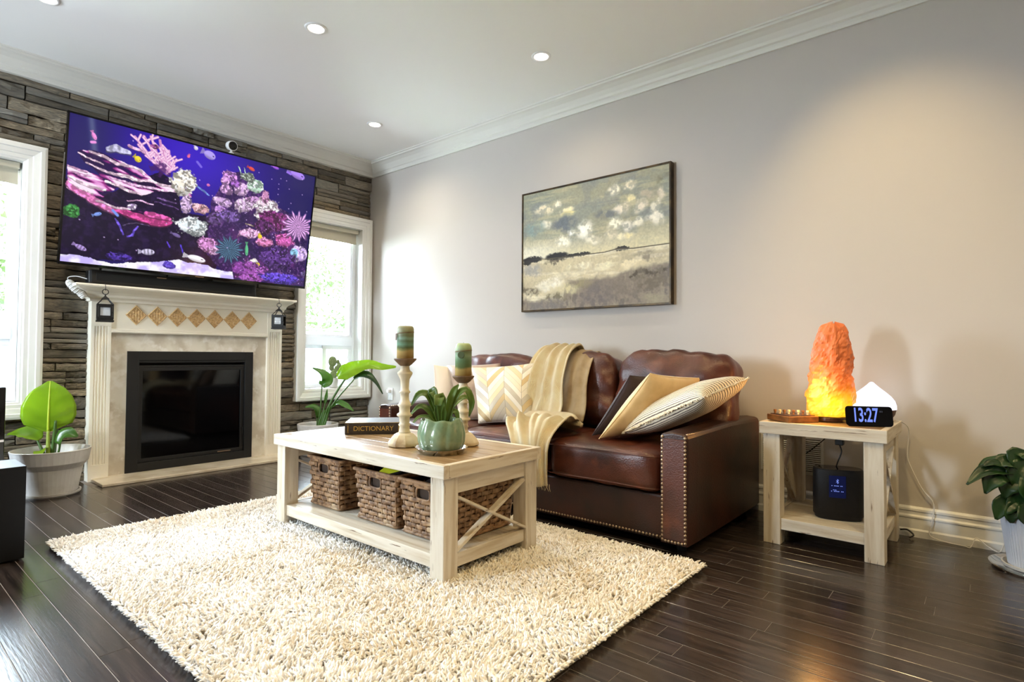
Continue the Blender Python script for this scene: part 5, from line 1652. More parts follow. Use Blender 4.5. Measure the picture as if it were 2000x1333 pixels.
# ------------------------------------------------------------------ scatter cushions
def pillow(name, label, corners, thick, material, n=22, pinch=0.06, group='scatter cushions on the sofa', sag=0.0, seed=0, power=0.42, flat_uv=False):
    TL, TR, BR, BL = [Vector(c) for c in corners]
    ctr = (TL + TR + BR + BL) / 4
    nrm = ((TR - TL) + (BR - BL)).cross((TL - BL) + (TR - BR)).normalized()
    t = thing(name, label, 'cushion', ctr, 0, group)
    inv = W[t.name].inverted()
    vs, fs, uvs = [], [], []
    for side in (1, -1):
        b0 = len(vs)
        for i in range(n + 1):
            for j in range(n + 1):
                ua, va = i / n * 2 - 1, j / n * 2 - 1
                u, v = math.sin(ua * PI / 2), math.sin(va * PI / 2)
                u2 = u * (1 - pinch * (1 - v * v)); v2 = v * (1 - pinch * (1 - u * u))
                a, b_ = (u2 + 1) / 2, (v2 + 1) / 2
                p = BL * (1 - a) * (1 - b_) + BR * a * (1 - b_) + TR * a * b_ + TL * (1 - a) * b_
                hgt = max((1 - u * u) * (1 - v * v), 0) ** power
                w = mnoise.noise(p * 7 + Vector((seed, 0, 0))) * 0.012 * hgt
                p = p + nrm * side * (hgt * thick / 2 + w + 0.0004)
                vs.append(tuple(inv @ p)); uvs.append(((u + 1) / 2, (v + 1) / 2) if flat_uv else ((ua + 1) / 2, (va + 1) / 2))
        for i in range(n):
            for j in range(n):
                a = b0 + i * (n + 1) + j
                f = (a, a + n + 1, a + n + 2, a + 1)
                fs.append(f if side == 1 else f[::-1])
    me = bpy.data.meshes.new('cover')
    me.from_pydata(vs, [], fs); me.update()
    me.polygons.foreach_set('use_smooth', [True] * len(fs))
    ul = me.uv_layers.new(name='uv')
    arr = np.zeros(len(me.loops), np.int32); me.loops.foreach_get('vertex_index', arr)
    ul.data.foreach_set('uv', np.array(uvs)[arr].reshape(-1).astype(np.float32))
    me.materials.append(material)
    o = bpy.data.objects.new('cover', me); link(o, t); W[o.name] = W[t.name]
    # stitched edge seam
    pts = []
    m_ = 20
    for e in range(4):
        for i in range(m_):
            s_ = i / m_ * 2 - 1
            u, v = [(s_, -1), (1, s_), (-s_, 1), (-1, -s_)][e]
            u2 = u * (1 - pinch * (1 - v * v)); v2 = v * (1 - pinch * (1 - u * u))
            a, b_ = (u2 + 1) / 2, (v2 + 1) / 2
            pts.append(BL * (1 - a) * (1 - b_) + BR * a * (1 - b_) + TR * a * b_ + TL * (1 - a) * b_)
    MB().tube(pts, 0.0028, 6, closed=True).build('seam', material, t, smooth=True)
    return t, pts, nrm, ctr


def uv_nodes(m):
    N, L = m.node_tree.nodes, m.node_tree.links
    tc = N.new('ShaderNodeTexCoord'); sp_ = N.new('ShaderNodeSeparateXYZ'); L.new(tc.outputs['UV'], sp_.inputs[0])

    def math_(op, a, b_=None, c_=None):
        k = N.new('ShaderNodeMath'); k.operation = op
        for i, x in enumerate((a, b_, c_)):
            if x is None: continue
            if isinstance(x, (int, float)): k.inputs[i].default_value = x
            else: L.new(x, k.inputs[i])
        return k.outputs[0]
    return N, L, sp_.outputs['X'], sp_.outputs['Y'], math_


def chevron_mat():
    m = mat('chevron_patchwork', (220, 206, 176), 0.42, metal=0.15, bump=(220, 0.25))
    N, L, U, V, F = uv_nodes(m)
    c = F('MULTIPLY_ADD', U, 3.4, 0.15)
    col = F('FLOOR', F('MULTIPLY', c, 1.0))
    tri = F('PINGPONG', c, 1.0)
    s = F('MULTIPLY_ADD', V, 9.0, F('MULTIPLY', tri, 3.0))
    idx = F('MULTIPLY_ADD', col, 13.7, F('FLOOR', s))
    wn = N.new('ShaderNodeTexWhiteNoise'); wn.noise_dimensions = '1D'; L.new(idx, wn.inputs['W'])
    cr = N.new('ShaderNodeValToRGB'); cr.color_ramp.interpolation = 'CONSTANT'
    e = cr.color_ramp.elements
    e[0].position, e[0].color = 0.0, rgba((238, 228, 206)); e[1].position, e[1].color = 0.28, rgba((216, 190, 142))
    for p_, c_ in ((0.45, (206, 196, 178)), (0.62, (232, 214, 176)), (0.80, (190, 164, 118)), (0.90, (244, 238, 226))):
        k = e.new(p_); k.color = rgba(c_)
    L.new(wn.outputs['Value'], cr.inputs[0])
    seam = F('LESS_THAN', F('FRACT', s), 0.05)
    seam2 = F('LESS_THAN', F('FRACT', c), 0.025)
    sm = F('MAXIMUM', seam, seam2)
    mx = N.new('ShaderNodeMix'); mx.data_type = 'RGBA'
    L.new(F('MULTIPLY', sm, 0.55), mx.inputs[0]); L.new(cr.outputs[0], mx.inputs[6]); mx.inputs[7].default_value = rgba((120, 100, 72))
    L.new(mx.outputs[2], N['Principled BSDF'].inputs['Base Color'])
    return m


def stripe_mat():
    m = mat('striped_cotton', (236, 226, 204), 0.85, bump=(200, 0.3))
    N, L, U, V, F = uv_nodes(m)
    nz = N.new('ShaderNodeTexNoise'); nz.inputs['Scale'].default_value = 20
    s = F('FRACT', F('ADD', F('MULTIPLY', V, 27.0), F('MULTIPLY', nz.outputs['Fac'], 0.3)))
    ln = F('LESS_THAN', s, 0.30)
    mx = N.new('ShaderNodeMix'); mx.data_type = 'RGBA'
    L.new(ln, mx.inputs[0]); mx.inputs[6].default_value = rgba((238, 228, 206)); mx.inputs[7].default_value = rgba((88, 76, 70))
    L.new(mx.outputs[2], N['Principled BSDF'].inputs['Base Color'])
    return m


MT['chevron'] = chevron_mat()
MT['striped'] = stripe_mat()
MT['velvet'] = mat('golden_velvet', (232, 200, 144), 0.7, sheen=0.6, var=(10, (214, 180, 122), 0.4, 0.65))
MT['plum'] = mat('dark_plum_velvet', (44, 26, 32), 0.75, sheen=0.3)
MT['taupe'] = mat('taupe_satin', (172, 146, 122), 0.45, var=(9, (140, 116, 96), 0.42, 0.66), sheen=0.3)
MT['cream_linen'] = mat('cream_linen', (230, 214, 192), 0.8, bump=(160, 0.3))
pillow('throw_pillow', 'cream linen cushion at the far left end of the sofa, beside the left arm', [(1.690, -0.70, 0.795), (1.790, -0.44, 0.785), (1.86, -0.48, 0.455), (1.78, -0.78, 0.445)], 0.15, MT['cream_linen'], seed=1)
pillow('throw_pillow', 'taupe satin cushion half hidden behind the chevron cushion', [(1.765, -0.645, 0.795), (2.145, -0.52, 0.812), (2.33, -0.63, 0.452), (2.05, -0.80, 0.446)], 0.14, MT['taupe'], seed=2)
pillow('throw_pillow', 'cream and gold chevron patchwork cushion on the left of the sofa', [(2.075, -0.725, 0.785), (2.462, -0.545, 0.820), (2.53, -0.650, 0.452), (2.245, -0.830, 0.446)], 0.15, MT['chevron'], seed=3, flat_uv=True)
pillow('throw_pillow', 'dark plum cushion behind the golden velvet one', [(3.270, -0.80, 0.770), (3.37, -0.42, 0.765), (3.20, -0.50, 0.462), (3.085, -0.86, 0.455)], 0.10, MT['plum'], seed=4)
pillow('throw_pillow', 'golden velvet cushion leaning between the dark plum and striped cushions', [(3.405, -0.845, 0.785), (3.500, -0.445, 0.755), (3.290, -0.52, 0.470), (3.172, -0.935, 0.455)], 0.13, MT['velvet'], seed=5)
sp_t, sp_pts, sp_n, sp_c = pillow('throw_pillow', 'cream cushion with thin dark stripes and a frayed fringe leaning on the right arm', [(3.365, -0.46, 0.600), (3.765, -0.53, 0.760), (3.705, -0.935, 0.690), (3.275, -0.87, 0.487)], 0.165, MT['striped'], seed=6, pinch=0.04, power=0.36)
fr = MB()
q = random.Random(4)
for i, p in enumerate(sp_pts):
    nx_ = sp_pts[(i + 1) % len(sp_pts)]
    for k in range(6):
        b0 = p.lerp(nx_, k / 6)
        out = (b0 - sp_c); out = (out - sp_n * out.dot(sp_n)).normalized()
        d = (out + Vector((q.uniform(-.6, .6), q.uniform(-.6, .6), q.uniform(-.5, .7)))).normalized()
        fr.tube([b0, b0 + d * 0.007, b0 + d * q.uniform(.010, .016) + Vector((0, 0, q.uniform(-.003, .003)))], [0.0022, 0.0022, 0.0014], 4)
MT['fringe'] = mat('cotton_fringe', (240, 230, 206), 0.9)
fr.build('fringe', MT['fringe'], sp_t, kind='stuff')

# ------------------------------------------------------------------ knitted throw over the back and seat
MT['throw'] = mat('cream_knit', (252, 234, 188), 0.85, sheen=0.4, var=(14, (244, 218, 164), 0.4, 0.65), bump=(110, 0.9, 'W'))
MT['throw_tan'] = mat('tan_knit_reverse', (214, 184, 134), 0.85, sheen=0.3, var=(16, (194, 160, 110), 0.4, 0.65), bump=(110, 0.9, 'W'))
thr = thing('throw_blanket', 'cream knitted throw draped over the middle of the sofa back and spilling onto the seat', 'blanket', (2.65, -0.55, 0.66))


def drape(rows, nu, nv, folds, seed, amp):
    """rows: list of rows of points (left to right) along the cloth; smooth interpolation both ways plus pleats"""
    cols = []
    dense = [catmull(r, nu) for r in rows]
    P = []
    for j in range(nu + 1):
        cols.append(catmull([d[j] for d in dense], nv))
    for i in range(nv + 1):
        P.append([cols[j][i] for j in range(nu + 1)])
    out = []
    for i in range(nv + 1):
        row = []
        for j in range(nu + 1):
            p = P[i][j]
            du = P[i][min(j + 1, nu)] - P[i][max(j - 1, 0)]; dv = P[min(i + 1, nv)][j] - P[max(i - 1, 0)][j]
            n = du.cross(dv)
            n = n.normalized() if n.length > 1e-9 else Vector((0, -1, 0))
            if n.y > 0.2 or n.z < -0.2: n = -n
            u, v = j / nu, i / nv
            a = lerpl(amp, v)
            f = 0.0
            for (uc, dr, wd_, hg) in folds:
                uu_ = uc + dr * v + 0.05 * mnoise.noise(Vector((v * 2.3, uc * 9, seed)))
                f += hg * math.exp(-((u - uu_) / wd_) ** 2)
            f = (f + mnoise.noise(Vector((u * 5, v * 6, seed + 3))) * 0.35 + mnoise.noise(Vector((u * 16, v * 9, seed + 7))) * 0.12) * a
            row.append(p + n * (f + a * 0.9))
        out.append(row)
    return MB().grid(out)


rowsA = [
    [(2.43, -0.20, 0.74), (2.53, -0.20, 0.74), (2.63, -0.20, 0.74)],
    [(2.415, -0.27, 0.885), (2.52, -0.27, 0.895), (2.64, -0.27, 0.890)],
    [(2.42, -0.36, 0.895), (2.53, -0.36, 0.902), (2.665, -0.36, 0.895)],
    [(2.425, -0.46, 0.83), (2.54, -0.47, 0.835), (2.69, -0.46, 0.83)],
    [(2.430, -0.535, 0.71), (2.56, -0.545, 0.71), (2.715, -0.535, 0.71)],
    [(2.425, -0.575, 0.58), (2.56, -0.590, 0.58), (2.735, -0.575, 0.58)],
    [(2.400, -0.62, 0.485), (2.55, -0.64, 0.495), (2.73, -0.62, 0.500)],
]
rowsB = [
    [(2.450, -0.690, 0.452), (2.64, -0.700, 0.456), (2.90, -0.700, 0.456)],
    [(2.470, -0.76, 0.462), (2.67, -0.77, 0.480), (2.93, -0.75, 0.482)],
    [(2.515, -0.84, 0.462), (2.71, -0.85, 0.478), (2.955, -0.83, 0.476)],
    [(2.565, -0.92, 0.462), (2.75, -0.92, 0.492), (2.975, -0.90, 0.488)],
    [(2.64, -1.00, 0.455), (2.81, -1.01, 0.474), (2.985, -1.00, 0.462)],
    [(2.73, -1.062, 0.41), (2.86, -1.072, 0.42), (2.982, -1.066, 0.412)],
    [(2.78, -1.072, 0.32), (2.88, -1.082, 0.32), (2.972, -1.074, 0.32)],
    [(2.81, -1.068, 0.215), (2.89, -1.075, 0.205), (2.965, -1.070, 0.215)],
]
rowsC = [
    [(2.58, -0.20, 0.74), (2.70, -0.20, 0.74), (2.77, -0.20, 0.74)],
    [(2.60, -0.27, 0.880), (2.70, -0.27, 0.882), (2.78, -0.27, 0.870)],
    [(2.62, -0.36, 0.885), (2.72, -0.36, 0.886), (2.80, -0.36, 0.868)],
    [(2.64, -0.455, 0.82), (2.74, -0.46, 0.82), (2.825, -0.455, 0.80)],
    [(2.66, -0.53, 0.70), (2.76, -0.535, 0.70), (2.845, -0.525, 0.69)],
    [(2.67, -0.565, 0.58), (2.77, -0.57, 0.58), (2.862, -0.56, 0.57)],
    [(2.67, -0.60, 0.49), (2.77, -0.60, 0.49), (2.862, -0.595, 0.48)],
]
FA = [(0.02, 0.0, .05, .8), (0.34, -0.12, .06, 1.0), (0.56, 0.0, .05, .9), (0.74, 0.10, .07, .8), (0.97, 0.02, .05, 1.0), (0.20, 0.05, .04, .5)]
FB = [(0.03, 0.0, .05, .9), (0.25, 0.10, .06, .9), (0.42, 0.22, .05, 1.0), (0.66, 0.02, .08, 1.1), (0.85, -0.12, .05, .9), (0.98, 0.0, .05, 1.0), (0.14, 0.3, .04, .7)]
FC = [(0.3, 0.05, .10, .7), (0.62, 0.0, .08, .6), (0.95, 0.0, .08, 1.2)]
drape(rowsA, 70, 64, FA, 1.0, [.012, .018, .024, .032, .038, .034, .018]).build('main_fold', MT['throw'], thr, smooth=True, solid=0.007)
drape(rowsB, 70, 80, FB, 5.0, [.004, .018, .026, .032, .030, .022, .018, .012]).build('seat_fold', MT['throw'], thr, smooth=True, solid=0.007)
drape(rowsC, 30, 48, FC, 8.0, [.004, .006, .006, .008, .008, .008, .006]).build('reverse_fold', MT['throw_tan'], thr, smooth=True, solid=0.006)
# the cloth is bunched into a thick roll where it meets the seat
roll = []
rl_ = catmull([(2.375, -0.640, 0.478), (2.47, -0.655, 0.492), (2.60, -0.668, 0.500), (2.74, -0.690, 0.503), (2.86, -0.715, 0.497), (2.945, -0.745, 0.486)], 60)
for i_, p_ in enumerate(rl_):
    t_ = i_ / 60
    R_ = lerpl([.012, .030, .037, .043, .044, .040, .014], t_)
    ring = []
    for k in range(36):
        a_ = 2 * PI * k / 36
        w_ = 1 + 0.16 * math.sin(a_ * 4 + t_ * 9) * (0.6 + 0.4 * math.sin(t_ * 17)) + 0.20 * mnoise.noise(Vector((math.cos(a_) * 1.5, math.sin(a_) * 1.5, t_ * 7)))
        ring.append(p_ + Vector((0.18 * R_ * math.cos(a_), -R_ * 1.25 * w_ * math.cos(a_), R_ * 0.92 * w_ * math.sin(a_))))
    roll.append(ring)
MB().loft(roll).build('rolled_fold', MT['throw'], thr, smooth=True)
frg = MB()
for k in range(16):
    x_ = 2.80 + 0.165 * k / 15
    frg.tube([(x_, -1.072, 0.218), (x_ + q.uniform(-.004, .004), -1.072, 0.20), (x_ + q.uniform(-.008, .008), -1.070, 0.182)], [.0022, .0018, .001], 4)
frg.build('fringe', MT['throw'], thr, kind='stuff')

# ------------------------------------------------------------------ framed landscape on the sofa wall
pt_ = thing('landscape_painting', 'large abstract landscape painting in a thin dark gilt frame above the sofa', 'painting', (2.545, -0.02, 1.649))
PX0, PX1, PZ0, PZ1 = 1.943, 3.150, 1.197, 2.101
MT['gilt'] = mat('dark_gilt_frame', (84, 66, 38), 0.4, metal=0.5, var=(14, (48, 38, 24), 0.4, 0.6))
fw_ = 0.012
for (a, b_, c, d) in ((PX0, PX1, PZ0, PZ0 + fw_), (PX0, PX1, PZ1 - fw_, PZ1), (PX0, PX0 + fw_, PZ0 + fw_, PZ1 - fw_), (PX1 - fw_, PX1, PZ0 + fw_, PZ1 - fw_)):
    MB().box(a, b_, -0.048, -0.004, c, d).build('frame', MT['gilt'], pt_, bevel=0.0015)
MB().box(PX0 + fw_, PX1 - fw_, -0.036, -0.006, PZ0 + fw_, PZ1 - fw_).build('stretcher', MT['black_matte'], pt_)


def paint_landscape(w, h):
    X, Y = np.meshgrid(np.linspace(0, 1.335, w), np.linspace(0, 1, h))
    n1 = vnoise(X * 9, Y * 9, 41); n2 = vnoise(X * 30, Y * 30, 42, 3); n3 = vnoise(X * 80, Y * 80, 43, 2)
    ns = vnoise(X * 5, Y * 40, 44, 4); nv = vnoise(X * 46, Y * 9, 45, 3)
    wx, wy = X + (n1 - .5) * .09 + (n2 - .5) * .03, Y + (vnoise(X * 9, Y * 9, 46) - .5) * .07 + (n3 - .5) * .012
    img = np.zeros((h, w, 3)); img[:] = (158, 156, 134)
    blend(img, smooth(.8, 0, X) * .5 * (1 - smooth(.0, .5, Y) * .3), (150, 160, 144))
    blend(img, smooth(.45, .62, n1) * .6, (140, 146, 138)); blend(img, smooth(.50, .66, ns) * .5, (196, 188, 150))
    blend(img, smooth(.55, .7, vnoise(X * 6, Y * 6, 47)) * .5, (128, 134, 134))
    hz = np.interp(X, [0, .245, .47, .685, .80, .92, 1.05, 1.33], [.555, .577, .583, .581, .582, .568, .580, .577])
    blend(img, smooth(hz - .20, hz - .02, wy) * .85, (226, 216, 176)); blend(img, smooth(.6, .1, X) * smooth(hz - .18, hz - .05, wy) * .7, (238, 234, 216))
    for k, (u, v, a, b_, col) in enumerate(PAINT_BLOBS):
        if v > .54 or a < .002: continue
        dd = np.hypot((wx - u) / a, (wy - v) / b_)
        blend(img, smooth(1.75, .6, dd) * (.35 + .65 * smooth(.36, .54, n2)), tuple(min(255, c * 1.04 + 4) if sum(col) > 560 else c * .92 for c in col))
    low = Y > hz
    img[low] = (206, 194, 158)
    blend(img, low * smooth(.46, .60, ns) * .7, (232, 224, 196)); blend(img, low * smooth(.5, .7, n1) * .5, (180, 168, 138))
    edge = np.interp(X, [0, .25, .42, .44, .6, .9, .95, 1.33], [.90, .93, .92, .78, .77, .775, .745, .70]) + (n2 - .5) * .05
    blend(img, smooth(edge - .01, edge + .03, Y) * .9, (128, 116, 102)); blend(img, smooth(edge, edge + .05, Y) * smooth(.45, .65, n2) * .6, (96, 86, 80)); blend(img, smooth(edge, edge + .05, Y) * smooth(.52, .7, nv) * .6, (158, 148, 124))
    for k, (u, v, a, b_, col) in enumerate(PAINT_BLOBS):
        if v <= .54 or a < .002: continue
        dark = sum(col) < 150
        dd = np.hypot(((X if dark else wx) + (n2 - .5) * .02 - u) / a, ((Y if dark else wy) + (n3 - .5) * .02 - v) / b_)
        blend(img, smooth(1.25, .8, dd) if dark else smooth(1.5, .5, dd) * (.4 + .6 * smooth(.36, .56, n2)), col)
    d = np.abs(Y - hz)
    blend(img, smooth(.006, .002, d) * smooth(.05, .3, X), (84, 76, 56))
    blend(img, smooth(.004, .0, np.abs(Y - hz - .008)) * smooth(.3, .5, X) * .7, (240, 234, 214))
    img *= (0.93 + .14 * n3)[..., None]
    return np.clip(img / 255, 0, 1)


can = bpy.data.materials.new('painted_canvas'); can.use_nodes = True
N, L = can.node_tree.nodes, can.node_tree.links
at = N.new('ShaderNodeAttribute'); at.attribute_name = 'picture'
L.new(at.outputs['Color'], N['Principled BSDF'].inputs['Base Color']); N['Principled BSDF'].inputs['Roughness'].default_value = 0.55
color_grid('canvas', paint_landscape, 360, 270, lambda a, b_: (PX0 + fw_ + a * (PX1 - PX0 - 2 * fw_), -0.042, PZ1 - fw_ - b_ * (PZ1 - PZ0 - 2 * fw_)), pt_, can)

# ------------------------------------------------------------------ end table
EZ = 0.566
EX0, EX1, EY0, EY1 = 3.836, 4.346, -0.588, -0.078
et = thing('end_table', 'whitewashed wooden end table with a lower shelf between the sofa and the plant', 'table', (4.091, -0.333, 0))
ez = EZ - 0.056
MB().box(EX0, EX1, EY0, EY0 + 0.026, ez, EZ).build('top_rail', WD[0], et, bevel=0.003)
MB().box(EX0, EX1, EY1 - 0.026, EY1, ez, EZ).build('top_rail', WD[0], et, bevel=0.003)
MB().box(EX0, EX0 + 0.026, EY0 + 0.026, EY1 - 0.026, ez, EZ).build('top_rail', WD[1], et, bevel=0.003)
MB().box(EX1 - 0.026, EX1, EY0 + 0.026, EY1 - 0.026, ez, EZ).build('top_rail', WD[1], et, bevel=0.003)
for k in range(5):
    a = EY0 + 0.027 + (EY1 - EY0 - 0.054) * k / 5; b_ = EY0 + 0.027 + (EY1 - EY0 - 0.054) * (k + 1) / 5
    MB().box(EX0 + 0.027, EX1 - 0.027, a + 0.0008, b_ - 0.0008, EZ - 0.024, EZ - 0.001).build('board', WTOP, et, bevel=0.0015)
fl = 0.074
gx0, gx1, gy0, gy1 = EX0 + 0.014, EX1 - 0.014, EY0 + 0.012, EY1 - 0.012
for (a, b_) in ((gx0, gy0), (gx1 - fl, gy0), (gx0, gy1 - fl), (gx1 - fl, gy1 - fl)):
    MB().box(a, a + fl, b_, b_ + fl, 0, ez).build('leg', WD[2], et, bevel=0.003)
MB().box(gx0 + fl, gx1 - fl, gy0 + 0.008, gy0 + 0.032, 0.070, 0.122).build('lower_rail', WD[0], et, bevel=0.002)
MB().box(gx0 + fl, gx1 - fl, gy1 - 0.032, gy1 - 0.008, 0.070, 0.122).build('lower_rail', WD[0], et, bevel=0.002)
for xx in (gx0 + 0.01, gx1 - 0.034):
    MB().box(xx, xx + 0.024, gy0 + fl, gy1 - fl, 0.070, 0.122).build('lower_rail', WD[1], et, bevel=0.002)
    MB().bar((xx + 0.012, gy0 + fl, 0.135), (xx + 0.012, gy1 - fl, ez - 0.06), 0.012, 0.028, (1, 0, 0)).build('cross_brace', WD[1], et, bevel=0.002)
    MB().bar((xx + 0.018, gy0 + fl, ez - 0.06), (xx + 0.018, gy1 - fl, 0.135), 0.010, 0.028, (1, 0, 0)).build('cross_brace', WD[1], et, bevel=0.002)
    MB().box(xx, xx + 0.024, gy0 + fl, gy1 - fl, ez - 0.055, ez).build('apron', WD[1], et, bevel=0.002)
for k in range(4):
    a = gy0 + 0.033 + (gy1 - gy0 - 0.066) * k / 4; b_ = gy0 + 0.033 + (gy1 - gy0 - 0.066) * (k + 1) / 4
    MB().box(gx0 + 0.035, gx1 - 0.035, a + 0.0008, b_ - 0.0008, 0.102, 0.1195).build('shelf_board', WD[0], et, bevel=0.0015)

# salt lamp
sc_ = Vector((4.085, -0.345, EZ))
t = thing('salt_lamp', 'tall glowing orange salt rock lamp on the end table', 'lamp', sc_)
MT['dark_wood'] = mat('dark_turned_base', (54, 30, 20), 0.4)
MB().lathe(sc_, [(0.076, 0.0), (0.084, 0.006), (0.084, 0.020), (0.076, 0.028), (0.002, 0.028)], 32).build('base', MT['dark_wood'], t, bevel=0.002)
rock = MB()
rings = []
RZ0 = [0.026, 0.04, 0.07, 0.11, 0.16, 0.21, 0.26, 0.31, 0.36, 0.41, 0.44, 0.458, 0.466]
RR0 = [0.090, 0.100, 0.105, 0.105, 0.102, 0.098, 0.094, 0.090, 0.082, 0.070, 0.062, 0.050, 0.010]
nk = 64
RZ = [RZ0[0] + (RZ0[-1] - RZ0[0]) * i / 40 for i in range(41)]
RR = list(np.interp(RZ, RZ0, RR0))
for z_, r_ in zip(RZ, RR):
    ring = []
    for k in range(nk):
        a = 2 * PI * k / nk
        # faceted cleavage planes: support function of an irregular polygon
        f = min(1.0 / max(math.cos((a - c_ + PI) % (2 * PI) - PI), 0.55) for c_ in (0.2, 1.35, 2.5, 3.5, 4.6, 5.6))
        f = 0.80 + 0.20 * f
        nse = mnoise.noise(Vector((math.cos(a) * 2.2, math.sin(a) * 2.2, z_ * 20))) * 0.24 + mnoise.noise(Vector((math.cos(a) * 5, math.sin(a) * 5, z_ * 48))) * 0.16 + mnoise.noise(Vector((math.cos(a) * 11, math.sin(a) * 11, z_ * 105))) * 0.09
        rr = r_ * (f * 0.94 + nse * 0.55)
        lean = 0.012 * (z_ / 0.46)
        ring.append(sc_ + Vector((rr * math.cos(a) + lean * 1.2, rr * math.sin(a) + lean, z_ + (0.01 * math.sin(a * 3) if z_ > .43 else 0))))
    rings.append(ring)
rock.loft(rings)


def salt_mat():
    m = mat('lit_salt_rock', (222, 120, 66), 0.45, bump=(14, 0.9), sss=0.25)
    N, L = m.node_tree.nodes, m.node_tree.links
    tc = N.new('ShaderNodeTexCoord'); sp_ = N.new('ShaderNodeSeparateXYZ'); L.new(tc.outputs['Object'], sp_.inputs[0])
    nz = N.new('ShaderNodeTexNoise'); nz.inputs['Scale'].default_value = 11; nz.inputs['Detail'].default_value = 5; nz.inputs['Distortion'].default_value = 1.2
    L.new(tc.outputs['Object'], nz.inputs['Vector'])
    ma = N.new('ShaderNodeMath'); ma.operation = 'MULTIPLY_ADD'; ma.inputs[1].default_value = 0.16; ma.inputs[2].default_value = -0.08
    L.new(nz.outputs['Fac'], ma.inputs[0])
    ad = N.new('ShaderNodeMath'); L.new(sp_.outputs['Z'], ad.inputs[0]); L.new(ma.outputs[0], ad.inputs[1])
    mr = N.new('ShaderNodeMapRange'); mr.inputs[1].default_value = 0.0; mr.inputs[2].default_value = 0.47; L.new(ad.outputs[0], mr.inputs[0])
    cr = N.new('ShaderNodeValToRGB'); e = cr.color_ramp.elements
    e[0].position, e[0].color = 0.0, rgba((255, 196, 20)); e[1].position, e[1].color = 1.0, rgba((196, 120, 48))
    for p_, c_ in ((0.14, (255, 206, 40)), (0.25, (252, 186, 20)), (0.33, (236, 132, 22)), (0.45, (226, 104, 34)), (0.62, (206, 96, 40)), (0.8, (190, 100, 40))):
        k = e.new(p_); k.color = rgba(c_)
    L.new(mr.outputs[0], cr.inputs[0])
    # light colour and brightness fall off with the distance from the bulb inside the hollow base
    ds = N.new('ShaderNodeVectorMath'); ds.operation = 'DISTANCE'; ds.inputs[1].default_value = (0.02, -0.07, 0.085)
    L.new(tc.outputs['Object'], ds.inputs[0])
    st = N.new('ShaderNodeMapRange'); st.inputs[1].default_value = 0.02; st.inputs[2].default_value = 0.09; st.inputs[3].default_value = 1.7; st.inputs[4].default_value = 0.80
    L.new(ds.outputs['Value'], st.inputs[0])
    hz = N.new('ShaderNodeMapRange'); hz.inputs[1].default_value = 0.26; hz.inputs[2].default_value = 0.62; hz.inputs[3].default_value = 1.0; hz.inputs[4].default_value = 0.05
    L.new(mr.outputs[0], hz.inputs[0])
    mu = N.new('ShaderNodeMath'); mu.operation = 'MULTIPLY'; L.new(st.outputs[0], mu.inputs[0]); L.new(hz.outputs[0], mu.inputs[1])
    vein = N.new('ShaderNodeMapRange'); vein.inputs[1].default_value = 0.35; vein.inputs[2].default_value = 0.7; vein.inputs[3].default_value = 0.45; vein.inputs[4].default_value = 1.25
    L.new(nz.outputs['Fac'], vein.inputs[0])
    mu2 = N.new('ShaderNodeMath'); mu2.operation = 'MULTIPLY'; L.new(mu.outputs[0], mu2.inputs[0]); L.new(vein.outputs[0], mu2.inputs[1])
    b = N['Principled BSDF']
    L.new(cr.outputs[0], b.inputs['Emission Color']); L.new(mu2.outputs[0], b.inputs['Emission Strength'])
    b.inputs['Base Color'].default_value = rgba((222, 150, 104))
    return m


MT['salt'] = salt_mat()
rock.build('salt_rock', MT['salt'], t, smooth=False)
l = bpy.data.lights.new('salt_lamp_glow', 'POINT'); l.energy = 2.2; l.color = (1.0, 0.55, 0.16); l.shadow_soft_size = 0.06
o = bpy.data.objects.new('salt_lamp_glow', l); o.location = (sc_.x - 0.05, sc_.y - 0.14, EZ + 0.14); C.objects.link(o)
MB().tube([(4.16, -0.43, EZ + 0.012), (4.185, -0.47, EZ + 0.010), (4.20, -0.45, EZ + 0.008)], 0.006, 6).build('switch_cord', MT['black'], t)

# smart clock showing the time
pc0, pc1 = Vector((4.196, -0.512, EZ)), Vector((4.346, -0.435, EZ))
cd_ = (pc1 - pc0).normalized(); cn_ = Vector((cd_.y, -cd_.x, 0))
tiltc = 0.22
up_ = (Vector((0, 0, 1)) * math.cos(tiltc) - cn_ * math.sin(tiltc)).normalized(); fn_ = cd_.cross(up_).normalized()
if fn_.dot(cn_) < 0: fn_ = -fn_
cw, chh = 0.188, 0.088
corg = pc0 - cd_ * 0.012 + Vector((0, 0, 0.002))
t = thing('smart_clock', 'black tilted clock display reading 13:27 at the front of the end table', 'clock', corg)


def rrect(w, h, r, n=5):
    pts = []
    for cx__, cy__, a0 in ((w - r, r, -PI / 2), (w - r, h - r, 0), (r, h - r, PI / 2), (r, r, PI)):
        for k in range(n + 1):
            a = a0 + PI / 2 * k / n
            pts.append((cx__ + r * math.cos(a), cy__ + r * math.sin(a)))
    return pts


def cpt(a, b_, c_): return corg + cd_ * a + up_ * b_ + fn_ * c_


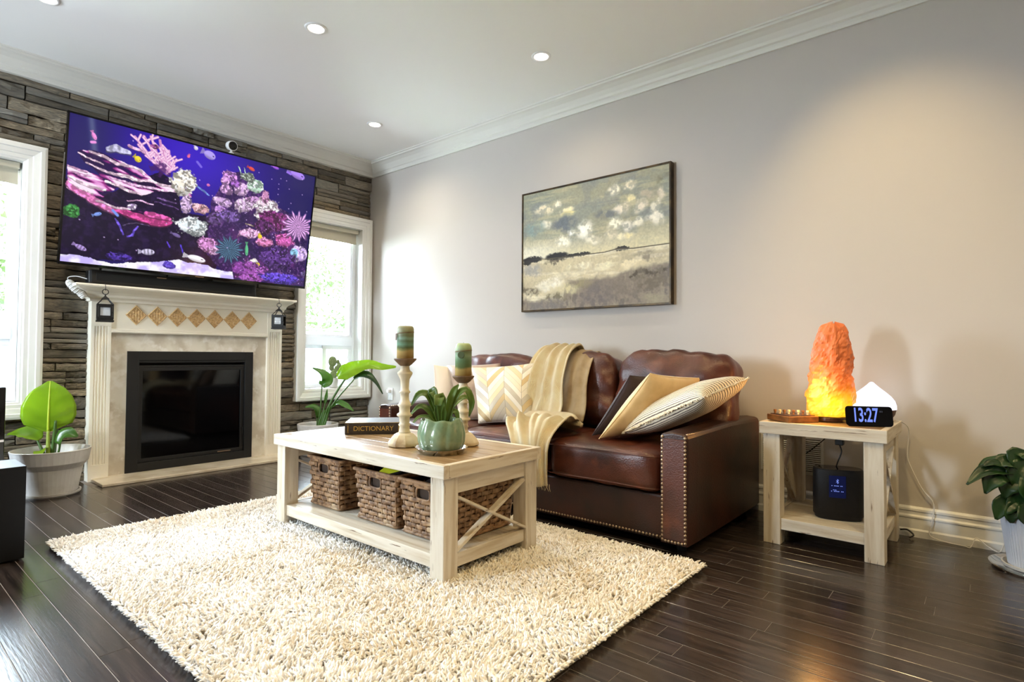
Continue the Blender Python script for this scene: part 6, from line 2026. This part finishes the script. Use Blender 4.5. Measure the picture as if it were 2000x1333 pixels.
RRc = rrect(cw, chh, 0.014)
MB().loft([[cpt(a, b_, -0.001) for a, b_ in RRc], [cpt(a * 0.996 + .0004, b_ * .996 + .0002, 0.0) for a, b_ in RRc]][::-1]).build('front_glass', MT['gloss_black'], t)
MB().loft([[cpt(a, b_, -0.0012) for a, b_ in RRc], [cpt(cw * .5 + (a - cw * .5) * .8, 0.0 + b_ * .65, -0.034) for a, b_ in RRc]]).build('body', MT['black_matte'], t)
MT['blue_digit'] = emitter('blue_white_digits', (128, 152, 255), 0.85)
MT['dim_digit'] = emitter('dim_digits', (90, 90, 100), 0.5)
text('13:27', 'time_digits', 0.086, cpt(cw * 0.42, chh * 0.52, 0.0006), cd_, up_, MT['blue_digit'], t, xs=0.54, extrude=0.0001, bold=0.0016)
m = MB()
for a_ in (0.137, 0.141, 0.146):
    m.add([cpt(a_, chh * .70, .0004), cpt(a_ + .0025, chh * .70, .0004), cpt(a_ + .0025, chh * .78, .0004), cpt(a_, chh * .78, .0004)], [(0, 1, 2, 3)])
m.build('weather_icon', MT['dim_digit'], t)

# aroma diffuser
dc = Vector((4.238, -0.195, EZ + 0.0005))
t = thing('aroma_diffuser', 'white glowing teardrop diffuser with a wooden base at the back of the end table', 'diffuser', dc)
MT['walnut'] = mat('walnut_base', (86, 52, 40), 0.45, var=(8, (62, 36, 28), 0.4, 0.65), stretch=(1, 1, 9))
MB().lathe(dc, [(0.062, 0.0), (0.078, 0.008), (0.094, 0.034), (0.100, 0.058), (0.003, 0.058)], 36).build('base', MT['walnut'], t, smooth=False, bevel=0.001)
MB().lathe(dc, [(0.101, 0.0585), (0.1005, 0.075), (0.094, 0.097), (0.080, 0.117), (0.058, 0.138), (0.034, 0.158), (0.016, 0.175), (0.008, 0.184), (0.002, 0.186)], 40).build('shade', emitter('diffuser_glow', (236, 236, 255), 1.7), t, smooth=True)

# peg calendar / board of pegs
MT['peg_wood'] = mat('honey_wood', (150, 98, 50), 0.45, var=(5, (112, 70, 36), 0.4, 0.65), stretch=(1, 9, 9), coat=0.2)
MT['peg_top'] = mat('pale_peg', (232, 214, 176), 0.4)
pn, pl_, pr_ = Vector((3.962, -0.578, EZ + 0.0005)), Vector((3.840, -0.478, EZ + 0.0005)), Vector((4.030, -0.425, EZ + 0.0005))
pd = (pl_ - pn).normalized(); pdn = (pr_ - pn); pw = pdn.length; pdn.normalize()
pdn = (pdn - pd * pdn.dot(pd)).normalized()
t = thing('peg_board', 'small honey coloured wooden peg board on the left of the end table', 'game', pn)
LL = (pl_ - pn).length
m = MB(); m.obox(pn + pd * LL / 2 + pdn * 0.080 + Vector((0, 0, 0.014)), pd, pdn, (0, 0, 1), LL, 0.160, 0.028); m.build('board', MT['peg_wood'], t, bevel=0.003)
m = MB(); m.obox(pn + pd * LL / 2 + pdn * 0.080 + Vector((0, 0, 0.0295)), pd, pdn, (0, 0, 1), LL * .86, 0.135, 0.003); m.build('inlay', MT['dark_wood'], t)
for k in range(8):
    c_ = pn + pd * (LL * (0.80 - 0.50 * k / 7)) + pdn * (0.022 + 0.115 * k / 7)
    pg = MB().lathe(c_ + Vector((0, 0, 0.0305)), [(0.0050, 0), (0.0050, 0.010), (0.0070, 0.011), (0.0070, 0.020), (0.001, 0.021)], 10).build('peg', MT['peg_top'] if k % 2 else MT['peg_wood'], t)

# wireless speaker on the lower shelf
sc2 = Vector((4.125, -0.375, 0.1205))
t = thing('wireless_speaker', 'black rounded speaker with a small lit screen on the lower shelf of the end table', 'speaker', sc2)
vd = Vector((0.30, -0.95, 0)).normalized(); vs_ = Vector((-vd.y, vd.x, 0)) * -1
vs_ = vd.cross(Vector((0, 0, 1))) * -1


def srings(prof_):
    out = []
    for s_, z_ in prof_:
        out.append([sc2 + vs_ * (0.104 * s_ * math.copysign(abs(math.cos(a)) ** .62, math.cos(a))) + vd * (0.062 * s_ * math.copysign(abs(math.sin(a)) ** .75, math.sin(a))) + Vector((0, 0, z_)) for a in [2 * PI * k / 48 for k in range(48)]])
    return out


MB().loft(srings([(0.86, 0.0), (0.93, 0.004), (0.96, 0.018), (1.0, 0.020), (1.0, 0.212), (0.985, 0.226), (0.95, 0.232)])).build('body', mat('speaker_metal', (14, 14, 17), 0.5, spec=0.4, bump=(400, 0.3, 'V')), t, smooth=True)
MB().loft(srings([(0.95, 0.2322), (0.90, 0.2325), (0.02, 0.229)])).build('top_panel', MT['gloss_black'], t)


def spt(a, z_, o_=0.0012):
    # point on the curved front, a across
    ca = max(-1, min(1, (abs(a) / 0.104) ** (1 / .62)))
    return sc2 + vs_ * a + vd * (0.062 * (1 - ca * ca) ** (.75 / 2) + o_) + Vector((0, 0, z_))


MT['speaker_screen'] = mat('speaker_display', (6, 8, 20), 0.1, emit=((20, 30, 80), 0.35))
MT['screen_text'] = emitter('pale_blue_pixels', (130, 150, 240), 1.0)
sx_ = -0.010
m = MB(); m.grid([[spt(sx_ + a, z_) for a in (-.034, -.017, 0, .017, .034)] for z_ in (0.105, 0.205)]); disp = m.build('display', MT['speaker_screen'], t, solid=0.0008)
m = MB()
for z_, a0, a1 in ((0.158, -.024, .022), (0.133, -.026, .026), (0.139, -.018, -.002)):
    n_seg = 9
    for k in range(n_seg):
        if (k * 7 + int(z_ * 1000)) % 5 == 0: continue
        x0_ = a0 + (a1 - a0) * k / n_seg; x1_ = a0 + (a1 - a0) * (k + .7) / n_seg
        m.add([spt(sx_ + x0_, z_, .0022), spt(sx_ + x1_, z_, .0022), spt(sx_ + x1_, z_ + .0028, .0022), spt(sx_ + x0_, z_ + .0028, .0022)], [(0, 1, 2, 3)])
# bluetooth rune above the two lines of text
for (a0, z0_, a1, z1_) in ((0, .170, 0, .190), (0, .190, .005, .185), (.005, .185, -.005, .175), (0, .170, .005, .175), (.005, .175, -.005, .185)):
    p0, p1 = spt(sx_ + a0, z0_, .0022), spt(sx_ + a1, z1_, .0022)
    m.bar(p0, p1, .0014, .0006, vd)
m.build('display_text', MT['screen_text'], disp)

# cords
t = thing('speaker_cord', 'black power cord hanging under the end table into the speaker', 'cord', (4.15, -0.25, 0.42))
MB().box(4.105, 4.141, -0.335, -0.300, 0.452, 0.508).build('adapter', MT['black'], t, bevel=0.004)
MB().tube([(4.122, -0.317, 0.455), (4.130, -0.315, 0.42), (4.118, -0.32, 0.38), (4.112, -0.34, 0.352)], 0.0032, 6, smooth=20).build('cable', MT['black'], t, smooth=True)
t = thing('lamp_cord', 'black cord slanting down behind the end table across the air grille', 'cord', (3.98, -0.05, 0.4))
MB().tube([(4.06, -0.045, 0.505), (4.00, -0.04, 0.435), (3.94, -0.035, 0.375), (3.88, -0.03, 0.31), (3.85, -0.03, 0.15), (3.86, -0.045, 0.008)], 0.003, 6, smooth=24).build('cable', MT['black'], t, smooth=True)
t = thing('white_cord', 'thin white cord hanging down the wall from the diffuser and lying along the baseboard', 'cord', (4.45, -0.03, 0.0))
MB().tube([(4.325, -0.14, 0.572), (4.349, -0.10, 0.560), (4.369, -0.03, 0.519), (4.362, -0.02, 0.418), (4.368, -0.02, 0.357), (4.417, -0.02, 0.241), (4.462, -0.02, 0.175), (4.456, -0.030, 0.089), (4.447, -0.034, 0.026), (4.50, -0.045, 0.010), (4.575, -0.05, 0.006), (4.600, -0.05, 0.006), (4.62, -0.035, 0.048), (4.66, -0.045, 0.02), (4.70, -0.05, 0.006), (4.722, -0.035, 0.055), (4.75, -0.04, 0.03)], 0.0022, 6, smooth=90).build('cable', MT['cord_white'], t, smooth=True)
t = thing('floor_cord', 'short black cord end poking out beside the rear leg of the end table', 'cord', (4.36, -0.06, 0))
MB().tube([(4.33, -0.035, 0.03), (4.36, -0.035, 0.034), (4.385, -0.045, 0.016), (4.37, -0.06, 0.005)], 0.004, 6, smooth=14).build('cable', MT['black'], t, smooth=True)


# ------------------------------------------------------------------ plants on the floor
def floor_pot(name, label, c, prof_, saucer, soil_z, soil_r, pm):
    t = thing(name, label, 'potted plant', (c[0], c[1], 0), 0)
    z0_ = 0.016
    MB().lathe((c[0], c[1], z0_), prof_, 44, True, False).build('pot', pm, t, smooth=False, bevel=0.002)
    MB().lathe((c[0], c[1], 0.0005), saucer, 44, True, False).build('saucer', pm, t)
    MB().lathe((c[0], c[1], z0_), [(soil_r, soil_z), (0.002, soil_z + 0.006)], 24, False, True).build('soil', MT['soil'], t)
    return t


def stalk(parent, pts, r0, r1, m=None):
    MB().tube(pts, [r0, (r0 + r1) / 2, r1], 7, smooth=14).build('stem', m or MT['stem'], parent, smooth=True)


lc = (0.275, -2.540)
LP = floor_pot('bird_of_paradise', 'bird of paradise with one large sunlit leaf in a white pot left of the fireplace', lc,
               [(0.126, 0.0), (0.134, 0.006), (0.158, 0.150), (0.182, 0.180), (0.186, 0.186), (0.197, 0.252), (0.200, 0.262), (0.192, 0.264), (0.186, 0.250), (0.168, 0.200)],
               [(0.138, 0.0), (0.150, 0.012), (0.152, 0.024), (0.144, 0.024), (0.138, 0.012)], 0.215, 0.172, MT['pot_white'])
o0 = Vector((lc[0] - 0.02, lc[1] - 0.01, 0.22))
# big facing leaf
pts = [(0.262, -2.556, 0.382), (0.266, -2.558, 0.455), (0.262, -2.556, 0.540), (0.250, -2.552, 0.625), (0.225, -2.545, 0.692)]
put_leaf(LP, MT['lime_leaf'], pts, [0.02, 0.235, 0.272, 0.268, 0.225, 0.15, 0.02], (0.86, -0.30, 0.40), n=90, fold=-0.10, wave=0.0, seed=2, ripple=0.0022)
MB().tube(pts, [0.007, 0.005, 0.002], 6, smooth=16).build('midrib', mat('pale_midrib', (190, 214, 60), 0.4), LP, smooth=True)
stalk(LP, [(0.255, -2.548, 0.20), (0.262, -2.554, 0.30), (0.262, -2.556, 0.388)], 0.015, 0.008, mat('pale_stalk', (150, 170, 70), 0.4))
stalk(LP, [(0.27, -2.535, 0.20), (0.275, -2.53, 0.33), (0.285, -2.525, 0.45)], 0.013, 0.007)
# rolled young leaf behind
stalk(LP, [(0.235, -2.520, 0.22), (0.200, -2.500, 0.42), (0.175, -2.482, 0.53)], 0.010, 0.006)
put_leaf(LP, MT['green_leaf'], [(0.172, -2.495, 0.522), (0.178, -2.470, 0.549), (0.185, -2.436, 0.553)], [0.03, 0.05, 0.012], (0.5, -0.3, 0.8), n=8, fold=0.5)
# left leaf
stalk(LP, [(0.25, -2.555, 0.20), (0.225, -2.58, 0.28), (0.20, -2.60, 0.345)], 0.012, 0.006)
put_leaf(LP, MT['lime_leaf'], [(0.225, -2.585, 0.335), (0.185, -2.62, 0.372), (0.13, -2.665, 0.378), (0.06, -2.715, 0.362)], [0.03, 0.11, 0.12, 0.06, 0.02], (0.45, -0.35, 0.85), n=14, fold=0.3, wave=0.1)
# right leaf catching the light
stalk(LP, [(0.285, -2.525, 0.20), (0.300, -2.51, 0.26), (0.310, -2.505, 0.312)], 0.007, 0.005)
put_leaf(LP, MT['green_leaf'], [(0.305, -2.512, 0.305), (0.32, -2.49, 0.352), (0.34, -2.465, 0.366), (0.365, -2.43, 0.350)], [0.05, 0.10, 0.08, 0.012], (0.4, -0.6, 0.7), n=12, fold=0.45)
put_leaf(LP, MT['lime_leaf'], [(0.24, -2.575, 0.24), (0.26, -2.59, 0.272), (0.30, -2.60, 0.262), (0.33, -2.61, 0.245)], [0.02, 0.06, 0.06, 0.01], (0.4, -0.4, 0.8), n=8, fold=0.3)

rc = (0.190, -0.685)
RP = floor_pot('bird_of_paradise', 'bird of paradise with long arching stalks in a white pot under the right window', rc,
               [(0.118, 0.0), (0.126, 0.006), (0.150, 0.150), (0.166, 0.200), (0.172, 0.246), (0.166, 0.250), (0.158, 0.240), (0.150, 0.200)],
               [(0.128, 0.0), (0.140, 0.012), (0.142, 0.022), (0.134, 0.022), (0.128, 0.012)], 0.200, 0.150, MT['pot_white'])
stalk(RP, [(0.19, -0.69, 0.20), (0.205, -0.672, 0.40), (0.213, -0.665, 0.61)], 0.007, 0.005)
put_leaf(RP, MT['green_leaf'], [(0.213, -0.665, 0.590), (0.235, -0.645, 0.628), (0.235, -0.65, 0.665), (0.205, -0.675, 0.708), (0.150, -0.722, 0.745)], [0.06, 0.105, 0.11, 0.085, 0.05, 0.012], (0.75, -0.15, 0.65), n=16, fold=0.5)
stalk(RP, [(0.20, -0.685, 0.20), (0.228, -0.655, 0.38), (0.245, -0.638, 0.50)], 0.008, 0.005)
put_leaf(RP, MT['green_leaf'], [(0.235, -0.648, 0.44), (0.242, -0.640, 0.50), (0.247, -0.636, 0.560)], [0.02, 0.028, 0.006], (0.8, -0.5, 0.2), n=8, fold=0.8)
stalk(RP, [(0.21, -0.68, 0.20), (0.265, -0.62, 0.43), (0.352, -0.548, 0.625), (0.375, -0.530, 0.652)], 0.013, 0.006)
put_leaf(RP, MT['lime_leaf'], [(0.315, -0.580, 0.668), (0.375, -0.528, 0.712), (0.45, -0.462, 0.752), (0.53, -0.400, 0.775), (0.61, -0.33, 0.757), (0.705, -0.252, 0.758)], [0.05, 0.145, 0.135, 0.10, 0.085, 0.06, 0.02], (0.80, -0.35, 0.45), n=70, fold=0.25, wave=0.03, ripple=0.0015)
stalk(RP, [(0.215, -0.675, 0.20), (0.285, -0.605, 0.425), (0.43, -0.482, 0.655)], 0.011, 0.005)
put_leaf(RP, MT['dark_leaf'], [(0.425, -0.486, 0.650), (0.475, -0.445, 0.682), (0.53, -0.395, 0.664), (0.575, -0.36, 0.612), (0.618, -0.325, 0.523)], [0.03, 0.085, 0.09, 0.05, 0.028, 0.010], (0.6, -0.3, 0.75), n=18, fold=0.5)
stalk(RP, [(0.19, -0.695, 0.20), (0.185, -0.692, 0.30), (0.172, -0.70, 0.36)], 0.007, 0.004)
put_leaf(RP, MT['green_leaf'], [(0.19, -0.688, 0.315), (0.182, -0.69, 0.372), (0.150, -0.718, 0.404), (0.102, -0.758, 0.402)], [0.03, 0.075, 0.06, 0.012], (0.6, -0.1, 0.75), n=12, fold=0.5)
stalk(RP, [(0.22, -0.675, 0.20), (0.255, -0.64, 0.34), (0.285, -0.605, 0.41)], 0.007, 0.004)
put_leaf(RP, MT['green_leaf'], [(0.28, -0.61, 0.405), (0.325, -0.572, 0.438), (0.375, -0.53, 0.412), (0.425, -0.486, 0.372)], [0.02, 0.075, 0.07, 0.012], (0.5, -0.2, 0.85), n=12, fold=0.4)
for k in range(4):
    stalk(RP, [(0.20 + 0.012 * k, -0.69 + 0.006 * k, 0.20), (0.212 + 0.014 * k, -0.675 + 0.01 * k, 0.30), (0.22 + 0.02 * k, -0.665 + 0.014 * k, 0.36 + 0.02 * k)], 0.012, 0.006, MT['green_leaf'])

# cactus on the window sill
cc_ = Vector((-0.035, -0.395, 0.5575))
t = thing('prickly_pear', 'small prickly pear cactus in a white pot on the right window sill', 'potted plant', cc_)
MB().lathe(cc_, [(0.034, 0), (0.046, 0.085), (0.048, 0.088), (0.044, 0.088), (0.040, 0.075)], 24, True, False).build('pot', MT['pot_white'], t)
MB().lathe(cc_, [(0.041, 0.078), (0.002, 0.080)], 16, False, True).build('soil', MT['soil'], t)
MT['cactus'] = mat('cactus_pad', (120, 138, 88), 0.6, var=(120, (196, 200, 160), 0.62, 0.68, 2))
pad_ax = (0.35, 1, 1.15)
for (dx, dy, dz, r_) in ((0, 0, 0.115, .040), (0.0, -.022, 0.182, .026), (0.0, -.012, .240, .044), (0.005, .030, .172, .026), (0.008, .052, .205, .024), (.008, .040, .238, .018), (0.002, .012, .152, .022)):
    MB().sphere(cc_ + Vector((dx, dy, dz)), r_, 16, 10, pad_ax).build('pad', MT['cactus'], t, smooth=True)

# peace lily at the right edge of the picture
pc_ = (4.815, -0.235)
PL = thing('peace_lily', 'dark leaved houseplant in a pale ribbed pot at the right end of the baseboard', 'potted plant', (pc_[0], pc_[1], 0))
MT['pot_blue'] = mat('pale_blue_ribbed_pot', (206, 214, 228), 0.45)
rings = []
for r_, z_ in ((0.086, 0.012), (0.090, 0.016), (0.116, 0.226), (0.119, 0.232), (0.112, 0.232), (0.106, 0.200)):
    rings.append([(pc_[0] + (r_ + (0.0016 if k % 2 else -0.0010)) * math.cos(2 * PI * k / 120), pc_[1] + (r_ + (0.0016 if k % 2 else -0.0010)) * math.sin(2 * PI * k / 120), z_) for k in range(120)])
MB().loft(rings, True, True, False).build('pot', MT['pot_blue'], PL)
MB().lathe((pc_[0], pc_[1], 0.006), [(0.095, 0.0), (0.112, 0.010), (0.114, 0.022), (0.108, 0.022), (0.095, 0.006)], 44, True, False).build('saucer', MT['pot_white'], PL)
MB().lathe((pc_[0], pc_[1], 0.0005), [(0.002, 0.0022), (0.138, 0.0022), (0.152, 0.020), (0.155, 0.021), (0.140, 0.0), (0.002, 0.0)], 44, False, False).build('drip_tray', MT['clear'], PL, smooth=True)
MB().lathe((pc_[0], pc_[1], 0.0), [(0.108, 0.205), (0.002, 0.212)], 24, False, True).build('soil', MT['soil'], PL)
cv = Vector((0.10, -0.95, 0.30))
lily = [
    ([(4.77, -0.28, .22), (4.735, -0.31, .38), (4.715, -0.325, .428)], [(4.735, -0.31, .405), (4.69, -0.345, .412), (4.645, -0.38, .400), (4.598, -0.418, .352)], [.03, .070, .05, .008], (.1, -.6, .8)),
    ([(4.77, -0.27, .22), (4.74, -0.30, .36), (4.72, -0.32, .39)], [(4.735, -0.315, .375), (4.705, -0.345, .395), (4.675, -0.365, .372), (4.655, -0.38, .318)], [.02, .075, .075, .008], (.3, -.8, .5)),
    ([(4.78, -0.26, .22), (4.75, -0.29, .36), (4.73, -0.30, .40)], [(4.735, -0.31, .395), (4.71, -0.33, .43), (4.675, -0.355, .440), (4.652, -0.372, .428)], [.02, .05, .04, .006], (.1, -.5, .85)),
    ([(4.79, -0.25, .22), (4.77, -0.28, .30), (4.755, -0.29, .32)], [(4.77, -0.285, .315), (4.735, -0.315, .290), (4.705, -0.335, .262), (4.688, -0.345, .212)], [.02, .075, .075, .010], (.3, -.85, .4)),
    ([(4.80, -0.25, .22), (4.79, -0.27, .32), (4.775, -0.28, .345)], [(4.78, -0.28, .345), (4.77, -0.30, .312), (4.755, -0.315, .27), (4.765, -0.31, .225)], [.02, .080, .080, .010], (.2, -.95, .2)),
    ([(4.81, -0.24, .22), (4.79, -0.26, .42), (4.78, -0.27, .45)], [(4.785, -0.27, .415), (4.765, -0.29, .452), (4.755, -0.30, .478), (4.79, -0.28, .488)], [.03, .075, .07, .01], (.2, -.9, .35)),
    ([(4.81, -0.24, .22), (4.80, -0.26, .40), (4.80, -0.27, .42)], [(4.80, -0.275, .44), (4.775, -0.30, .425), (4.755, -0.315, .395), (4.745, -0.32, .350)], [.03, .085, .085, .01], (.3, -.85, .45)),
    ([(4.83, -0.24, .22), (4.85, -0.26, .40), (4.86, -0.27, .44)], [(4.85, -0.265, .42), (4.89, -0.29, .46), (4.93, -0.31, .45), (4.97, -0.33, .40)], [.03, .08, .07, .01], (.1, -.6, .8)),
    ([(4.82, -0.23, .22), (4.82, -0.25, .45), (4.82, -0.26, .49)], [(4.82, -0.255, .47), (4.84, -0.28, .52), (4.87, -0.31, .53), (4.90, -0.34, .49)], [.03, .08, .07, .01], (.1, -.7, .7)),
    ([(4.83, -0.23, .22), (4.86, -0.22, .36), (4.88, -0.22, .40)], [(4.87, -0.22, .38), (4.91, -0.20, .42), (4.96, -0.18, .41), (5.0, -0.17, .36)], [.03, .08, .07, .01], (.1, -.6, .8)),
    ([(4.82, -0.25, .22), (4.83, -0.29, .32), (4.835, -0.30, .35)], [(4.83, -0.30, .345), (4.83, -0.33, .34), (4.82, -0.36, .31), (4.815, -0.38, .26)], [.03, .09, .08, .01], (.2, -.5, .85)),
    ([(4.79, -0.22, .22), (4.74, -0.20, .38), (4.73, -0.19, .41)], [(4.74, -0.195, .39), (4.70, -0.17, .42), (4.66, -0.15, .40), (4.63, -0.14, .36)], [.03, .07, .06, .01], (.1, -.6, .8)),
    ([(4.79, -0.26, .22), (4.76, -0.29, .27), (4.75, -0.30, .285)], [(4.765, -0.30, .285), (4.748, -0.32, .268), (4.735, -0.335, .235), (4.735, -0.338, .205)], [.02, .06, .055, .01], (.25, -.9, .3)),
    ([(4.80, -0.26, .22), (4.79, -0.30, .26), (4.785, -0.31, .275)], [(4.79, -0.31, .280), (4.785, -0.335, .262), (4.78, -0.35, .235), (4.785, -0.352, .205)], [.02, .07, .06, .01], (.2, -.95, .25)),
    ([(4.80, -0.25, .22), (4.78, -0.27, .36), (4.77, -0.28, .38)], [(4.775, -0.285, .385), (4.75, -0.31, .375), (4.725, -0.325, .345), (4.715, -0.33, .30)], [.02, .075, .075, .01], (.3, -.85, .45)),
    ([(4.81, -0.24, .22), (4.80, -0.26, .38), (4.80, -0.27, .40)], [(4.80, -0.28, .395), (4.80, -0.305, .375), (4.795, -0.325, .335), (4.80, -0.33, .28)], [.02, .085, .085, .01], (.2, -.95, .25)),
    ([(4.80, -0.24, .22), (4.77, -0.27, .40), (4.76, -0.28, .42)], [(4.765, -0.285, .42), (4.74, -0.305, .445), (4.71, -0.32, .445), (4.69, -0.335, .42)], [.02, .065, .06, .008], (.2, -.7, .65)),
]
for st_, lf, wd, hint in lily:
    stalk(PL, st_, 0.004, 0.003, MT['dark_leaf'])
    put_leaf(PL, MT['dark_leaf'], lf, wd, hint, n=14, fold=0.35, wave=0.10, seed=len(lf))

# ------------------------------------------------------------------ black audio boxes at the left edge
t = thing('subwoofer', 'black box shaped subwoofer on the floor at the left edge', 'speaker', (1.455, -3.07, 0))
MB().box(1.335, 1.572, -3.26, -2.878, 0.008, 0.392).build('cabinet', mat('black_ash_veneer', (7, 7, 9), 0.45, spec=0.3, bump=(40, 0.1), stretch=(1, 1, 8)), t, bevel=0.002)
for a in (1.36, 1.55):
    for b_ in (-3.235, -2.905):
        MB().lathe((a, b_, 0), [(0.014, 0), (0.016, 0.009)], 12).build('foot', MT['black_matte'], t)
m = MB().lathe((0, 0, 0), [(0.105, 0.0), (0.110, 0.002), (0.100, 0.004), (0.085, 0.0015), (0.035, 0.001), (0.002, 0.003)], 32, False, True)
m.v = [(1.5722 + z_, -3.07 + x_, 0.2 + y_) for x_, y_, z_ in m.v]
m.build('driver', MT['black_matte'], t)
t = thing('tower_speaker', 'tall glossy black tower speaker below the left window, behind the subwoofer', 'speaker', (0.52, -2.93, 0))
MB().box(0.43, 0.60, -3.02, -2.806, 0.012, 0.678).build('cabinet', MT['gloss_black'], t, bevel=0.004)
MB().box(0.40, 0.63, -3.05, -2.790, 0.0, 0.012).build('plinth', MT['black'], t, bevel=0.003)
MB().box(0.601, 0.606, -2.99, -2.83, 0.04, 0.655).build('grille', MT['black_matte'], t)
MB().box(0.600, 0.604, -2.845, -2.810, 0.385, 0.397).build('badge', mat('chrome_highlight', (230, 230, 235), 0.1, metal=1.0), t)  # bright strip added as the white highlight low on the cabinet

# ------------------------------------------------------------------ garden seen through the windows
lawn = struct('bounce_slab', MB().box(-3.0, -0.27, -7, 3.5, -0.26, -0.235), mat('pale_bounce_slab', (232, 230, 224), 0.8, var=(5, (218, 214, 206), 0.4, 0.65)))  # unseen pale slab added to bounce skylight onto the ceiling
struct('ground', MB().box(-18, -0.27, -12, 14, -0.6, -0.25), mat('lawn', (150, 170, 110), 0.95, var=(6, (130, 150, 96), 0.4, 0.65), bump=(60, 0.5)))
MT['fence'] = mat('weathered_fence', (64, 64, 68), 0.8, rand=0.10, var=(3, (54, 54, 58), 0.4, 0.65), stretch=(6, 6, 1))
fence = thing('garden_fence', 'grey upright board fence outside across the garden', 'fence', (-3.6, 0, -0.25))
fb = MB().box(-0.011, 0.011, -0.068, 0.068, 0, 1.45).mesh('board'); fb.materials.append(MT['fence'])
for k in range(78):
    y_ = -6.4 + k * 0.142
    o = bpy.data.objects.new('board', fb); o.location = (0.001 * (k % 3), y_, 0.03); link(o, fence)
for z_ in (0.35, 1.2):
    MB().box(-3.66, -3.615, -6.5, 4.7, z_ - 0.25 - 0.04, z_ - 0.25 + 0.04).build('rail', MT['fence'], fence)
MB().box(-3.68, -3.54, -6.5, 4.7, 1.25, 1.275).build('cap', MT['fence'], fence)
MT['garden_leaf'] = mat('garden_leaf', (34, 44, 22), 0.6, rand=0.0)
add_translucency(MT['garden_leaf'], (40, 52, 22), 0.4)
MT['bark'] = mat('bark', (110, 92, 74), 0.9, bump=(20, 0.6))


def tree(name, label, c, height, spread, n, seed, low=0.3):
    t = thing(name, label, 'tree', c, 0, 'garden trees')
    q = random.Random(seed)
    MB().tube([c, (c[0] + .05, c[1], c[2] + height * .45), (c[0], c[1] + .08, c[2] + height * .8)], [0.09, 0.06, 0.02], 8).build('trunk', MT['bark'], t, smooth=True)
    cr = MB()
    for k in range(n):
        while True:
            d = Vector((q.uniform(-1, 1), q.uniform(-1, 1), q.uniform(-1, 1)))
            if 0.25 < d.length < 1: break
        p = Vector(c) + Vector((d.x * spread, d.y * spread, height * (low + (1 - low) * (d.z + 1) / 2)))
        if mnoise.noise(p * 1.3) < -0.16: continue
        s_ = q.uniform(.04, .075)
        u = Vector((q.uniform(-1, 1), q.uniform(-1, 1), q.uniform(-1, 1))).normalized(); v = u.orthogonal().normalized()
        w_ = u.cross(v)
        cr.add([p - u * s_, p + v * s_ * .6 + w_ * s_ * .2, p + u * s_, p - v * s_ * .6 + w_ * s_ * .2], [(0, 1, 2), (0, 2, 3)])
    cr.build('crown', MT['garden_leaf'], t, kind='stuff')
    return t


tree('garden_tree', 'leafy green tree outside the left window', (-5.8, -2.1, -0.25), 4.3, 1.7, 5600, 3, 0.22)
tree('garden_tree', 'sunlit tree outside the right window', (-6.4, 3.3, -0.25), 3.5, 1.4, 4200, 8, 0.22)
tree('garden_tree', 'pale tree farther back outside the right window', (-11.0, 6.6, -0.25), 4.3, 1.7, 3800, 12, 0.22)
